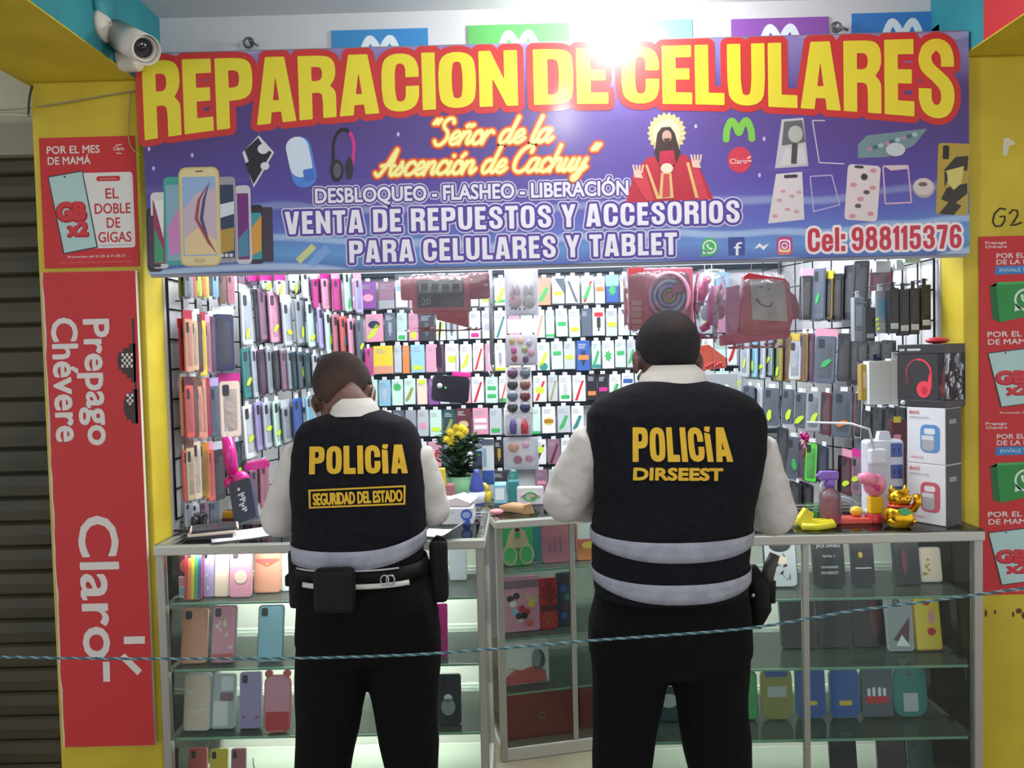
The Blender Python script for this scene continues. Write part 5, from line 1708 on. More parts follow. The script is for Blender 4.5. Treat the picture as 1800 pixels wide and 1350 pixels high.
def shown_case(px0, px1, py0, py1, zs, col, label, deco=None, Y=2.47, lean=9, edge=None, thick=.011, name='phone_case', cat='phone case', group='phone cases in the front showcases', cut=True, stand=True, round_=.13, yaw=0, ears=None):
    """a phone case leaning on a small clear stand on a shelf of height zs"""
    c0 = P((px0 + px1) / 2, py1, Y)
    w = (px1 - px0) / FPX * Y
    h = (py1 - py0) / FPX * Y / math.cos(R(lean))
    c0.x = min(max(c0.x, -1.124 + w / 2), 1.350 - w / 2)
    mb = MB()
    outline = rrect(-w / 2, 0, w / 2, h, w * round_, 4)
    mb.prism(outline, 0, thick, K(edge or col, .4))
    mb.prism(rrect(-w / 2 + .003, .003, w / 2 - .003, h - .003, w * round_, 4), -.0012, 0, K(col, .4))
    if ears:
        for sx in (-1, 1):
            if ears == 'round':
                mb.prism(circ(sx * w * .34, h + .004, w * .15, w * .15, 14), .001, thick - .001, K(edge or col))
            else:
                mb.prism([(sx * w * .46, h - .02), (sx * w * .44, h + .028), (sx * w * .18, h - .004), (sx * w * .2, h - .03)], .001, thick - .001, K(edge or col))
    def s(pts, c, k):
        q = [(-w / 2 + w * u, h * v) for u, v in pts]
        n = len(q)
        a2 = sum(q[i][0] * q[(i + 1) % n][1] - q[(i + 1) % n][0] * q[i][1] for i in range(n))
        if a2 < 0:
            q = q[::-1]
        mb.add([(x, -.0012 - .0005 * k, z) for x, z in q], [tuple(range(n))], K(c, .4))
    if cut:
        s(rrect(.12, .80, .38, .95, .05, 3), 'charcoal', 1)
        s(circ(.25, .91, .06, .03, 10), 'black', 2)
        s(circ(.25, .84, .06, .03, 10), 'black', 2)
    for d in deco or ():
        k = d[0]
        if k == 'bands':
            n = len(d[1])
            for i, c in enumerate(d[1]):
                s([(i / n + .01, .02), ((i + 1) / n - .005, .02), ((i + 1) / n - .005, .98), (i / n + .01, .98)], c, 1)
        elif k == 'disc':
            s(circ(d[2], d[3], d[4], d[4] * w / h, 20), d[1], 3)
        elif k == 'oval':
            s(circ(d[2], d[3], d[4], d[5], 20), d[1], 3)
        elif k == 'blots':
            r = random.Random(int(px0))
            for i in range(d[2]):
                cx, cy = r.uniform(.15, .85), r.uniform(.1, .75)
                s(circ(cx, cy, r.uniform(.05, .12), r.uniform(.02, .06), 8), d[1], 2 + .02 * i)
        elif k == 'flap':
            s([(.04, .66), (.96, .66), (.96, .62), (.5, .50), (.04, .60)], d[1], 2)
            s(circ(.5, .56, .06, .03, 12), 'gold', 3)
        elif k == 'panel':
            s(rrect(d[2], d[3], d[4], d[5], .03, 3), d[1], 1.5)
        elif k == 'tri':
            s([(.2, .2), (.9, .62), (.8, .16)], d[1], 2)
            s([(.3, .1), (.55, .3), (.85, .08)], 'white', 3)
        elif k == 'web':
            for i in range(5):
                s([(.1 + .18 * i, .1), (.13 + .18 * i, .1), (.55, .6), (.53, .6)], d[1], 2)
                s([(.1 + .18 * i, .95), (.13 + .18 * i, .95), (.55, .6), (.53, .6)], d[1], 2.2)
        elif k == 'sketch':
            r = random.Random(9)
            for i in range(14):
                cx, cy = r.uniform(.2, .8), r.uniform(.1, .9)
                s([(cx, cy), (cx + r.uniform(-.2, .2), cy + r.uniform(-.1, .1)), (cx + r.uniform(-.12, .12), cy + r.uniform(-.12, .12))], d[1], 2 + .03 * i)
    if 'words' in (x[0] for x in deco or ()):
        for d in deco:
            if d[0] == 'words':
                for tx, u0, u1, v, cp in d[2]:
                    letter(mb, tx, -w / 2 + w * u0, -w / 2 + w * u1, h * v, h * cp, -.003, K(d[1], .5), .01)
    th = R(-lean)
    zl = thick * math.sin(R(lean)) + .0015
    o = mb.build(name, None, (c0.x, Y, zs + zl), (th, 0, R(yaw)))
    tag(o, words16(label), cat, group)
    if stand:
        m2 = MB()
        # wedge of clear plastic behind, standing on the shelf
        bk = h * .72
        iv = Matrix.Rotation(R(lean), 4, 'X')
        top_ = Matrix.Rotation(th, 4, 'X') @ Vector((0, thick + .002, bk))
        by = top_.y + .035
        pts = [iv @ Vector(q) for q in ((-w * .22, top_.y, top_.z), (w * .22, top_.y, top_.z), (w * .3, by, -zl + .001), (-w * .3, by, -zl + .001), (-w * .3, by - .003, -zl + .001), (w * .3, by - .003, -zl + .001))]
        m2.add(pts, [(0, 1, 2, 3), (1, 0, 4, 5)], BAG)
        m2.build('stand', o)
    return o

S1, S2, S3, S4 = .79, .575, .352, .122
# left showcase, top shelf
shown_case(324, 354, 978, 1069, S1, 'red', 'rainbow striped phone case on the top shelf of the left showcase', [('bands', ['red', 'orange', 'yellow', 'green', 'blue'])], 2.44, 8, cut=True)
shown_case(357, 376, 982, 1066, S1, 'lilac', 'narrow lilac phone case beside the rainbow striped one', [('blots', 'white', 4)], 2.47, 8)
shown_case(377, 402, 976, 1066, S1, 'cream', 'cream folding phone case between the lilac and the pink one', [], 2.47, 10, cut=False)
shown_case(403, 442, 980, 1063, S1, 'pink', 'pink phone case with a pale disc, top shelf of the left showcase', [('disc', 'cream', .52, .42, .30)], 2.46, 10)
shown_case(447, 493, 975, 1063, S1, 'peach', 'peach wallet case with pointed flap, top shelf of the left showcase', [('flap', 'coral')], 2.50, 10, cut=False, thick=.018)
shown_case(496, 514, 982, 1063, S1, 'white', 'white case at the right end of the left showcase top shelf, by the officer', [], 2.52, 6)
# middle shelf
shown_case(289, 335, 1094, 1187, S2, 'peach', 'pale peach phone case, leftmost on the middle shelf of the left showcase', [], 2.46, 12)
shown_case(370, 414, 1090, 1187, S2, 'pink', 'pink flowered phone case on the middle shelf of the left showcase', [('blots', 'cream', 7), ('panel', 'coral', .06, .04, .94, .16)], 2.46, 12, edge='mauve')
shown_case(452, 498, 1090, 1186, S2, 'light blue', 'light blue phone case, third on the middle shelf of the left showcase', [], 2.46, 12, edge='slate')
# lower shelf
shown_case(300, 348, 1213, 1311, S3, 'cream', 'off-white phone case, leftmost on the lower shelf of the left showcase', [('blots', 'white', 4)], 2.46, 10, cut=False, edge='silver')
shown_case(370, 414, 1214, 1306, S3, 'silver', 'clear case with white and mauve panels, lower shelf of the left showcase', [('panel', 'white', .4, .7, .9, .95), ('panel', 'mauve', .35, .5, .9, .66), ('panel', 'white', .1, .05, .7, .5)], 2.47, 12, cut=False)
shown_case(421, 460, 1209, 1306, S3, 'lilac', 'lilac phone case with three dots, lower shelf of the left showcase', [('disc', 'purple', .2, .2, .06), ('disc', 'pink', .5, .17, .05), ('disc', 'purple', .8, .2, .06)], 2.47, 8)
shown_case(464, 512, 1206, 1304, S3, 'pink', 'pink and red shaped case with two small knobs, lower shelf of the left showcase', [('panel', 'red', .06, .03, .94, .36)], 2.44, 8, edge='coral', cut=False, ears='round', round_=.3)
# bottom shelf, only their heads show
bt = MB().box((.028, .034, .118), (1.0, .41, .1215), SHELF).build('shelf', left_case)
shown_case(316, 348, 1338, 1420, S4, 'coral', 'coral phone case, leftmost on the bottom shelf of the left showcase', [], 2.48, 8)
shown_case(368, 400, 1340, 1420, S4, 'yellow', 'yellow phone case on the bottom shelf of the left showcase', [], 2.48, 8)
shown_case(406, 432, 1340, 1420, S4, 'rose', 'rose phone case between yellow case and dark pompom, left showcase', [], 2.48, 8)
c = P(452, 1345, 2.47)
mb = MB()
r_ = random.Random(3)
mb.sphere((0, 0, 0), .034, K('navy', .9, 0), 16)
for i in range(160):
    v_ = Vector((r_.gauss(0, 1), r_.gauss(0, 1), r_.gauss(0, 1))).normalized()
    mb.tube([v_ * .028, v_ * .043], [.0022, .0006], K('navy', .9, 0), 4)
mb.tube([(0, 0, .03), (-.012, 0, .06), (-.02, 0.02, .075)], .0016, K('charcoal'), 5)
tag(mb.build('pompom_charm', None, (c.x, 2.47, .170)), 'dark blue fluffy pompom charm on the bottom shelf of the left showcase', 'charm')
c = P(500, 1342, 2.42)
mb = MB()
for k in range(6):
    t_ = k * PI / 3
    mb.sphere((.018 * math.cos(t_), 0, .018 * math.sin(t_)), .012, K('white'), 10, (1, .5, 1))
mb.sphere((0, -.004, 0), .009, K('yellow'), 10)
mb.box((-.03, -.006, -.035), (.04, .006, -.018), K('cream'), .002)
tag(mb.build('flower_charm', None, (c.x, 2.42, .158)), 'white flower charm on a cream card, bottom shelf of the left showcase', 'charm')
# little boxes at the left end of the top shelf
c0, c1 = P(288, 1030, 2.44), P(318, 1071, 2.44)
c0.x = max(c0.x, -1.124)
mb = MB()
mb.box((0, 0, 0), (c1.x - c0.x, .05, .072), K('white'), .002)
for i, cc_ in enumerate(['light blue', 'yellow', 'pink', 'mint']):
    mb.box((.002 + (i % 2) * .028, -.0008, .006 + (i // 2) * .034), (.028 + (i % 2) * .028, 0, .036 + (i // 2) * .032), K(cc_))
tag(mb.build('small_carton', None, (c0.x, 2.47, S1 + .001)), 'pastel checked small carton at the left end of the top showcase shelf', 'box')
mb = MB()
mb.box((0, 0, 0), (.056, .05, .068), K('maroon'), .003)
mb.prism(circ(.026, .032, .019, .024, 18), -.0008, 0, K('coral'))
mb.prism(circ(.030, .030, .010, .013, 14), -.0014, -.0008, K('orange'))
tag(mb.build('small_carton', None, (c0.x, 2.47, S1 + .074)), 'dark red small carton stacked on the pastel checked carton', 'box')
# seen past the left officer
shown_case(770, 812, 1204, 1290, S3, 'charcoal', 'dark phone case with a pale cat picture, right end of the left showcase', [('oval', 'grey', .45, .35, .3, .17), ('disc', 'white', .45, .52, .18)], 2.47, 8)
shown_case(764, 788, 1086, 1178, S2, 'magenta', 'magenta phone case behind the left officer, middle shelf', [('panel', 'mauve', .1, .3, .9, .34)], 2.47, 8)
shown_case(792, 822, 1000, 1066, S1, 'grey', 'grey phone case at the right end of the left showcase top shelf', [], 2.60, 8)

# right showcase, top shelf
shown_case(1346, 1404, 962, 1054, S1, 'silver', 'black and white sketched phone case right of the officer, top shelf', [('sketch', 'black'), ('oval', 'black', .5, .8, .34, .14), ('oval', 'cream', .55, .5, .16, .08)], 2.44, 9, cut=False, edge='charcoal')
shown_case(1432, 1488, 966, 1052, S1, 'black', 'black phone case with whiskey lettering, top shelf of the right showcase', [('words', 'silver', (('JACK DANIELS', .12, .88, .78, .07), ('Old No. 7', .3, .7, .58, .05), ('TENNESSEE', .22, .78, .36, .045), ('WHISKEY', .22, .78, .24, .06)))], 2.44, 9, edge='charcoal')
shown_case(1500, 1540, 964, 1052, S1, 'black', 'black phone case with a small gold emblem beside the whiskey case', [('oval', 'gold', .4, .6, .1, .06), ('panel', 'silver', .15, .33, .85, .35)], 2.44, 9, edge='navy')
shown_case(1574, 1620, 964, 1050, S1, 'black', 'black phone case with a dark red smear, third on the right top shelf', [('oval', 'maroon', .4, .45, .12, .26), ('oval', 'white', .5, .95, .12, .02)], 2.44, 9, edge='charcoal')
shown_case(1652, 1690, 988, 1048, S1, 'cream', 'small clear case with honey-coloured bits at the right top shelf end', [('blots', 'gold', 6)], 2.46, 9, cut=False, edge='silver')
# middle shelf
for (a0, a1, lb) in ((1376, 1438, 'broad black flip case, leftmost of the three on the right middle shelf'), (1440, 1500, 'broad black flip case between two others on the right middle shelf'), (1502, 1560, 'broad black flip case with a reddish oval beside the clear grey case')):
    shown_case(a0, a1, 1080, 1176, S2, 'black', lb, [('oval', 'maroon', .7, .5, .2, .3)] if a0 > 1500 else [], 2.48, 12, cut=False, edge='charcoal', round_=.05, thick=.016)  # maroon oval on the third case only
shown_case(1562, 1608, 1081, 1175, S2, 'grey', 'clear grey case with a dark red triangle, right middle shelf', [('tri', 'maroon'), ('disc', 'charcoal', .42, .88, .14), ('disc', 'silver', .42, .88, .09)], 2.44, 9, cut=False, edge='silver')
shown_case(1611, 1658, 1080, 1175, S2, 'orange', 'yellow phone case with red spots, right middle shelf', [('panel', 'yellow', .04, .03, .96, .97), ('oval', 'red', .5, .86, .14, .05), ('oval', 'red', .62, .34, .16, .07), ('oval', 'pink', .66, .6, .1, .14)], 2.44, 9, cut=False, edge='gold')
shown_case(1662, 1690, 1066, 1172, S2, 'silver', 'clear case with small black and gold patches beside the yellow case', [('oval', 'white', .4, .88, .3, .08), ('oval', 'black', .3, .92, .1, .03), ('oval', 'black', .6, .92, .1, .03), ('blots', 'gold', 5)], 2.57, 9, cut=False)
# lower shelf: the thick soft cases
shown_case(1306, 1334, 1216, 1300, S3, 'green', 'dark green soft case half hidden by the right officer, lower shelf', [], 2.46, 6, cut=False, edge='dark teal', round_=.3)
shown_case(1340, 1396, 1208, 1300, S3, 'olive', 'green soft case with a blue top and pale middle band, right lower shelf', [('panel', 'blue', .14, .80, .86, .95), ('panel', 'silver', .2, .42, .8, .62)], 2.46, 6, cut=False, edge='olive', round_=.34)
shown_case(1401, 1454, 1208, 1298, S3, 'blue', 'blue soft case with pointed corners behind the door bar, right lower shelf', [('panel', 'yellow', .3, .26, .7, .34)], 2.46, 6, cut=False, edge='teal', round_=.2, ears='point')
shown_case(1461, 1514, 1214, 1298, S3, 'blue', 'blue soft case with pointed corners, right of the door bar, lower shelf', [('panel', 'yellow', .3, .26, .72, .36)], 2.46, 6, cut=False, edge='teal', round_=.2, ears='point')
shown_case(1516, 1571, 1210, 1297, S3, 'slate', 'dark slate soft case with red and white bars, right lower shelf', [('bands', ['slate', 'slate']), ('panel', 'red', .14, .28, .86, .42), ('panel', 'white', .2, .42, .3, .58), ('panel', 'white', .36, .42, .46, .6), ('panel', 'white', .54, .42, .64, .6), ('panel', 'white', .7, .42, .8, .58)], 2.46, 6, cut=False, edge='navy', round_=.24)
shown_case(1573, 1632, 1206, 1297, S3, 'teal', 'turquoise soft case with rounded ears and pale belly patch, right lower shelf', [('panel', 'silver', .28, .1, .72, .45), ('oval', 'slate', .5, .8, .08, .04)], 2.46, 6, cut=False, edge='teal', round_=.34, ears='round')
shown_case(1640, 1696, 1212, 1290, S3, 'grey', 'grey boxed case at the right end of the right lower shelf', [('panel', 'silver', .2, .7, .8, .86), ('panel', 'gold', .05, .03, .95, .10)], 2.58, 8, cut=False, edge='charcoal', round_=.04, thick=.02)
MB().box((.028, .034, .118), (1.055, .43, .1215), SHELF).build('shelf', right_case)
for a0, a1, cl, lb in ((1462, 1510, 'black', 'black case, leftmost of the four showing on the right bottom shelf'), (1546, 1596, 'black', 'black case, second of the four on the right bottom shelf'), (1600, 1644, 'dark teal', 'dark teal case on the right bottom shelf'), (1648, 1690, 'charcoal', 'charcoal case at the right end of the right bottom shelf')):
    shown_case(a0, a1, 1330, 1410, S4, cl, lb, [], 2.47 if a0 < 1640 else 2.59, 8)
shown_case(1150, 1205, 1240, 1300, S3, 'dark teal', 'dark teal case glimpsed between the legs of the right officer', [('oval', 'silver', .5, .6, .3, .2)], 2.46, 6, cut=False, edge='black', round_=.3)

# middle showcase: tablet covers and bags on its shelves
def mid_thing(mb, name, lx, lz, label, cat, lean=0, ly=.10, children=()):
    o = mb.build(name, None, MMID @ Vector((lx, ly, lz)), (R(-lean), 0, R(12)))
    tag(o, words16(label), cat, 'tablet covers in the narrow showcase')
    return o
M1, M2, M3 = .728, .464, .252
# big green soft tablet cover with two foot pads
mb = MB()
mb.prism(rrect(-.062, 0, .062, .192, .03, 5), 0, .022, K('green', .5))
for sx in (-1, 1):
    mb.prism(circ(sx * .034, .042, .030, .040, 20), -.007, 0, K('beige', .6))
    mb.prism(circ(sx * .034, .042, .023, .032, 20), -.010, -.007, K('green', .5))
mb.prism([(-.05, .07), (.05, .07), (.03, .135), (0, .155), (-.03, .135)], -.004, 0, K('beige', .6))
mb.prism(circ(0, .14, .010, .008, 12), -.007, -.004, K('charcoal'))
mb.prism(circ(0, .118, .012, .012, 12), -.006, -.004, K('green'))
mid_thing(mb, 'tablet_cover', .105, M1, 'green soft tablet cover with two round foot pads, narrow showcase', 'tablet cover', 6)
mb = MB()
mb.prism(rrect(-.03, 0, .03, .18, .02, 4), 0, .018, K('teal', .5))
mid_thing(mb, 'tablet_cover', .205, M1, 'plain teal tablet cover behind the pink one, narrow showcase', 'tablet cover', 6, .16)
mb = MB()
mb.prism(rrect(-.056, 0, .056, .148, .012, 4), 0, .02, K('rose', .5))
for sx in (-1, 1):
    mb.prism(circ(sx * .034, .158, .026, .022, 18), .002, .018, K('charcoal', .6))
for i in range(3):
    mb.box((-.03 + .022 * i, -.0015, .04), (-.022 + .022 * i, 0, .08 + .01 * i), K('mauve'))
mid_thing(mb, 'tablet_cover', .262, M1, 'rose tablet cover with two dark round lobes on top, narrow showcase', 'tablet cover', 5)
mb = MB()
mb.prism(rrect(-.05, 0, .05, .15, .008, 3), 0, .022, K('orange', .5))
mb.box((-.048, -.002, .075), (.048, 0, .148), K('white'))
mb.box((-.048, -.003, .05), (.048, -.001, .085), K('coral'))
mb.prism(circ(-.004, .06, .03, .014, 16), -.0035, -.002, K('yellow'))
mid_thing(mb, 'tablet_cover', .40, M1, 'orange and white tablet cover beside the right officer, narrow showcase', 'tablet cover', 5)
mb = MB()
mb.prism(rrect(-.07, 0, .07, .20, .016, 4), 0, .024, K('maroon', .5))
mid_thing(mb, 'tablet_cover', .44, M1, 'maroon tablet cover standing at the back behind the orange one', 'tablet cover', 5, .20)
mb = MB()
mb.prism(rrect(-.072, 0, .072, .215, .008, 3), 0, .02, K('pink', .45))
for i, (x_, z_, c_) in enumerate(((-.045, .13, 'black'), (-.02, .14, 'black'), (.03, .13, 'beige'), (.05, .12, 'beige'), (-.035, .11, 'white'), (.0, .09, 'red'), (.02, .075, 'red'), (-.03, .08, 'light blue'), (-.005, .05, 'white'), (.04, .105, 'yellow'), (.03, .03, 'coral'), (-.012, .062, 'black'), (.008, .062, 'black'))):
    mb.prism(circ(x_, z_, .014, .013, 12), -.001 - .0006 * i, -.0004 * i, K(c_))
mb.box((-.07, -.001, .17), (.07, 0, .20), K('mauve'))
mid_thing(mb, 'tablet_cover', .115, M2, 'pink printed tablet cover on the middle shelf of the narrow showcase', 'tablet cover', 4)
mb = MB()
mb.prism(rrect(-.036, 0, .036, .20, .006, 3), 0, .02, K('red', .35, .6))
for i in range(7):
    a_2 = -1.2 + .4 * i
    mb.prism([(0, .10), (.035 * math.sin(a_2), .10 + .09 * math.cos(a_2)), (.035 * math.sin(a_2 + .08), .10 + .09 * math.cos(a_2 + .08))], -.001 - .0004 * i, 0, K('black'))
    mb.prism([(0, .10), (.035 * math.sin(a_2), .10 - .09 * math.cos(a_2)), (.035 * math.sin(a_2 + .08), .10 - .09 * math.cos(a_2 + .08))], -.001 - .0004 * i, 0, K('orange'))
mb.box((-.034, -.005, .07), (.034, -.003, .095), K('maroon'))
mid_thing(mb, 'tablet_cover', .225, M2, 'red tablet cover with black web lines, middle shelf of the narrow showcase', 'tablet cover', 4)
mb = MB()
mb.prism(rrect(-.038, 0, .038, .21, .012, 3), 0, .024, K('navy', .4, .5))
for i in range(5):
    mb.prism(circ(-.012 + .008 * (i % 3), .04 + .036 * i, .014, .016, 10), -.001 - .0003 * i, 0, K(('blue', 'maroon', 'teal', 'blue', 'maroon')[i]))
mid_thing(mb, 'tablet_cover', .305, M2, 'dark blue patterned tablet cover behind the door bar, narrow showcase', 'tablet cover', 4, .12)
mb = MB()
mb.prism(rrect(-.09, 0, .09, .165, .01, 3), 0, .03, K('white', .4, .4))
mb.prism([(-.09, .002), (.08, .002), (.075, .05), (.03, .07), (-.02, .055), (-.05, .06), (-.088, .03)], -.0012, 0, K('coral'))
for k in range(12):
    t0, t1 = 2 * PI * k / 12, 2 * PI * (k + 1) / 12
    hx = lambda t: (-.062 + .0009 * 16 * math.sin(t) ** 3, .055 + .0011 * (13 * math.cos(t) - 5 * math.cos(2 * t) - 2 * math.cos(3 * t) - math.cos(4 * t)))
    mb.tube([(hx(t0)[0], -.002, hx(t0)[1]), (hx(t1)[0], -.002, hx(t1)[1])], .0016, K('pink'), 5)
mb.prism(circ(.048, .09, .027, .042, 20), -.002, 0, K('slate'))
mb.prism(circ(.04, .10, .018, .034, 20), -.003, -.002, K('grey'))
mid_thing(mb, 'tablet_bag', .13, M3, 'white bag with coral foot and heart outline, lower shelf of narrow showcase', 'bag', 3)
# red drawer box on the floor of the narrow showcase
mb = MB()
mb.box((0, 0, 0), (.29, .30, .185), Mnoise('red_lacquer', (128, 22, 28), (146, 26, 32), 3, .35), .003)
o = mb.build('red_box', None, MMID @ Vector((.03, .06, .051)), (0, 0, R(12)))
tag(o, 'dark red box with a ring pull at the foot of the narrow showcase', 'box')
m2 = MB()
m2.tube([(.145 + .012 * math.cos(t * PI / 6), -.004, .09 + .014 * math.sin(t * PI / 6)) for t in range(12)], .003, M((160, 150, 120), .3, .8), 6, True)
m2.lathe([(.0, 0), (.006, 0), (.006, .004)], M((160, 150, 120), .3, .8), 12, Matrix.Translation((.145, 0, .10)) @ Matrix.Rotation(R(90), 4, 'X'))
m2.build('ring_pull', o)
mb = MB()
mb.box((0, 0, 0), (.22, .30, .165), M((128, 24, 30), .4), .003)
tag(mb.build('red_box', None, MMID @ Vector((.335, .08, .051)), (0, 0, R(12))), 'second dark red box, right of the door bar in the narrow showcase', 'box')
# ------------------------------------------------------------------ the two officers
from mathutils import noise as mnoise

def fuse(mb, voxel, iters, mat, name, parent=None, wrinkle=0.0, wscale=(9, 9, 5), keep=None):
    """melt overlapping closed shapes into one continuous surface"""
    o = link('melt', mb.mesh('melt'))
    m = o.modifiers.new('r', 'REMESH')
    m.mode = 'VOXEL'
    m.voxel_size = voxel
    m2 = o.modifiers.new('s', 'SMOOTH')
    m2.iterations = iters
    m2.factor = .5
    dg = bpy.context.evaluated_depsgraph_get()
    me = bpy.data.meshes.new_from_object(o.evaluated_get(dg))
    bpy.data.objects.remove(o)
    if wrinkle:
        nrm = [v.normal.copy() for v in me.vertices]
        for v, vn in zip(me.vertices, nrm):
            q = Vector((v.co.x * wscale[0], v.co.y * wscale[1], v.co.z * wscale[2]))
            n1 = mnoise.noise(q) + .5 * mnoise.noise(q * 2.3 + Vector((5, 1, 3)))
            v.co += vn * (wrinkle * n1)
    me.materials.clear()
    me.materials.append(mat)
    me.polygons.foreach_set('use_smooth', [True] * len(me.polygons))
    me.polygons.foreach_set('material_index', [0] * len(me.polygons))
    me.update()
    return link(name, me, parent)

def sellipse(c, rx, ry, n=28, e=2.4, tilt=0.0):
    out = []
    for k in range(n):
        t = 2 * PI * k / n
        x = rx * math.copysign(abs(math.cos(t)) ** (2 / e), math.cos(t))
        y = ry * math.copysign(abs(math.sin(t)) ** (2 / e), math.sin(t))
        out.append(Vector((c[0] + x, c[1] + y, c[2] + tilt * x)))
    return out

def loft(mb, rings, mat):
    n = len(rings[0])
    V = [p for r in rings for p in r]
    F = []
    for i in range(len(rings) - 1):
        for k in range(n):
            F.append((i * n + k, i * n + (k + 1) % n, (i + 1) * n + (k + 1) % n, (i + 1) * n + k))
    F.append(tuple(range(n - 1, -1, -1)))
    F.append(tuple((len(rings) - 1) * n + k for k in range(n)))
    mb.add(V, F, mat, True)

VEST_M = Mnoise('black_vest_cloth', (17, 18, 24), (24, 25, 32), 60, .9, bump=.25, bscale=260)
PANTS_M = Mnoise('black_trouser_cloth', (8, 8, 9), (11, 11, 12), 50, .95, bump=.2, bscale=300)
SHIRT_M = Mnoise('white_shirt_cloth', (208, 203, 198), (216, 212, 208), 14, .85, bump=.45, bscale=20)
BAND_M = Mnoise('grey_reflective_band', (146, 149, 164), (164, 167, 182), 26, .45, bump=.15, bscale=120)
LEATHER = M((13, 13, 13), .65, 0, 0, .25)
VYEL = M((222, 178, 44), .7)
for _m in (VEST_M, PANTS_M):
    _m.node_tree.nodes['Principled BSDF'].inputs['Specular IOR Level'].default_value = .2

GLYPH['\u00cd'] = [[(0, 0), (0, .84), (.2, .80), (.2, 0)], [(.02, .92), (.04, 1.02), (.24, 1.02), (.18, .88)]]
_SOFT['\u00cd'] = GLYPH['\u00cd']

def hand(mb, wrist, tip, palm_n, side, mat, curl=.5):
    """palm, four unequal fingers and a thumb from the wrist towards tip; palm_n points out of the palm"""
    d = (tip - wrist).normalized()
    n_ = palm_n - d * palm_n.dot(d)
    n_.normalize()
    u = d.cross(n_) * side              # towards the thumb
    pc = wrist + d * .05
    mb.tube([wrist - d * .02, wrist + d * .01, wrist + d * .03], [.027, .026, .030], mat, 12)
    for k in range(-2, 3):
        mb.tube([wrist + d * .012 + u * .009 * k, pc + u * .0135 * k, wrist + d * .09 + u * .0155 * k], [.015, .0155, .0125], mat, 8)
    for i, (off, L) in enumerate(((1.5, .068), (.5, .077), (-.5, .072), (-1.5, .056))):
        b = wrist + d * .088 + u * .0185 * off
        pts, dirv, p = [b], d.copy(), b
        for s in range(3):
            a_ = curl * (.35 + .55 * s)
            dirv = (d * math.cos(a_) + n_ * math.sin(a_) + u * .05 * off).normalized()
            p = p + dirv * L * (.42, .32, .26)[s]
            pts.append(p)
        mb.tube(pts, [.0098, .0092, .0085, .0072], mat, 8)
    tb = wrist + d * .03 + u * .030
    mb.tube([wrist + d * .012 + u * .018, tb, tb + (d * .6 + u * .75 + n_ * .35).normalized() * .032, tb + (d * .85 + u * .45 + n_ * .6).normalized() * .058], [.014, .0135, .0112, .0088], mat, 8)

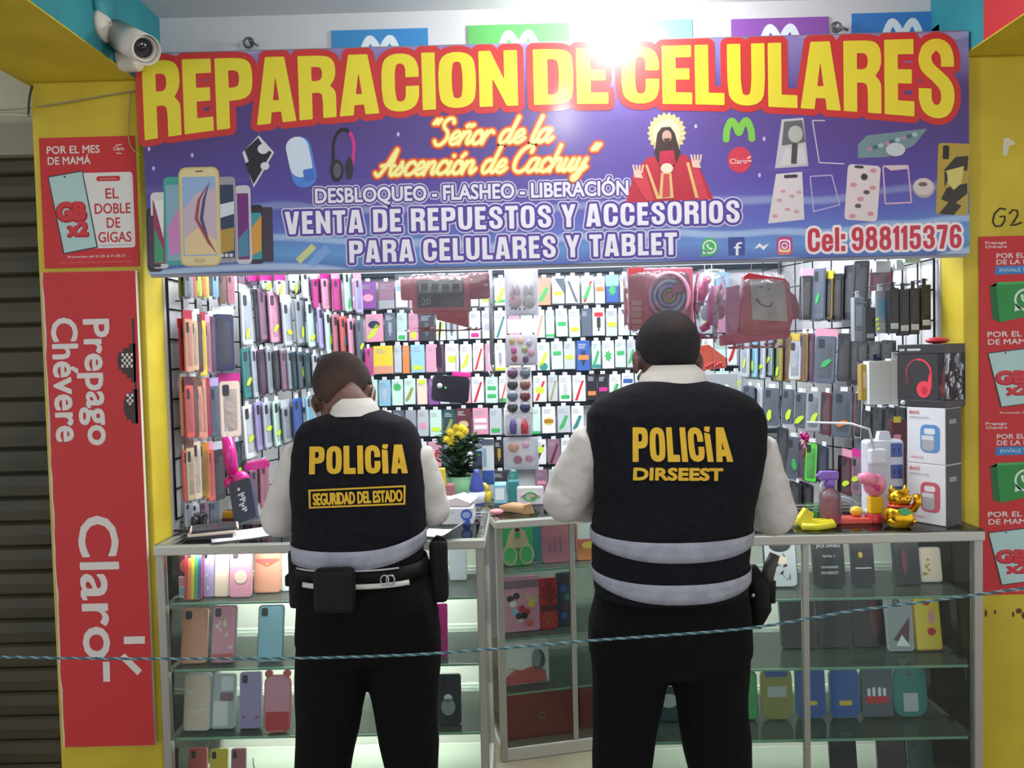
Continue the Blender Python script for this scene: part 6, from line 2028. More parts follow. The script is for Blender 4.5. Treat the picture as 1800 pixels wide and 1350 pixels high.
def officer(label, Y0, torso, neck_px, head_c, head_pitch, head_roll, head_s, arms, hips, legs, skin, hair, bands, shirt_tail, collar, seat_y, thin=False):
    root = thing('person', label, 'person', (P((torso[0][1] + torso[0][2]) / 2, 900, Y0).x, Y0, 0))
    W = root.location.copy()
    OFF = -W
    skin_m = Mnoise('skin_%d' % skin[0], skin, tuple(int(c * .93) for c in skin), 30, .55, bump=.05, bscale=200)
    hair_m = Mnoise('hair_%d' % hair[0], hair, tuple(int(c * .72) for c in hair), 160, .8, bump=.5, bscale=420)
    # ---- bring all shapes to the root's own frame
    class LMB(MB):
        def add(s, verts, faces, mat, smooth=False, mtx=None):
            return MB.add(s, [Vector(mtx @ Vector(v) if mtx else v) + OFF for v in verts], faces, mat, smooth, None)
    def ring(y, xl, xr, yc, ry, grow=0.0, e=2.4):
        a, b = P(xl, y, yc), P(xr, y, yc)
        # silhouette half width, allowing for the ellipse
        return sellipse(((a.x + b.x) / 2, yc, (a.z + b.z) / 2), (b.x - a.x) / 2 + grow, ry + grow, 32, e)
    # torso rows: (y px, left px, right px, depth centre, half depth)
    vest_rows = torso
    # ---------------- body: one surface from head to feet
    mb = LMB()
    Rh = Matrix.Translation(head_c) @ Matrix.Rotation(head_roll, 4, 'Y') @ Matrix.Rotation(-head_pitch, 4, 'X') @ Matrix.Scale(head_s, 4)
    def hs(c, r, sc, seg=20):
        mb.sphere(c, r, skin_m, seg, sc, Rh)
    hs((0, -.012, .02), .080, (.96, 1.18, 1.05), 28)
    hs((0, .03, -.035), .066, (.96, 1.1, 1.15))
    hs((0, .062, -.088), .036, (1.2, 1.0, .75))
    hs((0, .086, .012), .03, (1.7, .45, .45))
    mb.tube([(0, .098, .0), (0, .112, -.022), (0, .116, -.035), (0, .098, -.043)], [.008, .010, .013, .010], skin_m, 10, mtx=Rh)
    hs((.011, .105, -.038), .008, (1, 1, .8), 10)
    hs((-.011, .105, -.038), .008, (1, 1, .8), 10)
    hs((0, .098, -.066), .010, (2.2, .8, .5), 12)
    hs((0, .096, -.077), .010, (1.9, .8, .55), 12)
    for sx in (-1, 1):
        hs((sx * .079, .008, -.022), .030, (.30, .62, 1.08), 16)
        hs((sx * .084, .000, -.016), .024, (.30, .5, 1.0), 14)
        hs((sx * .044, .07, -.03), .028, (.9, .7, .8), 14)
    nb = P(neck_px[0], neck_px[1], neck_px[2])
    sk = Rh @ Vector((0, -.03, -.055))
    mb.tube([nb + Vector((0, .02, -.07)), nb + Vector((0, .012, 0)), nb.lerp(sk, .5), sk], [.058, .056, .057, .060], skin_m, 18)
    rows_in = [ring(y, xl, xr, yc, ry, -.022) for (y, xl, xr, yc, ry) in vest_rows]
    loft(mb, rows_in[::-1], skin_m)
    for (sh, el, wr, tip, rs, pn, side) in arms:
        mb.tube([sh, sh.lerp(el, .5), el, el.lerp(wr, .35), wr], [.048, .043, .037, .038, .026], skin_m, 14)
        hand(mb, wr, tip, pn, side, skin_m, .55)
    for (pts, rs) in legs:
        mb.tube(pts, [r * .72 for r in rs], skin_m, 16)
    hp = [ring(y, xl, xr, yc, ry, -.02) for (y, xl, xr, yc, ry) in hips]
    loft(mb, hp[::-1], skin_m)
    body = fuse(mb, .0058, 4, skin_m, 'body', root)
    # short hair thins out towards the nape (and, for one of them, at the crown)
    nt = hair_m.node_tree
    b_ = nt.nodes['Principled BSDF']
    tc = nt.nodes.new('ShaderNodeTexCoord')
    def thinning(point, d0, d1, v0, v1):
        src = b_.inputs['Base Color'].links[0].from_socket
        vm = nt.nodes.new('ShaderNodeVectorMath')
        vm.operation = 'DISTANCE'
        vm.inputs[1].default_value = Rh @ Vector(point) + OFF
        mr = nt.nodes.new('ShaderNodeMapRange')
        mr.inputs['From Min'].default_value, mr.inputs['From Max'].default_value = d0, d1
        mr.inputs['To Min'].default_value, mr.inputs['To Max'].default_value = v0, v1
        mx = nt.nodes.new('ShaderNodeMix')
        mx.data_type = 'RGBA'
        mx.inputs['B'].default_value = lin(skin)
        nt.links.new(tc.outputs['Object'], vm.inputs[0])
        nt.links.new(vm.outputs['Value'], mr.inputs['Value'])
        nt.links.new(mr.outputs[0], mx.inputs['Factor'])
        nt.links.new(src, mx.inputs['A'])
        nt.links.new(mx.outputs['Result'], b_.inputs['Base Color'])
    thinning((0, .0, .12), .198 if thin else .158, .235 if thin else .205, 0, 1)
    if thin:
        thinning((.010, -.11, .035), .006, .05, .2, 0)
    # ---------------- hair: shell over the skull, cut at the hairline
    mb = LMB()
    hb = bmesh.new()
    bmesh.ops.create_uvsphere(hb, u_segments=40, v_segments=28, radius=1)
    kill = []
    for v in hb.verts:
        x, y, z = v.co
        v.co = Vector((x * .080 * .96 + math.copysign(.0032, x) * abs(x), -.012 + y * .080 * 1.18 + .0032 * y, .02 + z * .080 * 1.05 + .0038 * z))
        edge = -.062 - .012 * math.cos(x * 2) if y < .2 else .035
        if y > -.1 and y <= .35:
            edge = -.006 + .05 * y
        if y > .35:
            edge = .03 + .03 * (y - .35)
        if v.co.z < edge:
            kill.append(v)
    bmesh.ops.delete(hb, geom=kill, context='VERTS')
    mb.bm(hb, hair_m, True, Rh)
    ho = mb.build('hair', root)
    sol = ho.modifiers.new('t', 'SOLIDIFY')
    sol.thickness = .003
    sol.offset = -1
    # eyes
    for sx in (-1, 1):
        mb = LMB()
        mb.sphere((sx * .033, .083, -.004), .0125, M((226, 222, 216), .2), 14, (1, .8, 1), Rh)
        mb.sphere((sx * .033, .0915, -.006), .0055, M((34, 24, 20), .1), 10, (1, .5, 1), Rh)
        mb.build('eye', root)
    # ---------------- shirt with sleeves
    mb = LMB()
    loft(mb, [ring(y, xl, xr, yc, ry, -.018) for (y, xl, xr, yc, ry) in vest_rows][::-1], SHIRT_M)
    for (sh, el, wr, tip, rs, pn, side) in arms:
        k1, k2 = sh.lerp(el, .33), sh.lerp(el, .68)
        mb.tube([sh + (sh - el).normalized() * .012, sh, k1, k2, el, el.lerp(wr, .22), el.lerp(wr, .6), el.lerp(wr, .95)], [rs[0] * .7, rs[0], rs[1], rs[2], rs[3], rs[3] * .92, rs[3] * .8, .036], SHIRT_M, 18)
        mb.sphere(el, rs[3] * 1.02, SHIRT_M, 16)
    shirt = fuse(mb, .0062, 5, SHIRT_M, 'shirt', root, .0045, (11, 11, 19))
    # shirt collar: folded band round the neck
    mb = LMB()
    cl, cr, cy0, cy1, cyc = collar
    top = sellipse(P((cl[1] + cr[1]) / 2, cy0, cyc + .035), (P(cr[1], cy0, cyc).x - P(cl[1], cy0, cyc).x) / 2, .078, 36, 2.1)
    mid = sellipse(P((cl[0] + cr[0]) / 2, (cy0 + cy1) / 2, cyc + .02), (P(cr[0], cy1, cyc).x - P(cl[0], cy1, cyc).x) / 2 * .97, .088, 36, 2.1)
    low = sellipse(P((cl[0] + cr[0]) / 2, cy1 + 4, cyc + .01), (P(cr[0], cy1, cyc).x - P(cl[0], cy1, cyc).x) / 2 * 1.03, .095, 36, 2.1)
    inn = [p + (P((cl[0] + cr[0]) / 2, cy0, cyc + .035) - p).normalized() * .006 + Vector((0, 0, -.004)) for p in top]
    inl = [p + (P((cl[0] + cr[0]) / 2, cy1, cyc + .01) - p).normalized() * .010 + Vector((0, 0, -.01)) for p in low]
    # the nape stands higher than the throat
    def dip(rg, a):
        return [p + Vector((0, 0, -a * max(0, (p.y - cyc) / .07))) for p in rg]
    rgs = [dip(inl, .02), dip(inn, .045), dip(top, .045), dip(mid, .035), dip(low, .02)]
    n = 36
    V = [p for r_ in rgs for p in r_]
    F = [(i * n + k, i * n + (k + 1) % n, (i + 1) * n + (k + 1) % n, (i + 1) * n + k) for i in range(4) for k in range(n)]
    mb.add(V, F, SHIRT_M, True)
    mb.build('shirt_collar', root)
    # ---------------- vest
    mb = LMB()
    loft(mb, [ring(y, xl, xr, yc, ry) for (y, xl, xr, yc, ry) in vest_rows][::-1], VEST_M)
    vest = fuse(mb, .006, 3, VEST_M, 'vest', root, .003, (7, 7, 14))
    bvh = BVHTree.FromPolygons([v.co.copy() for v in vest.data.vertices], [tuple(p.vertices) for p in vest.data.polygons])
    def on_vest(p, lift=.003):
        """carry a world point along the view direction onto the back of the vest"""
        o_ = EYE + OFF
        d_ = (Vector(p) - EYE).normalized()
        h = bvh.ray_cast(o_, d_)
        return (h[0] - d_ * lift) if h[0] is not None else Vector(p) + OFF
    # reflective bands that wrap the vest
    for (ytl, ytm, ytr, ybl, ybm, ybr, rows, grow) in bands:
        mb = MB()
        nn = 64
        V = []
        for layer in range(4):
            for k in range(nn):
                t = 2 * PI * k / nn
                u = -math.cos(t)                    # -1 left .. 1 right
                f = layer / 3
                yt = ytm + (ytl - ytm) * max(0, -u) ** 2 + (ytr - ytm) * max(0, u) ** 2
                yb = ybm + (ybl - ybm) * max(0, -u) ** 2 + (ybr - ybm) * max(0, u) ** 2
                yy = yt + (yb - yt) * f
                # interpolate the torso row at this height
                for a, b in zip(rows, rows[1:]):
                    if a[0] <= yy <= b[0] or b is rows[-1]:
                        g = min(max((yy - a[0]) / (b[0] - a[0]), 0), 1.3)
                        break
                row = [a[i] + (b[i] - a[i]) * g for i in range(5)]
                pa, pb = P(row[1], yy, row[3]), P(row[2], yy, row[3])
                rx, ry = (pb.x - pa.x) / 2 + grow, row[4] + grow
                x = rx * math.copysign(abs(math.cos(t)) ** (2 / 2.4), math.cos(t)) * -1
                y = ry * math.copysign(abs(math.sin(t)) ** (2 / 2.4), math.sin(t))
                V.append(Vector(((pa.x + pb.x) / 2 + x, row[3] + y, (pa.z + pb.z) / 2)) + OFF)
        F = [(i * nn + k, (i + 1) * nn + k, (i + 1) * nn + (k + 1) % nn, i * nn + (k + 1) % nn) for i in range(3) for k in range(nn)]
        mb.add(V, F, BAND_M, True)
        bo = mb.build('reflective_band', root)
        sm = bo.modifiers.new('t', 'SOLIDIFY')
        sm.thickness = .0025
        sm.offset = 1
        bo['label'] = 'grey reflective band'
    # ---------------- trousers and shoes
    mb = LMB()
    loft(mb, [ring(y, xl, xr, yc, ry) for (y, xl, xr, yc, ry) in hips][::-1], PANTS_M)
    for (pts, rs) in legs:
        mb.tube(pts, rs, PANTS_M, 20)
    if seat_y:
        for px in seat_y[:2]:
            q = P(px, seat_y[2], Y0 - .06)
            mb.sphere(q, .085, PANTS_M, 18, (1, .8, 1.1))
    fuse(mb, .0075, 5, PANTS_M, 'trousers', root, .006, (8, 8, 5))
    for (pts, rs) in legs:
        f = Vector(pts[-1])
        mb = LMB()
        mb.sphere((f.x, f.y + .07, .036), .05, LEATHER, 20, (.92, 2.6, .78))
        mb.sphere((f.x, f.y - .01, .06), .048, LEATHER, 18, (.95, 1.1, 1.2))
        mb.box((f.x - .042, f.y - .055, .001), (f.x + .042, f.y + .19, .022), LEATHER, .02)
        sh_ = fuse(mb, .006, 4, LEATHER, 'shoe', root)
    # white shirt hem that shows between vest and belt
    return root, OFF, on_vest, LMB

def vest_text(root, name, layout, ww, on_vest, px_of, step_px, dist, mat, Yr):
    """lettering laid over the vest: sampled in photo pixels, then carried onto the cloth"""
    res = sdf_letters(layout, lambda u, v: px_of(u / ww, v), step_px, [dist], abs(dist) + 4 * step_px)
    V, F = res[0]
    mb = MB()
    mb.add([on_vest(P(a, -b, Yr), .004) for a, b in V], F, mat)
    return mb.build(name, root)

def quad_px(tl, tr, bl, br):
    """(u, v) with v = 1 at the top -> photo pixel, y negated so that up is up"""
    def f(u, v):
        x = (tl[0] * (1 - u) + tr[0] * u) * v + (bl[0] * (1 - u) + br[0] * u) * (1 - v)
        y = (tl[1] * (1 - u) + tr[1] * u) * v + (bl[1] * (1 - u) + br[1] * u) * (1 - v)
        return x, -y
    return f

# ======== left officer
YL = 1.95
LT = [(722, 596, 668, YL + .045, .058), (730, 566, 690, YL + .04, .075), (741, 534, 718, YL + .035, .09), (754, 524, 730, YL + .03, .10), (772, 519, 738, YL + .022, .108),
      (800, 515, 744, YL + .015, .115), (840, 513, 746, YL + .005, .12), (880, 514, 748, YL, .122), (920, 517, 748, YL, .122), (950, 517, 746, YL, .122), (984, 520, 744, YL, .120)]
LH = [(968, 524, 740, YL, .112), (1000, 525, 752, YL, .115), (1040, 523, 762, YL - .005, .125), (1080, 521, 770, YL - .008, .13), (1120, 519, 773, YL - .005, .125), (1152, 540, 752, YL, .085)]
def leg_pts(rows, Y):
    """rows of (y px, xl, xr) -> centre line and radii"""
    pts, rs = [], []
    for (y, xl, xr, dy) in rows:
        a, b = P(xl, y, Y + dy), P(xr, y, Y + dy)
        pts.append((a + b) / 2)
        rs.append((b.x - a.x) / 2)
    return pts, rs
l1 = leg_pts([(1085, 526, 652, 0), (1130, 520, 656, 0), (1200, 519, 646, 0), (1270, 520, 632, 0), (1350, 522, 616, 0), (1450, 526, 608, -.01), (1560, 530, 606, 0), (1612, 530, 606, 0)], YL)
l2 = leg_pts([(1085, 640, 766, 0), (1130, 638, 772, 0), (1200, 649, 772, 0), (1270, 662, 772, 0), (1350, 678, 770, 0), (1450, 690, 770, -.01), (1560, 694, 770, 0), (1612, 694, 770, 0)], YL)
for L_ in (l1, l2):
    L_[0][-1].z = .05
larm = []
sh = P(534, 798, YL + .03)
el = P(492, 912, YL + .05)
larm.append((sh, el, Vector((-.50, 2.30, 1.082)), Vector((-.44, 2.47, 1.055)), (.052, .054, .052, .049), Vector((.2, 0, -1)), 1))
sh = P(728, 798, YL + .03)
el = P(762, 895, YL + .05)
larm.append((sh, el, Vector((-.285, 2.30, 1.085)), Vector((-.33, 2.46, 1.055)), (.050, .049, .046, .044), Vector((-.2, 0, -1)), -1))
hcL = P(604, 690, YL + .125)
rootL, OFFL, onL, LMBL = officer('police officer with shaved head in black vest, bending over the left showcase', YL, LT, (626, 728, YL + .055), hcL, R(46), R(-8), .98, larm, LH, [l1, l2],
        (110, 76, 62), (58, 42, 38), [(946, 949, 930, 974, 980, 957, LT, .004)], None, ((583, 592), (668, 660), 698, 724, YL + .045), (600, 700, 1075))
W_ = block_layout('POLIC\u00cdA', .12)
vest_text(rootL, 'vest_lettering', W_[0], W_[1], onL, quad_px((545, 786), (713, 782), (544, 833), (716, 831)), .9, 1.0, VYEL, 1.85)['label'] = 'yellow vest lettering'
lay = font_layout('SEGURIDAD DEL ESTADO')
vest_text(rootL, 'unit_lettering', lay[0], lay[1], onL, quad_px((550, 867), (706, 860), (551, 888), (707, 881)), .6, .9, VYEL, 1.85)
for q0, q1 in ((((542, 861), (713, 853)), ((542, 864), (713, 856))), (((543, 891), (712, 884)), ((543, 894), (712, 887))), (((542, 861), (545.5, 861)), ((543, 894), (546.5, 894))), (((709.5, 853), (713, 853)), ((709, 887), (712.5, 887)))):
    mb = MB()
    f_ = quad_px(q0[0], q0[1], q1[0], q1[1])
    N_ = 24
    tall = abs(q1[0][1] - q0[0][1]) > 10
    V, F = [], []
    for i in range(N_ + 1):
        for j in (0, 1):
            u, v = (i / N_, j) if not tall else (j, 1 - i / N_)
            a, b = f_(u, v)
            V.append(onL(P(a, -b, 1.85), .004))
    F = [(2 * i, 2 * i + 2, 2 * i + 3, 2 * i + 1) for i in range(N_)]
    mb.add(V, F, VYEL)
    mb.build('unit_border', rootL)

# belt, hem and what hangs on it
def px_box(mb, x0, y0, x1, y1, Yf, dep, mat, bev=.006, mtx=None):
    a, b = P(x0, y1, Yf), P(x1, y0, Yf)
    mb.box((a.x, Yf, a.z), (b.x, Yf + dep, b.z), mat, bev)
def hip_band(LM, root, name, rows, ytop, ybot, grow, mat, u0=-1.01, u1=1.01):
    mb = LM()
    nn = 48
    V, n_ok = [], 0
    for yy in (ytop, ybot):
        for a, b in zip(rows, rows[1:]):
            if a[0] <= yy <= b[0] or b is rows[-1]:
                g = (yy - a[0]) / (b[0] - a[0])
                break
        row = [a[i] + (b[i] - a[i]) * g for i in range(5)]
        pa, pb = P(row[1], yy, row[3]), P(row[2], yy, row[3])
        V.append(sellipse(((pa.x + pb.x) / 2, row[3], (pa.z + pb.z) / 2), (pb.x - pa.x) / 2 + grow, row[4] + grow, nn))
    keep = [k for k in range(nn)]
    VV = V[0] + V[1]
    F = []
    for k in keep:
        k2 = (k + 1) % nn
        mid = math.cos(2 * PI * (k + .5) / nn)
        back = math.sin(2 * PI * (k + .5) / nn) < 0
        if u0 > -1 and not (back and u0 <= mid <= u1):
            continue
        F.append((k, k + nn, k2 + nn, k2))
    used = sorted({i for f in F for i in f})
    at_ = {i: k for k, i in enumerate(used)}
    mb.add([VV[i] for i in used], [[at_[i] for i in f] for f in F], mat, True)
    o = mb.build(name, root)
    s_ = o.modifiers.new('t', 'SOLIDIFY')
    s_.thickness = .004
    s_.offset = 1
    return o
hip_band(LMBL, rootL, 'duty_belt', LH, 980, 1002, .004, LEATHER)
hip_band(LMBL, rootL, 'shirt_hem', LH, 1003, 1011, .005, SHIRT_M, -.72, .66)['label'] = 'white shirt hem under the belt'
hip_band(LMBL, rootL, 'belt_piping', LH, 979.5, 982, .0085, M((190, 192, 198), .5), -.80, .62)
mb = LMBL()
px_box(mb, 550, 1003, 619, 1082, YL - .175, .045, M((19, 20, 18), .65, 0, 0, .25), .012)
mb.build('belt_pouch', rootL)
mb = LMBL()
px_box(mb, 507, 968, 536, 1072, YL - .05, .06, M((20, 21, 24), .65, 0, 0, .25), .01)
px_box(mb, 500, 1012, 512, 1032, YL - .04, .04, LEATHER, .005)
mb.build('side_pouch', rootL)
mb = LMBL()
px_box(mb, 756, 952, 784, 1062, YL - .02, .05, M((16, 16, 18), .65, 0, 0, .25), .012)
mb.tube([P(764, 950, YL), P(768, 944, YL + .0), P(780, 946, YL), P(783, 966, YL), P(776, 980, YL)], .006, LEATHER, 8)
mb.build('holster', rootL)
mb = LMBL()
q = P(681, 1019, YL - .135)
CH = M((170, 172, 176), .25, .9)
for dx in (-.006, .008):
    mb.tube([q + Vector((dx + .010 * math.cos(t * PI / 6), -.004, .012 * math.sin(t * PI / 6))) for t in range(12)], .0024, CH, 6, True)
mb.build('key_ring', rootL)
# face mask with ear loops
Rm = Matrix.Translation(hcL + OFFL) @ Matrix.Rotation(R(-8), 4, 'Y') @ Matrix.Rotation(R(-46), 4, 'X') @ Matrix.Scale(.98, 4)
mb = MB()
mb.sphere((0, .055, -.055), .062, M((196, 206, 214), .8), 22, (1.02, 1.0, .78), Rm)
for sx in (-1, 1):
    mb.tube([(sx * .052, .075, -.035), (sx * .078, .03, -.010), (sx * .087, -.002, .008), (sx * .09, -.016, -.012), (sx * .084, -.012, -.045), (sx * .07, .02, -.068), (sx * .05, .06, -.075)], .0024, M((214, 212, 208), .7), 6, mtx=Rm)
mb.build('face_mask', rootL)
# ======== right officer
YR = 1.93
RT = [(668, 1134, 1228, YR + .045, .070), (676, 1104, 1262, YR + .042, .09), (687, 1072, 1296, YR + .036, .105), (702, 1044, 1322, YR + .03, .118), (722, 1032, 1338, YR + .022, .128), (755, 1031, 1345, YR + .012, .136),
      (800, 1038, 1342, YR, .142), (850, 1044, 1332, YR - .004, .146), (890, 1044, 1322, YR - .004, .148), (930, 1040, 1317, YR - .004, .150), (980, 1041, 1312, YR - .004, .150), (1036, 1043, 1312, YR - .004, .148)]
RH = [(1010, 1048, 1306, YR, .135), (1050, 1043, 1311, YR - .004, .142), (1090, 1035, 1316, YR - .006, .148), (1140, 1034, 1319, YR - .004, .142), (1172, 1060, 1294, YR, .09)]
l1 = leg_pts([(1100, 1042, 1180, 0), (1150, 1037, 1182, 0), (1225, 1039, 1168, 0), (1290, 1041, 1154, 0), (1350, 1043, 1142, 0), (1450, 1048, 1136, -.01), (1560, 1052, 1134, 0), (1612, 1052, 1134, 0)], YR)
l2 = leg_pts([(1100, 1172, 1312, 0), (1150, 1170, 1316, 0), (1225, 1188, 1314, 0), (1290, 1198, 1318, 0), (1350, 1210, 1321, 0), (1450, 1222, 1318, -.01), (1560, 1226, 1316, 0), (1612, 1226, 1316, 0)], YR)
for L_ in (l1, l2):
    L_[0][-1].z = .05
rarm = []
sh = P(1050, 772, YR + .03)
el = P(996, 876, YR + .07)
rarm.append((sh, el, Vector((.36, 2.235, 1.098)), Vector((.43, 2.40, 1.072)), (.062, .066, .066, .063), Vector((.2, 0, -1)), 1))
sh = P(1322, 786, YR + .03)
el = P(1360, 902, YR + .07)
rarm.append((sh, el, Vector((.56, 2.235, 1.098)), Vector((.50, 2.395, 1.072)), (.060, .062, .060, .058), Vector((-.2, 0, -1)), -1))
hcR = P(1173, 624, YR + .105)
rootR, OFFR, onR, LMBR = officer('heavy police officer with dark hair in black vest, standing at the right showcase', YR, RT, (1181, 682, YR + .05), hcR, R(30), R(3), 1.04, rarm, RH, [l1, l2],
        (112, 80, 76), (34, 29, 35), [(925, 929, 926, 944, 962, 946, RT, .004), (991, 998, 990, 1008, 1030, 1010, RT, .004)], None, ((1122, 1136), (1240, 1222), 641, 670, YR + .045), (1125, 1235, 1095), True)
vest_text(rootR, 'vest_lettering', W_[0], W_[1], onR, quad_px((1113, 752), (1278, 752), (1113, 811), (1288, 811)), .9, 1.0, VYEL, 1.78)['label'] = 'yellow vest lettering'
lay = font_layout('DIRSEEST')
vest_text(rootR, 'unit_lettering', lay[0], lay[1], onR, quad_px((1115, 822), (1270, 823), (1114, 843), (1270, 844)), .7, 1.5, VYEL, 1.78)
# thin crown of the right officer
mb = LMBR()
a_ = [P(1316, 1000, YR), P(1332, 1030, YR), P(1336, 1070, YR), P(1326, 1100, YR)]
mb.tube(a_, [.022, .03, .028, .018], LEATHER, 12)
mb.tube([P(1330, 1018, YR), P(1350, 1028, YR + .01), P(1352, 1060, YR)], [.018, .022, .016], LEATHER, 12)
mb.build('holster', rootR)
mb = LMBR()
mb.tube([P(1346, 1030, YR + .005), P(1352, 1000, YR + .005), P(1362, 974, YR + .01)], [.015, .016, .013], M((66, 62, 60), .5), 10)
g = mb.build('pistol_grip', rootR)
mb = LMBR()
mb.lathe([(0, 0), (.006, 0), (.005, .004), (0, .005)], CH, 12, Matrix.Translation(P(1323, 1046, YR - .03)) @ Matrix.Rotation(R(90), 4, 'X'))
mb.build('press_stud', rootR)
# ------------------------------------------------------------------ things that hang in the stall opening
def tbox(mb, px0, py0, px1, py1, Y, dep, mat, bev=.004):
    a, b = P(px0, py1, Y), P(px1, py0, Y)
    mb.box((a.x, Y, a.z), (b.x, Y + dep, b.z), mat, bev)
    return a, b

def crumpled_bag(name, parent, px0, py0, px1, py1, Y, dep, mat, seed=0, pinch=True):
    """clear bag, pillowed and creased, gathered at the top"""
    r = random.Random(seed)
    a, b = P(px0, py1, Y), P(px1, py0, Y)
    nx, nz = 16, 16
    mb = MB()
    off = Vector(parent.location) if parent is not None else Vector()
    for sgn in (-1, 1):
        V = []
        for j in range(nz + 1):
            for i in range(nx + 1):
                u, v = i / nx, j / nz
                bulge = (math.sin(PI * u) * math.sin(PI * min(1, v * 1.05))) ** .45 if 0 < u < 1 and 0 < v < 1 else 0
                w = 1.0 if not pinch else 1 - .28 * max(0, v - .7) / .3
                x = (a.x + b.x) / 2 + (u - .5) * (b.x - a.x) * w
                y = Y + dep / 2 + sgn * (dep / 2 * bulge + r.uniform(0, .006) * bulge)
                z = a.z + (b.z - a.z) * v
                V.append(Vector((x, y, z)) - off)
        F = [(j * (nx + 1) + i, j * (nx + 1) + i + 1, (j + 1) * (nx + 1) + i + 1, (j + 1) * (nx + 1) + i) for j in range(nz) for i in range(nx)]
        mb.add(V, F if sgn < 0 else [f[::-1] for f in F], mat, True)
    return mb.build(name, parent)

def strings(mb, px, y0, Y, ztop, dx=.02):
    p = P(px, y0, Y)
    mb.tube([Vector((p.x, Y, p.z)), Vector((p.x + dx, Y, ztop))], .0012, M((200, 200, 206), .4), 5)

# curtain rail behind the sign from which the bags hang
mb = MB()
mb.tube([Vector((CX1 + .004, 2.86, 2.10)), Vector((RX0 - .004, 2.86, 2.10))], .008, M((150, 152, 156), .35, .7), 10)
tag(mb.build('hanging_rail'), 'thin metal rail right behind the sign, carrying the bagged covers', 'rail')

mb = MB()
mb.tube([Vector((CX1 + .004, 3.12, 2.10)), Vector((RX0 - .004, 3.12, 2.10))], .006, M((150, 152, 156), .35, .7), 10)
tag(mb.build('hanging_rail'), 'second thin metal rail, deeper in the stall than the one behind the sign', 'rail')

def hung(name, label, cat, px, py, Y=2.86):
    p = P(px, py, Y)
    return thing(name, label, cat, (p.x, Y, p.z))

def rel(t):
    o_ = Vector(t.location)
    class TMB(MB):
        def add(s, verts, faces, mat, smooth=False, mtx=None):
            return MB.add(s, [Vector(mtx @ Vector(v) if mtx else v) - o_ for v in verts], faces, mat, smooth, None)
    return TMB

# red tablet cover in a bag with a dark printed card (left)
t = hung('bagged_tablet_cover', 'bagged red tablet cover with a dark printed card, hanging left of the middle', 'tablet cover', 778, 530)
T = rel(t)
mb = T()
tbox(mb, 724, 484, 826, 552, 2.86, .03, K((206, 92, 100), .4), .012)
tbox(mb, 704, 488, 728, 528, 2.87, .02, K((206, 92, 100), .4), .012)
tbox(mb, 822, 478, 860, 526, 2.87, .02, K('crimson', .4), .012)
a_, b_ = P(770, 560, 2.87), P(824, 575, 2.87)
mb.prism([(P(765, 548, 2.87).x, P(765, 548, 2.87).z), (P(822, 546, 2.87).x, P(822, 546, 2.87).z), (P(824, 576, 2.87).x, P(824, 576, 2.87).z), (P(768, 562, 2.87).x, P(768, 562, 2.87).z)], 2.865, 2.885, K((206, 70, 76), .4))
mb.build('cover', t)
mb = T()
tbox(mb, 734, 490, 814, 541, 2.852, .003, K((70, 66, 64), .5), .001)
tbox(mb, 736, 496, 812, 515, 2.850, .002, K((178, 174, 172), .5), 0)
for i in range(4):
    tbox(mb, 740 + i * 18.5, 498, 752 + i * 18.5, 509, 2.8485, .0015, K((60, 58, 60), .5), 0)
    tbox(mb, 739 + i * 18.5, 510.5, 751 + i * 18.5, 513, 2.8485, .0015, K((90, 88, 90), .5), 0)
letter(mb, '20', P(742, 536, 2.85).x, P(757, 536, 2.85).x, P(742, 536, 2.85).z, .024, 2.8490, K((190, 186, 184), .5), .01)
mb.build('printed_card', t)['label'] = 'dark printed card'
crumpled_bag('clear_bag', t, 694, 476, 866, 584, 2.835, .07, CELLO, 3, False)
mb = T(); strings(mb, 740, 490, 2.86, 2.095); strings(mb, 830, 484, 2.86, 2.095, -.02)
mb.build('string', t)
mb = T()
mb.tube([P(774, 566, 2.87), P(772, 600, 2.87), P(773, 640, 2.87)], .0035, K('plum'), 6)
tbox(mb, 767, 610, 776, 646, 2.866, .006, K('plum'), .001)
mb.build('strap', t)

# box with iridescent ring picture in a clear bag
t = hung('bagged_ring_set', 'pink boxed ring set with an iridescent swirl, above the right officer', 'toy', 1165, 525)
T = rel(t)
mb = T()
tbox(mb, 1106, 470, 1218, 580, 2.87, .03, K((206, 96, 116), .45), .004)
tbox(mb, 1106, 470, 1132, 580, 2.868, .003, K((196, 70, 76), .45), .001)
for i in range(5):
    tbox(mb, 1112, 528 + i * 11, 1128, 536 + i * 11, 2.866, .002, K((216, 150, 140)), 0)
mb.build('box', t)
mb = T()
c = P(1176, 520, 2.862)
IR = Mnoise('iridescent_print', (150, 196, 210), (206, 170, 190), 30, .25, coat=.6)
mb.tube([c + Vector((.072 * math.cos(k * PI / 16), 0, .082 * math.sin(k * PI / 16))) for k in range(32)], .009, K('pink', .3, .6), 10, True)
for rad, cl in ((.054, 'silver'), (.036, 'lilac'), (.020, 'gold')):
    mb.tube([c + Vector((rad * math.cos(k * PI / 12), 0, rad * math.sin(k * PI / 12))) for k in range(4, 26)], .008, IR if rad > .05 else K(cl, .3, .6), 8)
mb.build('ring', t)
crumpled_bag('clear_bag', t, 1100, 466, 1220, 588, 2.84, .08, CELLO, 5, False)
mb = T(); strings(mb, 1165, 474, 2.86, 2.095, 0)
mb.build('string', t)

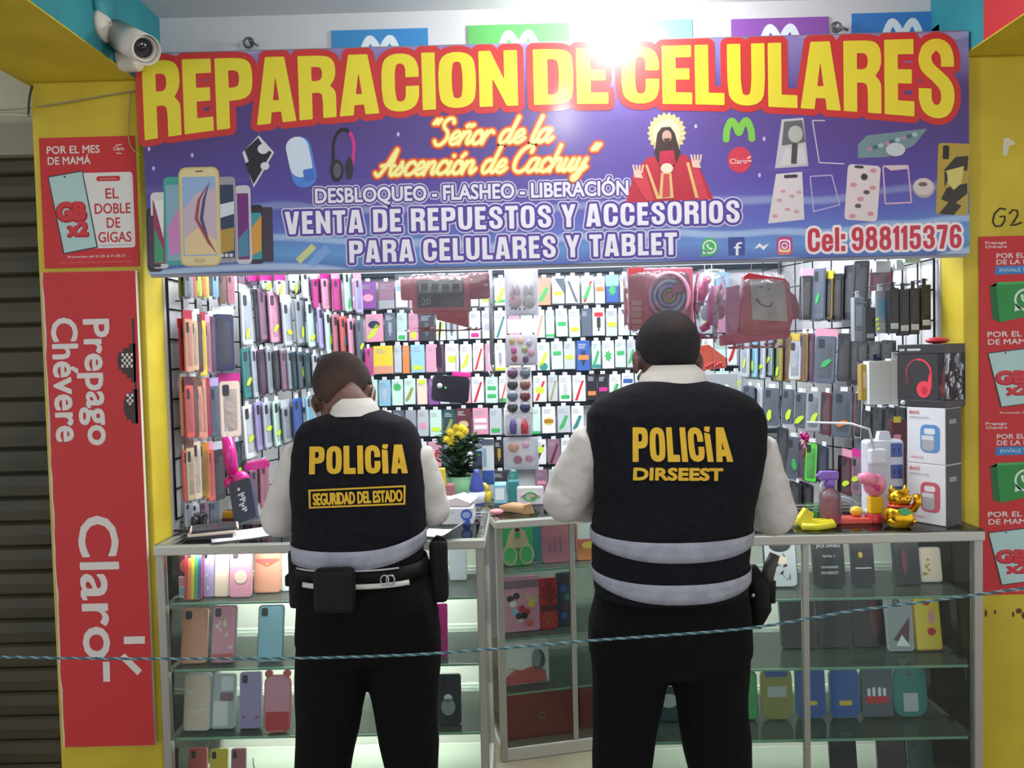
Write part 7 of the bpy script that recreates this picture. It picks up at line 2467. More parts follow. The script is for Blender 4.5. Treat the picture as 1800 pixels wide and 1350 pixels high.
# bag of pink toys
t = hung('bagged_toy_set', 'clear bag of bright pink toy pieces between ring set and smiling board', 'toy', 1250, 530)
T = rel(t)
mb = T()
MG = M((226, 40, 130), .3, 0, .5)
PK = M((226, 120, 180), .35, 0, .4)
mb.tube([P(1238, 495, 2.90), P(1236, 512, 2.90), P(1231, 530, 2.90)], [.016, .02, .012], MG, 12)
mb.sphere(P(1243, 492, 2.90), .016, MG, 14)
mb.build('toy_piece', t)
mb = T()
mb.tube([P(1262, 505, 2.9), P(1256, 535, 2.9), P(1250, 572, 2.9)], [.026, .030, .018], PK, 12)
mb.build('toy_piece', t)
mb = T()
mb.sphere(P(1266, 545, 2.90), .026, MG, 14, (.8, .6, 1.4))
mb.tube([P(1232, 580, 2.9), P(1245, 572, 2.9)], [.012, .015], MG, 10)
mb.build('toy_piece', t)
mb = T()
mb.sphere(P(1240, 550, 2.91), .020, K('mint', .4, .4), 12, (1, .6, 1.5))
mb.build('toy_piece', t)
crumpled_bag('clear_bag', t, 1224, 470, 1282, 596, 2.86, .07, CELLO, 8)
mb = T(); strings(mb, 1252, 474, 2.89, 2.095, 0)
mb.build('string', t)

# red drawing board with a smiling face, in a large bag
t = hung('bagged_drawing_board', 'bagged red drawing board with a smiling face on its cream screen', 'toy', 1340, 530)
T = rel(t)
mb = T()
ang = R(-3)
def Q(px, py, Y=2.80):
    p = P(px, py, Y)
    return (p.x, p.z)
mb.prism([Q(*p) for p in ((1308, 486), (1316, 480), (1380, 490), (1388, 498), (1394, 560), (1386, 588), (1312, 590), (1300, 582))], 2.80, 2.83, K((196, 44, 58), .35, .4))
mb.prism([Q(*p) for p in ((1386, 510), (1400, 520), (1408, 545), (1406, 560), (1392, 562))], 2.805, 2.825, K((160, 40, 66), .35, .4))
mb.prism([Q(*p) for p in ((1266, 590), (1300, 584), (1392, 582), (1388, 594), (1268, 608))], 2.806, 2.824, K((206, 50, 96), .35, .4))
mb.prism([Q(*p) for p in ((1278, 505), (1302, 500), (1304, 588), (1280, 590))], 2.81, 2.826, K((196, 110, 140), .4, .4))
mb.build('board', t)
mb = T()
mb.prism([Q(*p) for p in ((1318, 492), (1379, 498), (1384, 565), (1322, 562))], 2.797, 2.80, K((206, 198, 178), .6))
mb.build('screen', t)
mb = T()
SB = M((66, 84, 130), .6)
mb.tube([P(x, y, 2.796) for x, y in ((1330, 525), (1336, 534), (1346, 539), (1354, 538), (1359, 531))], .0022, SB, 6)
for x, y in ((1337, 506), (1352, 508)):
    mb.sphere(P(x, y, 2.796), .003, SB, 8, (1, .3, 1))
mb.tube([P(x, y, 2.796) for x, y in ((1332, 507), (1337, 503), (1342, 505))], .0014, SB, 5)
mb.build('smiling_face', t)
crumpled_bag('clear_bag', t, 1260, 474, 1416, 614, 2.775, .085, CELLO, 12)
mb = T(); strings(mb, 1320, 480, 2.81, 2.095); strings(mb, 1370, 482, 2.81, 2.095, -.01)
mb.build('string', t)

# hanging strip of grips, one blister under the other
YS = 3.3
for k, (y0, y1, x0, x1, nm, lb, cat) in enumerate(((466, 555, 888, 945, 'blister_sheet', 'clear blister with two long-eared grips, topmost of the hanging strip', 'blister'),
                                                   (560, 586, 892, 944, 'header_card', 'white header card below the long-eared blister in the hanging strip', 'card'),
                                                   (588, 643, 890, 944, 'blister_sheet', 'clear blister of small coloured charms, third in the hanging strip', 'blister'),
                                                   (645, 726, 890, 934, 'grip_card', 'card of eight round dark grips in the hanging strip', 'card'),
                                                   (727, 766, 888, 934, 'blister_sheet', 'blister with a purple and a red charm below the round grips', 'blister'),
                                                   (768, 826, 886, 946, 'blister_sheet', 'blister with peach and pink pieces, lowest of the hanging strip', 'blister'))):
    p = P((x0 + x1) / 2, y0, YS)
    t = thing(nm, lb, cat, (p.x, YS, p.z))
    T = rel(t)
    mb = T()
    tbox(mb, x0, y0, x1, y1, YS, .003, K((226, 224, 226) if k not in (0, 2) else (212, 204, 208), .4), .001)
    mb.build('backing_card', t)
    if k == 0:
        for cx, cl in ((905, (176, 150, 152)), (930, (160, 156, 150))):
            mb = T()
            c = P(cx, 530, YS - .006)
            mb.sphere(c, .027, K(cl, .4, .4), 16, (1, .4, 1.05))
            for sx in (-1, 1):
                mb.sphere(c + Vector((sx * .012, 0, .042)), .013, K(cl, .4, .4), 12, (.8, .4, 2.2))
            mb.build('long_eared_grip', t)
        mb = T()
        for x in (900, 906, 914, 922):
            mb.sphere(P(x, 543, YS - .014), .004, K('charcoal'), 8)
        mb.sphere(P(902, 524, YS - .014), .010, K('rose'), 10, (1, .4, .8))
        mb.build('charm_beads', t)
    elif k == 2:
        for i, (x, y, cl) in enumerate(((900, 600, 'gold'), (915, 598, 'peach'), (930, 602, 'grey'), (903, 616, 'magenta'), (922, 614, 'olive'), (904, 630, 'crimson'), (924, 632, 'plum'), (934, 620, 'pink'))):
            mb = T()
            mb.sphere(P(x, y, YS - .006), .014, K(cl, .3, .5), 10, (1, .45, 1.1))
            mb.build('charm', t)
    elif k == 3:
        for i in range(4):
            for j in range(2):
                mb = T()
                cl = ('plum', 'slate', 'charcoal', 'brown', 'slate', 'maroon', 'charcoal', 'navy')[i * 2 + j]
                mb.lathe([(.022, 0), (.023, .003), (.022, .008), (.0, .009)], K(cl, .25, .7), 20, Matrix.Translation(P(901 + 22 * j, 656 + 20 * i, YS)) @ Matrix.Rotation(R(90), 4, 'X'))
                mb.build('round_grip', t)
    elif k == 4:
        for x, cl in ((902, (92, 70, 160)), (922, (206, 40, 60))):
            mb = T()
            mb.tube([P(x, 738, YS - .006), P(x, 748, YS - .008), P(x, 762, YS - .006)], [.010, .017, .015], K(cl, .3, .5), 12)
            mb.tube([P(x - 8, 730, YS - .004), P(x, 726, YS - .004), P(x + 8, 730, YS - .004), P(x, 736, YS - .004)], .0018, K('silver', .2), 5, True)
            mb.build('charm', t)
    elif k == 5:
        for x, y, cl, s_ in ((903, 786, 'peach', .024), (924, 782, 'pink', .016), (910, 808, 'rose', .020), (930, 806, 'pink', .017)):
            mb = T()
            mb.sphere(P(x, y, YS - .006), s_, K(cl, .4, .4), 12, (1, .4, .9))
            mb.build('charm', t)
    if k != 1 and k != 3:
        crumpled_bag('clear_blister', t, x0, y0, x1, y1, YS - .022, .03, BAG, 20 + k, False)
# grey rod hanging beside the strip
mb = MB()
_rt = P(862, 470, 3.12)
mb.tube([Vector((_rt.x, 3.12, 2.094)), P(863, 560, 3.12), P(865, 640, 3.12)], .008, M((140, 146, 152), .35, .5), 10)
mb.tube([P(865, 640, 3.12), P(868, 652, 3.12), P(862, 662, 3.12), P(859, 652, 3.12)], .006, M((120, 126, 128), .35, .5), 8)
tag(mb.build('hanging_rod'), 'grey hooked rod hanging left of the strip of grips', 'rod')

# dark phone case with a mirror disc, hung askew in front of the back rack
p = P(792, 684, 3.6)
t = thing('camera_phone_case', 'black phone case with pale disc hung askew in front of the back rack', 'phone case', (p.x, 3.6, p.z), (0, R(6), 0))
mb = MB()
mb.prism(rrect(-.088, -.062, .088, .062, .022, 4), 0, .02, K((24, 24, 34), .25, .6))
mb.build('shell', t)
mb = MB()
mb.lathe([(.013, 0), (.013, .003), (0, .004)], K('silver', .2, .6), 18, Matrix.Translation((-.052, 0, .012)) @ Matrix.Rotation(R(90), 4, 'X'))
mb.build('mirror_disc', t)
mb = MB()
mb.lathe([(.006, 0), (.006, .002), (0, .003)], K('green', .3), 12, Matrix.Translation((-.024, 0, .004)) @ Matrix.Rotation(R(90), 4, 'X'))
mb.build('green_dot', t)
mb = MB()
mb.box((.0, .004, .060), (.09, .014, .085), K('magenta', .4), .004)
mb.build('header', t)
mb = MB()
mb.tube([(.02, .008, .08), (.01, .02, .16), (0, .35, .17)], .0014, K('charcoal'), 5)
mb.build('hanger', t)

# ------------------------------------------------------------------ goods on the right: boxes
def cable_box(px0, py0, px1, py1, Y, base, label, foot=None, face_=None, dep=.03, top=None):
    a, b = P(px0, py1, Y), P(px1, py0, Y)
    mb = MB()
    w, h = b.x - a.x, b.z - a.z
    mb.box((0, 0, 0), (w, dep, h), K(base, .4, .4), .002)
    if foot:
        mb.box((w * .12, -.0012, h * .10), (w * .88, 0, h * .22), K(foot, .5), 0)
        for i in range(3):
            mb.box((w * .2, -.002, h * (.12 + .03 * i)), (w * .8, -.0012, h * (.13 + .03 * i)), K('grey', .5), 0)
    if face_:
        mb.box((w * .2, -.0012, h * .35), (w * .8, 0, h * .8), K(face_, .4), 0)
    if top:
        mb.box((w * .3, dep * .4, h), (w * .7, dep * .5, h + .022), K(top), .001)
        mb.tube([(w * .5, -.01, h + .015), (w * .5, .10, h + .02)], .002, K('charcoal'), 5)
    return tag(mb.build('cable_box', None, (a.x, Y, a.z)), words16(label), 'box', 'small boxes on the right rack')

cable_box(1502, 522, 1518, 600, 2.70, 'grey', 'narrow grey cable box, leftmost beside the black ones, right rack', 'silver', 'silver', top='white')
cable_box(1522, 540, 1538, 600, 2.60, 'black', 'narrow plain black cable box right of the grey one', 'silver', None, top='charcoal')
cable_box(1539, 510, 1562, 586, 2.60, 'silver', 'silver cable box with clear window beside four black boxes', 'white', 'light blue', top='white')
for i, (x0, y0, y1) in enumerate(((1564, 506, 586), (1582, 508, 590), (1600, 506, 588), (1620, 500, 580))):
    cable_box(x0, y0, x0 + 16.5, y1, 2.56, 'black', '%s of four narrow black cable boxes with white foot labels, right rack' % ('leftmost', 'second from left', 'third from left', 'rightmost')[i], 'white', 'charcoal', top='charcoal')
mb = MB()
a = P(1541, 572, 2.59)
for i, (dx, dz) in enumerate(((0, .015), (.002, 0), (.005, -.016))):
    mb.tube([a + Vector((dx - .004, -.004, dz)), a + Vector((dx + .006, -.004, dz + .008))], .004, K('lime', .4), 6)
tag(mb.build('lime_tag'), 'lime green twisted tag at the foot of the silver cable box', 'tag')
cable_box(1514, 640, 1528, 704, 2.62, 'gold', 'gold and black narrow box beside the white boxes, right rack', None, 'beige')
cable_box(1528, 634, 1566, 712, 2.60, 'white', 'broad white cable box left of the headphone box', None, None, .045, 'navy')
cable_box(1567, 630, 1588, 712, 2.60, 'white', 'narrow white cable box touching the headphone box', None, None, .045, 'silver')
cable_box(1540, 458, 1566, 478, 2.62, 'white', 'white pack, left of three peeking under the sign at right', None, None)
cable_box(1576, 456, 1590, 474, 2.60, 'white', 'small white pack in the middle of three under the sign at right', None, None)
cable_box(1591, 452, 1618, 462, 2.58, 'mint', 'mint pack at the right of three peeking under the sign', None, None)

# boxed red headphones, turned so that its long face looks to the left
BR = R(-57)
ux, uy = Vector((math.cos(BR), math.sin(BR), 0)), Vector((-math.sin(BR), math.cos(BR), 0))
NEAR = Vector((1.291, 2.335, 0))        # the corner nearest the walkway
def corner(wd, z):
    q = NEAR - ux * wd
    return (q.x, q.y, z)
HZ = [0]
def build_headphone_box(z0):
    w, dep = .150, .118
    h = P(1662, 604, 2.335).z - z0
    t = thing('headphone_box', 'black windowed box with red headphones, on top of the white speaker boxes', 'box', corner(w, z0), (0, 0, BR))
    mb = MB()
    DK = M((40, 40, 46), .4, 0, .3)
    mb.box((0, 0, 0), (w, dep, .022), DK, .002)
    mb.box((0, 0, h - .03), (w, dep, h), DK, .002)
    mb.box((0, dep - .004, .022), (w, dep, h - .03), DK, 0)
    mb.box((0, 0, .022), (w * .86, .003, h - .03), DK, 0)
    mb.box((0, .0, .022), (.003, dep, h - .03), DK, 0)
    mb.build('carton', t)
    mb = MB()
    mb.box((w - .003, .003, .022), (w - .001, dep - .004, h - .03), Mclear('window_film', (226, 226, 232), .04, (200, 200, 210), .06, 1.3, .5, 20))
    mb.box((w * .86, .001, .022), (w - .001, .003, h - .03), Mclear('window_film'))
    mb.build('window', t)
    HR = M((226, 54, 76), .35, 0, .4)
    mb = MB()
    cx, cz = w * .46, h * .52
    arc = lambda r_, s_: [(cx + r_ * math.cos(PI * k / 20), cz + r_ * s_ * math.sin(PI * k / 20)) for k in range(21)]
    for r0, r1, m_, y_ in ((.042, .036, HR, -.0008),):
        o_a, i_a = arc(r0, 1.18), arc(r1, 1.22)
        for k in range(20):
            wd_ = 1 if k < 11 else .45
            p0, p1 = o_a[k], o_a[k + 1]
            q0 = tuple(p0[i] + (i_a[k][i] - p0[i]) * wd_ for i in (0, 1))
            q1 = tuple(p1[i] + (i_a[k + 1][i] - p1[i]) * wd_ for i in (0, 1))
            mb.add([(p0[0], y_, p0[1]), (q0[0], y_, q0[1]), (q1[0], y_, q1[1]), (p1[0], y_, p1[1])], [(3, 2, 1, 0)], m_)
    mb.prism([(cx + .042, cz + .004), (cx + .034, cz + .004), (cx + .026, cz - .034), (cx + .040, cz - .046)], -.0008, 0, HR)
    mb.prism(circ(cx + .016, cz - .046, .022, .026, 22), -.0016, -.0002, HR)
    mb.prism(circ(cx + .018, cz - .050, .010, .014, 16), -.0020, -.0016, M((196, 40, 66), .4))
    mb.prism(circ(cx - .036, cz - .016, .007, .024, 16), -.0010, 0, M((86, 46, 60), .5))
    mb.build('printed_headphones', t)
    mb = MB()
    mb.tube([(w - .022, .03 + .05 * (1 - math.cos(PI * k / 12)) * .5, .06 + .07 * math.sin(PI * k / 12)) for k in range(13)], .007, HR, 8)
    mb.sphere((w - .022, .03, .052), .022, HR, 16, (.6, 1, 1.1))
    mb.sphere((w - .022, .08, .052), .022, HR, 16, (.6, 1, 1.1))
    mb.build('red_headphones', t)
    mb = MB()
    mb.box((w - .04, .02, .023), (w - .01, .10, .034), M((196, 160, 80), .3, .6), .002)
    mb.build('gold_insert', t)
    mb = MB()
    for i, (u0, u1) in enumerate(((.05, .16), (.22, .5))):
        mb.box((w * u0, -.001, h - .020), (w * u1, 0, h - .013), K('silver'), 0)
    mb.lathe([(.008, 0), (.008, .001)], K('silver'), 16, Matrix.Translation((.018, 0, .012)) @ Matrix.Rotation(R(90), 4, 'X'))
    mb.build('print', t)
    mb = MB()
    mb.sphere((0, 0, 0), .030, K('red', .4, .4), 16, (1.2, .8, .35))
    q = NEAR - ux * .05 + uy * .05
    tag(mb.build('red_dome', None, (q.x, q.y, z0 + h + .0107)), 'rounded red cap lying on top of the headphone box', 'cap')

def speaker_box(ytop, ybot, acc, label, z0):
    w, dp = .120, .092
    h = P(1660, ytop, 2.335).z - z0
    t = thing('speaker_box', label, 'box', corner(w, z0), (0, 0, BR), 'white speaker boxes')
    mb = MB()
    mb.box((0, 0, 0), (w, dp, h), K((216, 218, 226), .4, .4), .002)
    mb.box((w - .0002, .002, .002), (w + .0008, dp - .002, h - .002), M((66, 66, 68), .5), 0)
    mb.box((w + .0008, .02, h * .72), (w + .0014, .06, h * .80), M((150, 150, 150), .5), 0)
    mb.build('carton', t)
    mb = MB()
    X0, X1, Z0, Z1 = w * .36, w * .86, h * .20, h * .70
    mb.prism(rrect(X0, Z0, X1, Z1, .018, 5), -.0010, 0, M(acc, .4))
    mb.prism(rrect(X0 + .006, Z0 + .006, X1 - .016, Z0 + (Z1 - Z0) * .62, .012, 4), -.0016, -.0010, K((160, 164, 172)))
    mb.prism(rrect(X0 + .012, Z1 - .030, X1 - .014, Z1 - .012, .006, 3), -.0016, -.0010, K((214, 216, 222)))
    mb.prism(rrect(X0 + .004, Z1 - .048, X1 - .018, Z1 - .034, .004, 3), -.0018, -.0010, K((206, 208, 216)))
    mb.build('speaker_picture', t)
    mb = MB()
    letter(mb, 'BASS', w * .08, w * .34, h * .88, .011, -.0012, M((196, 60, 70), .5), .01)
    letter(mb, 'SPEAKER', w * .08, w * .6, h * .80, .007, -.0012, K('grey'), 0)
    letter(mb, 'WIRELESS', w * .1, w * .44, h * .08, .008, -.0012, M((206, 120, 120), .5), 0)
    mb.build('box_lettering', t)
    return z0 + h + .0008
RZT = 1.0015
zt = speaker_box(819, 921, (190, 90, 110), 'white speaker box with a pink speaker picture, lower of two on the right showcase', RZT)
zt = speaker_box(718, 817, (90, 140, 196), 'white speaker box with a blue speaker picture, on top of the pink one', zt)
build_headphone_box(zt)
# dark red tall pack behind
mb = MB()
a, b = P(1568, 830, 2.56), P(1594, 738, 2.56)
mb.box((0, 0, 0), (b.x - a.x, .03, b.z - 1.0015), K('maroon', .4), .002)
for i, (z_, c_) in enumerate(((.30, 'yellow'), (.24, 'pink'), (.20, 'red'))):
    mb.box((.006, -.001, z_), (.03, 0, z_ + .02), K(c_), 0)
tag(mb.build('tall_pack', None, (a.x, 2.56, 1.0015)), 'tall dark red pack standing between power strip tower and speaker boxes', 'box')

# ------------------------------------------------------------------ things on the right showcase
ZR = 1.0012
def spot(px, py, Y):
    p = P(px, py, Y)
    return p.x
# golden lucky cat
GOLD = M((226, 172, 40), .22, 1.0)
Yg = 2.355
x0 = spot(1580, 915, Yg)
t = thing('cat_figurine', 'shiny gold beckoning cat figurine on the right showcase', 'figurine', (x0, Yg, ZR))
mb = MB()
mb.lathe([(.030, 0), (.041, .008), (.045, .03), (.040, .052), (.028, .066)], GOLD, 24)
mb.sphere((0, -.004, .088), .031, GOLD, 20, (1.12, .95, .9))
for sx in (-1, 1):
    mb.lathe([(.012, 0), (.007, .012), (.001, .022)], GOLD, 12, Matrix.Translation((sx * .020, 0, .106)))
mb.sphere((-.03, -.02, .02), .014, GOLD, 12, (1, 1, .8))
mb.sphere((.03, -.02, .02), .014, GOLD, 12, (1, 1, .8))
mb.tube([(.036, -.01, .05), (.050, -.016, .075), (.046, -.018, .10)], [.012, .011, .012], GOLD, 10)
mb.build('body', t)
mb = MB()
mb.prism([(-.026, .060), (.004, .066), (.020, .050), (.0, .042), (-.014, .046)], -.047, -.040, K('green', .25, .6))
mb.build('bib', t)
mb = MB()
mb.tube([Vector((.032 * math.cos(k * PI / 10), -.004 + .030 * math.sin(k * PI / 10), .066)) for k in range(20)], .004, K('red', .4), 8, True)
mb.build('collar', t)
mb = MB()
for sx in (-1, 1):
    mb.sphere((sx * .011, -.031, .092), .0032, K('black', .3), 8)
mb.sphere((0, -.034, .084), .003, K('red'), 8)
mb.build('face_paint', t)

# toy: pink disc head on yellow block with red foot
Yt = 2.42
t = thing('bubble_toy', 'toy with pink rounded head, yellow block and red foot beside the gold cat', 'toy', (spot(1538, 915, Yt), Yt, ZR))
mb = MB()
mb.lathe([(.022, 0), (.023, .01), (.020, .024), (.018, .028)], K('red', .35, .4), 20)
mb.build('foot', t)
mb = MB()
mb.box((-.021, -.014, .028), (.021, .014, .082), M((226, 186, 30), .35, 0, .3), .005)
mb.build('block', t)
mb = MB()
PNK = M((226, 130, 160), .35, 0, .4)
mb.sphere((0, 0, .118), .036, PNK, 22, (1, .55, 1))
mb.tube([(-.006, 0, .128), (-.030, -.002, .142), (-.048, -.003, .140)], [.026, .020, .016], PNK, 14)
mb.sphere((.0, -.020, .112), .010, K('magenta', .3), 12, (1, .3, 1))
mb.build('head', t)

# white power strip tower with blue sockets
Yp_ = 2.50
xp = spot(1552, 830, Yp_)
t = thing('power_tower', 'white power outlet tower with blue sockets behind the gold cat', 'power strip', (xp, Yp_, ZR))
WP = M((206, 210, 222), .35, 0, .3)
zt_ = P(1552, 772, Yp_).z - ZR
mb = MB()
mb.box((-.062, -.028, 0), (.058, .03, zt_), WP, .012)
mb.prism([(-.02, zt_), (.022, zt_), (.016, zt_ + .026), (-.014, zt_ + .026)], -.012, .012, WP)
mb.build('housing', t)
for zz in (zt_ - .055, zt_ - .125, zt_ - .195):
    mb = MB()
    mb.box((.012, -.0305, zz), (.050, -.027, zz + .045), K((70, 90, 160), .4), .004)
    for q_ in (.02, .036):
        mb.box((q_, -.0315, zz + .014), (q_ + .004, -.0305, zz + .03), K('navy'), 0)
    mb.build('socket', t)
mb = MB()
mb.box((-.066, -.06, zt_ - .075), (-.012, -.028, zt_ - .025), WP, .008)
mb.tube([(-.05, -.045, zt_ - .03), (-.07, -.06, zt_ + .04), (-.11, -.02, zt_ + .055), (-.2, .12, zt_ + .05)], .004, M((206, 206, 210), .5), 6)
mb.build('plugged_charger', t)

# pink sanitiser bottle with purple trigger
Yb = 2.42
xb_ = spot(1459, 895, Yb)
t = thing('spray_bottle', 'clear pink spray bottle with a purple trigger head on the right showcase', 'bottle', (xb_, Yb, ZR))
mb = MB()
prof = [(.030, 0), (.033, .004), (.033, .085), (.030, .098), (.016, .108), (.013, .116)]
mb.lathe(prof, Mclear('clear_bottle', (240, 214, 224), .12, (240, 220, 228), .05, 1.4), 24)
mb.build('bottle', t)
mb = MB()
mb.lathe([(.029, .003), (.031, .006), (.031, .080), (.0, .081)], Mclear('pink_liquid', (226, 130, 160), .30, (226, 140, 170), .05, 1.33), 22)
mb.build('liquid', t)
PU = M((132, 96, 190), .35, 0, .3)
mb = MB()
mb.lathe([(.015, .114), (.016, .132), (.012, .140)], PU, 18)
mb.box((-.034, -.012, .138), (.026, .012, .166), PU, .006)
mb.tube([(-.03, 0, .152), (-.044, 0, .150)], [.007, .005], PU, 10)
mb.tube([(-.018, 0, .14), (-.028, 0, .118), (-.024, 0, .100)], [.006, .005, .004], M((206, 200, 220), .4), 8)
mb.build('trigger_head', t)

# yellow duck-shaped phone stand
Yd = 2.40
t = thing('phone_stand', 'yellow moulded phone stand lying on the right showcase by the officer', 'stand', (spot(1424, 915, Yd), Yd - .036, ZR))
YD = M((222, 208, 40), .35, 0, .3)
mb = MB()
mb.tube([(-.052, 0, .034), (-.036, 0, .014), (0, -.01, .010), (.048, -.004, .014), (.056, 0, .02)], [.010, .014, .014, .012, .008], YD, 12)
mb.prism([(-.058, .022), (-.030, .062), (-.006, .048), (-.012, .022), (-.03, .012)], -.012, .012, YD)
mb.tube([(-.05, .03, .01), (-.01, .05, .009), (.05, .03, .012)], .009, YD, 10)
mb.tube([(-.05, -.03, .012), (-.01, -.04, .010), (.05, -.02, .012), (.054, .01, .012)], .010, YD, 10)
mb.build('stand_body', t)

# red tray, cable coils and small lumps beside the bottle
mb = MB()
xx = spot(1500, 905, 2.44)
mb.prism(rrect(-.075, 0, .075, .014, .006, 3), -.03, .03, K((222, 84, 66), .4, .3))
tag(mb.build('red_tray', None, (xx, 2.435, ZR)), 'flat orange red tray between the spray bottle and the toy', 'tray')
mb = MB()
for k in range(3):
    mb.tube([Vector(((.05 - .006 * k) * math.cos(t_ * PI / 14), .006 * k + .01 * math.sin(t_), .05 * math.sin(t_ * PI / 14) * (1 - .12 * k) + .004)) for t_ in range(15)], .0028, M((190, 194, 206), .4), 6)
tag(mb.build('charging_cable', None, (spot(1490, 880, 2.53), 2.56, ZR)), 'pale looped charging cable standing behind the red tray', 'cable')
mb = MB()
mb.sphere((0, 0, .016), .018, K('yellow', .4), 14, (1.1, 1, .9))
tag(mb.build('yellow_ball', None, (spot(1504, 890, 2.455), 2.45, ZR + .0142)), 'small yellow ball on the red tray', 'ball')
mb = MB()
mb.sphere((0, 0, .012), .013, K('silver', .3, .4), 14)
mb.tube([(0, 0, .012), (.012, -.008, .006), (.016, -.014, .004)], .004, K('silver'), 8)
tag(mb.build('white_earbud', None, (spot(1522, 893, 2.455), 2.445, ZR + .0142)), 'small white earbud at the right end of the red tray', 'earbud')
# sparkling pink bow among the right-hand cases
mb = MB()
p = P(1413, 772, 2.86)
rr2 = random.Random(6)
FOIL = M((226, 60, 150), .12, .9)
for k in range(16):
    a_1 = rr2.uniform(0, 2 * PI)
    d_ = Vector((math.cos(a_1) * .018, rr2.uniform(-.014, .004), math.sin(a_1) * .034))
    mb.tube([(0, 0, 0), d_ * .6 + Vector((rr2.uniform(-.008, .008), 0, rr2.uniform(-.008, .008))), d_], [.003, .006, .002], FOIL if k % 3 else M((240, 200, 220), .1, .9), 5)
mb.tube([(0, 0, -.02), (.004, 0, -.05), (-.002, 0, -.07)], .003, M((200, 40, 60), .2, .5), 6)
mb.tube([(0, 0, 0), (0, 0, 2.094 - p.z)], .0008, K('silver'), 5)
tag(mb.build('foil_bow', None, p), 'glittering pink foil bow among the cases right of the right officer', 'bow')
# orange fruit-printed pouch hanging right of the right officer
mb = MB()
a, b = P(1229, 652, 3.114), P(1276, 605, 3.114)
mb.prism([(0, 0), (b.x - a.x, .01), (b.x - a.x, .05), (.04, .105), (0, .10)], 0, .012, K((206, 84, 60), .35, .5))
for i in range(7):
    mb.sphere((.03 + .011 * i, -.002, .016 + .006 * (i % 3)), .007, K('red', .2, .8), 8)
mb.box((.05, .002, .02), (b.x - a.x + .006, .014, .05), K('black'), .002)
mb.tube([(.03, .006, .10), (.03, .006, 2.096 - a.z)], .0012, K('silver'), 5)
tag(mb.build('berry_pouch', None, (a.x, 3.114, a.z)), 'orange red pouch with shiny berry print, right of the right officer', 'pouch')
mb = MB()
a, b = P(1236, 712, 3.095), P(1296, 656, 3.095)
mb.box((0, 0, 0), (b.x - a.x, .01, b.z - a.z), K('silver', .3, .5), .002)
for i in range(5):
    mb.sphere((.02 + .025 * i, -.004, .05 + .02 * (i % 2)), .011, K(('mint', 'pink', 'silver', 'mint', 'brown')[i], .3, .5), 8, (1, .4, 1))
o = tag(mb.build('trinket_bag', None, (a.x, 3.095, a.z)), 'silvery bag of pale trinkets below the berry pouch', 'bag')
mb = MB(); mb.tube([(.05, .005, .12), (.045, .025, 2.096 - a.z)], .0012, K('silver'), 5); mb.build('string', o)

# ------------------------------------------------------------------ things on and behind the left showcase
ZLc = .9885
# dark gadget with lens, cables and books at the left end
t = thing('gadget', 'black corded gadget with a round lens at the left end of the left showcase', 'gadget', (spot(346, 915, 2.62), 2.62, ZLc))
mb = MB()
mb.box((-.03, -.02, 0), (.03, .03, .05), K('charcoal', .35, .3), .01)
mb.lathe([(.018, 0), (.02, .006), (.018, .014), (.010, .015)], K('black', .2, .5), 18, Matrix.Translation((0, -.02, .026)) @ Matrix.Rotation(R(90), 4, 'X'))
mb.build('housing', t)
mb = MB()
mb.tube([(.02, 0, .04), (.05, -.03, .05), (.06, -.06, .01), (0, -.075, .005), (-.06, -.06, .006), (-.075, -.02, .006)], .004, K('black', .5), 7)
mb.tube([(-.02, 0, .03), (-.06, -.01, .02), (-.07, .02, .004)], .003, K('black', .5), 7)
mb.build('cord', t)
for i, (cl, lb) in enumerate((('black', 'thin black booklet lying at the left end of the left showcase'), ('cream', 'cream booklet stacked on the black one, left end of the left showcase'), ('charcoal', 'black booklet topmost of the stack at the left showcase end'))):
    mb = MB()
    mb.box((-.075 + .004 * i, -.05, 0), (.075 - .003 * i, .05, .010), K(cl, .5), .002)
    mb.box((-.072, -.048, .002), (.0755, .048, .008), K('cream', .7), 0) if cl != 'cream' else None
    tag(mb.build('booklet', None, (spot(372, 935, 2.50) + .004 * i, 2.49 + .006 * i, ZLc + .0105 * i), (0, 0, R(14 + 4 * i))), lb, 'booklet', 'booklets on the left showcase')
# gold foiled pack and dark navy pack leaning
mb = MB()
mb.box((-.02, -.02, 0), (.024, .02, .055), M((196, 150, 46), .3, .7), .006)
mb.box((-.021, -.021, .02), (.025, .021, .032), K('maroon', .4), .002)
tag(mb.build('gold_tin', None, (spot(404, 905, 2.64), 2.64, ZLc)), 'small gold and red tin behind the dark leaning pack', 'tin')
t = thing('phone_pack', 'dark navy pack with white lettering leaning behind the left officer', 'package', (spot(432, 925, 2.60), 2.60, ZLc + .024), (R(-24), R(-17), 0))
mb = MB()
mb.prism(rrect(-.040, 0, .040, .150, .012, 4), 0, .022, K((52, 60, 82), .4, .3))
mb.build('pack', t)
mb = MB()
NV = M((206, 212, 226), .5)
mb.prism(circ(-.006, .118, .005, .006, 10), -.0008, 0, NV)
for k_, (a0, a1) in enumerate(((-.012, .012), (-.008, .014), (-.014, .006), (-.006, .012))):
    mb.prism([(a0, .094 - .018 * k_), (a1, .098 - .018 * k_), (a1, .104 - .018 * k_), (a0, .100 - .018 * k_)], -.0008, 0, NV)
    mb.prism(circ((a0 + a1) / 2 + .004, .091 - .018 * k_, .006, .004, 10), -.0009, 0, NV)
mb.build('pack_lettering', t)
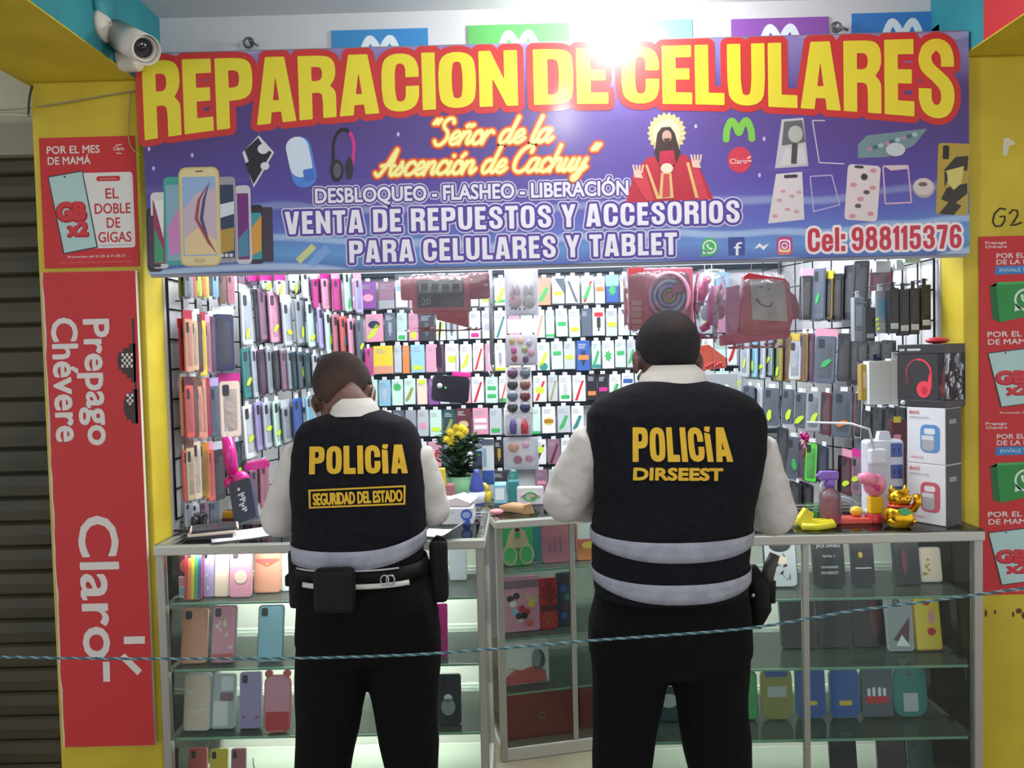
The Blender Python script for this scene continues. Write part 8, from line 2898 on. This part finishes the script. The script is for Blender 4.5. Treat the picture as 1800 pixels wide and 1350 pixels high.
# pink inflatable pieces hanging low on the left rack
MGP = M((222, 40, 150), .25, 0, .6)
t = thing('toy_hammer', 'glossy magenta bagged toy hanging low on the left rack', 'toy', P(410, 812, 2.72))
T = rel(t)
mb = T()
mb.tube([P(400, 768, 2.72), P(404, 800, 2.72), P(410, 835, 2.72)], [.020, .024, .020], MGP, 14)
mb.sphere(P(424, 842, 2.70), .030, MGP, 18, (1, .9, 1))
mb.sphere(P(404, 848, 2.72), .022, MGP, 14)
mb.build('inflated_body', t)
mb = T()
mb.tube([P(399, 770, 2.72), P(399, 755, 2.74), P(396, 750, 2.82)], .0014, K('silver'), 5)
mb.build('loop', t)
mb = MB()
p = P(452, 818, 2.88)
mb.prism(rrect(-.045, -.012, .045, .014, .01, 3), -.02, .02, MGP)
mb.prism(rrect(-.036, .010, .036, .02, .004, 3), -.015, .015, M((226, 90, 170), .3, 0, .5))
tag(mb.build('pink_tray', None, p, (0, R(-6), R(20))), 'magenta plastic tray hanging beside the left officer arm', 'tray')
# papers in front of the left officer
def paper(px, py, w, d, rz, z, label, col=(216, 220, 228), curl=.0):
    mb = MB()
    n_ = 8
    V, F = [], []
    for j in range(n_ + 1):
        for i in range(n_ + 1):
            u, v = i / n_ - .5, j / n_ - .5
            V.append((u * w, v * d, .0008 + curl * max(0, u) ** 2 * 4 * w))
    F = [(j * (n_ + 1) + i, j * (n_ + 1) + i + 1, (j + 1) * (n_ + 1) + i + 1, (j + 1) * (n_ + 1) + i) for j in range(n_) for i in range(n_)]
    mb.add(V, F, M(col, .7), True)
    o = mb.build('paper_sheet', None, (px, py, z), (0, 0, R(rz)))
    s_ = o.modifiers.new('t', 'SOLIDIFY')
    s_.thickness = .0006
    return tag(o, label, 'paper', 'papers on the left showcase')
paper(spot(425, 940, 2.50), 2.50, .19, .15, 24, ZLc, 'white sheet of paper left of the left officer on the showcase', curl=.02)
paper(spot(640, 930, 2.54), 2.52, .21, .15, 0, ZLc, 'white sheet of paper under the hands of the left officer', (222, 222, 222))
paper(spot(775, 940, 2.44), 2.455, .13, .11, -16, ZLc, 'white sheet of paper right of the left officer, curling up', (224, 226, 232), .25)
# white boxes with a round blue seal
t = thing('white_carton', 'flat white carton with round blue seal at the right end of the left showcase', 'box', (spot(795, 915, 2.62), 2.60, ZLc))
mb = MB()
mb.box((-.085, -.02, 0), (.075, .12, .055), K((214, 214, 222), .5), .003)
mb.build('carton', t)
mb = MB()
c_ = .052
mb.prism(circ(c_, .032, .019, .019, 24), -.021, -.0202, M((56, 86, 190), .5))
mb.prism(circ(c_, .032, .014, .011, 18), -.0216, -.021, M((150, 170, 226), .5))
mb.prism([(c_ - .01, .015), (c_ + .01, .015), (c_ + .014, .001), (c_ - .014, .001)], -.021, -.0202, M((56, 86, 190), .5))
letter(mb, 'GARANTIA', -.06, .012, .036, .008, -.0208, K('grey'), .0)
mb.build('seal_print', t)
mb = MB()
mb.prism([(-.10, 0), (.07, 0), (.08, .012), (.03, .03), (-.02, .016), (-.09, .02)], -.05, .06, K((216, 206, 204), .7))
tag(mb.build('torn_carton', None, (spot(795, 880, 2.68), 2.66, ZLc + .0565), (0, 0, R(-10))), 'torn pale cardboard piece on the white carton', 'cardboard')

# ------------------------------------------------------------------ shelf table behind, with flowers and bottles; things on the narrow showcase
t = thing('back_table', 'low white table between the left showcase and the back rack', 'table', (-.42, 3.30, 0))
mb = MB()
mb.box((-.36, -.16, .906), (.215, .30, .9365), M((206, 206, 202), .5), .004)
mb.build('table_top', t)
for x_, y_ in ((-.33, -.13), (.19, -.13), (-.33, .27), (.19, .27)):
    mb = MB()
    mb.box((x_ - .02, y_ - .02, 0), (x_ + .02, y_ + .02, .906), ALU, .003)
    mb.build('leg', t)
Yf = 3.28
xf = spot(808, 850, Yf)
t = thing('flower_pot', 'green pot of yellow chrysanthemums behind the left showcase', 'plant', (xf, Yf, .9375))
zf = P(808, 836, Yf).z - .9375
mb = MB()
mb.lathe([(.040, 0), (.046, .02), (.056, max(zf, .05)), (.050, max(zf, .05) - .004)], M((120, 176, 130), .5), 20)
mb.build('pot', t)
rf = random.Random(2)
LEAF = Mnoise('dark_leaves', (34, 62, 38), (60, 92, 54), 30, .6)
mb = MB()
zb0 = max(zf, .05)
for k in range(420):
    a_ = rf.uniform(0, 2 * PI)
    rad = rf.uniform(0, .088) * (1 - .15 * rf.random())
    z_ = zb0 + rf.uniform(-.01, .17)
    if z_ < zb0 + .05:
        rad *= .5
    q = Vector((rad * math.cos(a_), rad * math.sin(a_) * .8, z_))
    d_ = Vector((math.cos(a_), math.sin(a_), rf.uniform(-.2, .8))).normalized()
    s_ = d_.cross(Vector((0, 0, 1))).normalized()
    L_ = rf.uniform(.026, .052)
    up = s_.cross(d_) * .006
    mb.add([q, q + d_ * L_ * .5 + s_ * .013 + up, q + d_ * L_, q + d_ * L_ * .5 - s_ * .013 + up], [(0, 1, 2), (0, 2, 3)], LEAF, True)
for k in range(14):
    a_ = rf.uniform(0, 2 * PI)
    q = Vector((.06 * math.cos(a_) * rf.random(), .05 * math.sin(a_), zb0 + .14))
    mb.tube([(0, 0, zb0 - .02), q * .5 + Vector((0, 0, zb0 * .4)), q], .0022, LEAF, 5)
mb.build('leaves', t)['kind'] = 'stuff'
fl = None
for k, (px, py) in enumerate(((792, 760), (802, 752), (812, 752), (786, 772), (799, 770), (811, 764), (817, 757), (806, 762), (793, 780))):
    c = P(px, py, Yf - .05) - Vector((xf, Yf, .9375))
    if fl is None:
        mb = MB()
        YF = M((232, 204, 40), .6)
        for ring_, (n_, rr3, zz) in enumerate(((14, .020, .0), (11, .014, .006), (7, .008, .010))):
            for i in range(n_):
                a_ = 2 * PI * i / n_ + ring_ * .3
                d_ = Vector((math.cos(a_), 0, math.sin(a_)))
                s_ = Vector((-math.sin(a_), 0, math.cos(a_))) * .0035
                f0 = Vector((0, -zz, 0))
                mb.add([f0, f0 + d_ * rr3 * .6 + s_ + Vector((0, -.004, 0)), f0 + d_ * rr3 + Vector((0, .002, 0)), f0 + d_ * rr3 * .6 - s_ + Vector((0, -.004, 0))], [(0, 1, 2, 3)], YF, True)
        mb.sphere((0, -.008, 0), .006, M((206, 160, 30), .6), 10)
        fl = mb.build('flower_head', t, c)
    else:
        g_ = fl.copy()
        COL.objects.link(g_)
        g_.parent = t
        g_.location = c
    (fl if k == 0 else g_).rotation_euler = (R(rf.uniform(-30, 10)), R(rf.uniform(0, 60)), R(rf.uniform(-25, 25)))
# blue and white packs by the flowers
def stand_pack(px0, px1, py0, Y, zbase, col, label, bands=(), dep=.05, cat='box', name='standing_pack', bev=.004):
    a, b = P(px0, py0, Y), P(px1, py0, Y)
    h = a.z - zbase
    mb = MB()
    w = b.x - a.x
    mb.box((0, 0, 0), (w, dep, h), K(col, .4, .3), bev)
    for i, (c_, v0, v1, u0, u1) in enumerate(bands):
        mb.box((w * u0, -.001 - .0003 * i, h * v0), (w * u1, 0, h * v1), K(c_, .4), 0)
    return tag(mb.build(name, None, (a.x, Y, zbase)), words16(label), cat)
ZT = .9378
stand_pack(846, 867, 772, 3.30, ZT, 'white', 'white carton with blue foot band standing right of the flowers', (('blue', .25, .48, 0, 1), ('slate', .9, 1, 0, 1), ('light blue', .55, .85, .15, .4)))
mb = MB()
x_ = spot(838, 858, 3.18)
mb.lathe([(.030, 0), (.032, .006), (.032, .07), (.022, .11), (.012, .13), (.012, .15)], M((58, 70, 150), .35, 0, .3), 20)
mb.lathe([(.0325, .012), (.0325, .058)], M((200, 206, 220), .4), 20)
tag(mb.build('blue_bottle', None, (x_, 3.18, ZT)), 'blue bottle with pale label between flowers and narrow showcase', 'bottle')
mb = MB()
mb.sphere((0, 0, .03), .026, K('yellow', .4, .3), 14, (.8, .7, 1.1))
mb.tube([(0, 0, .05), (-.012, 0, .08), (-.018, 0, .085)], [.014, .010, .004], K('yellow', .4, .3), 10)
tag(mb.build('yellow_squeezer', None, (spot(856, 855, 3.20), 3.22, ZT)), 'small yellow rubber toy in front of the white carton', 'toy')
stand_pack(760, 782, 824, 3.145, ZT, 'yellow', 'yellow and white carton at the foot of the flower pot', (('white', .1, .5, 0, 1),), .03)
stand_pack(784, 798, 852, 3.145, ZT, 'rose', 'small rose coloured carton left of the flower pot', ())
# on the narrow showcase
ZM = MZ + .0015
mb = MB()
mb.tube([(-.06, .03, .012), (-.01, .01, .018), (.05, -.02, .012)], [.010, .020, .022], M((186, 150, 110), .7), 12)
mb.prism([(.03, 0), (.075, .002), (.06, .04), (.035, .034)], -.045, -.015, M((176, 138, 96), .7))
tag(mb.build('paper_roll', None, (spot(905, 878, 3.02), 3.02, ZM)), 'crumpled brown paper roll on the narrow showcase', 'paper')
mb = MB()
mb.sphere((0, 0, .010), .026, M((226, 140, 150), .5), 14, (1.1, .8, .42))
tag(mb.build('pink_pouch', None, (spot(872, 892, 2.98), 2.99, ZM)), 'small pink pouch at the left front of the narrow showcase', 'pouch')
stand_pack(868, 890, 852, 3.20, ZM, 'light blue', 'pale blue carton lying behind the brown paper roll', (('white', .2, .8, .1, .8),), .08)
stand_pack(893, 912, 846, 3.24, ZM, 'teal', 'small teal carton at the back of the narrow showcase', ())
t = thing('headset_pack', 'clear pack with a coiled pink and green headset on the narrow showcase', 'package', (spot(932, 862, 3.16), 3.16, ZM))
mb = MB()
mb.box((-.055, 0, 0), (.055, .03, .075), K((214, 206, 214), .4, .4), .006)
mb.build('pack', t)
mb = MB()
mb.tube([Vector((.026 * math.cos(k * PI / 8), -.004, .036 + .018 * math.sin(k * PI / 8))) for k in range(16)], .004, K('green', .4), 8, True)
mb.tube([Vector((.038 * math.cos(k * PI / 8), -.003, .030 + .022 * math.sin(k * PI / 8))) for k in range(9)], .004, K('pink', .4), 8)
mb.sphere((.008, -.004, .034), .008, K('olive', .4), 10)
mb.build('coil', t)
mb = MB()
mb.lathe([(.024, 0), (.026, .004), (.026, .04), (.02, .048), (.02, .052)], M((216, 210, 216), .4), 20)
mb.box((-.014, -.027, .012), (.014, -.024, .032), M((190, 80, 110), .5), .002)
tag(mb.build('small_jar', None, (spot(915, 820, 3.24), 3.30, ZM)), 'white lidded jar with rose label at the back of the narrow showcase', 'jar')

# ------------------------------------------------------------------ twisted rope across the front
pts = [(-80, 1156), (0, 1155), (130, 1157), (270, 1158), (520, 1157), (700, 1152), (800, 1146), (940, 1135), (1040, 1126), (1180, 1116), (1310, 1105), (1420, 1088), (1500, 1074), (1640, 1056), (1800, 1034), (1900, 1020)]
YRp = 1.62
line = []
for i in range(len(pts) - 1):
    for k in range(14):
        f = k / 14
        g = [pts[max(i - 1, 0)], pts[i], pts[i + 1], pts[min(i + 2, len(pts) - 1)]]
        v_ = [.5 * (2 * g[1][q] + (g[2][q] - g[0][q]) * f + (2 * g[0][q] - 5 * g[1][q] + 4 * g[2][q] - g[3][q]) * f * f + (3 * g[1][q] - g[0][q] - 3 * g[2][q] + g[3][q]) * f ** 3) for q in (0, 1)]
        line.append(P(v_[0], v_[1], YRp))
rope = thing('twisted_rope', 'thin twisted teal and white rope stretched across in front of both officers', 'rope', line[0])
o_ = Vector(line[0])
for s_, (cl, ph) in enumerate((((52, 92, 106), 0), ((62, 104, 114), 2.1), ((140, 164, 168), 4.2))):
    mb = MB()
    V = []
    L_ = 0
    for i, p in enumerate(line):
        if i:
            L_ += (p - line[i - 1]).length
        nxt = line[min(i + 1, len(line) - 1)]
        for j in range(3):
            q = p.lerp(nxt, j / 3)
            a_ = ph + (L_ + (nxt - p).length * j / 3) * 2 * PI / .03
            V.append(q + Vector((0, math.cos(a_), math.sin(a_))) * .0015 - o_)
    mb.tube(V, .0016, M(cl, .7), 6)
    mb.build('strand', rope)
# posts that carry the rope, out of the picture on both sides
for (px, lab) in ((-80, 'left'), (1900, 'right')):
    e = line[0] if px < 0 else line[-1]
    mb = MB()
    mb.lathe([(.14, 0), (.14, .02), (.02, .04), (.02, e.z + .06), (.026, e.z + .07), (.0, e.z + .09)], M((60, 60, 64), .4, .5), 20)
    tag(mb.build('rope_post', None, (e.x + (-.028 if px < 0 else .028), e.y, 0)), 'dark post holding the %s end of the twisted rope' % lab, 'post')
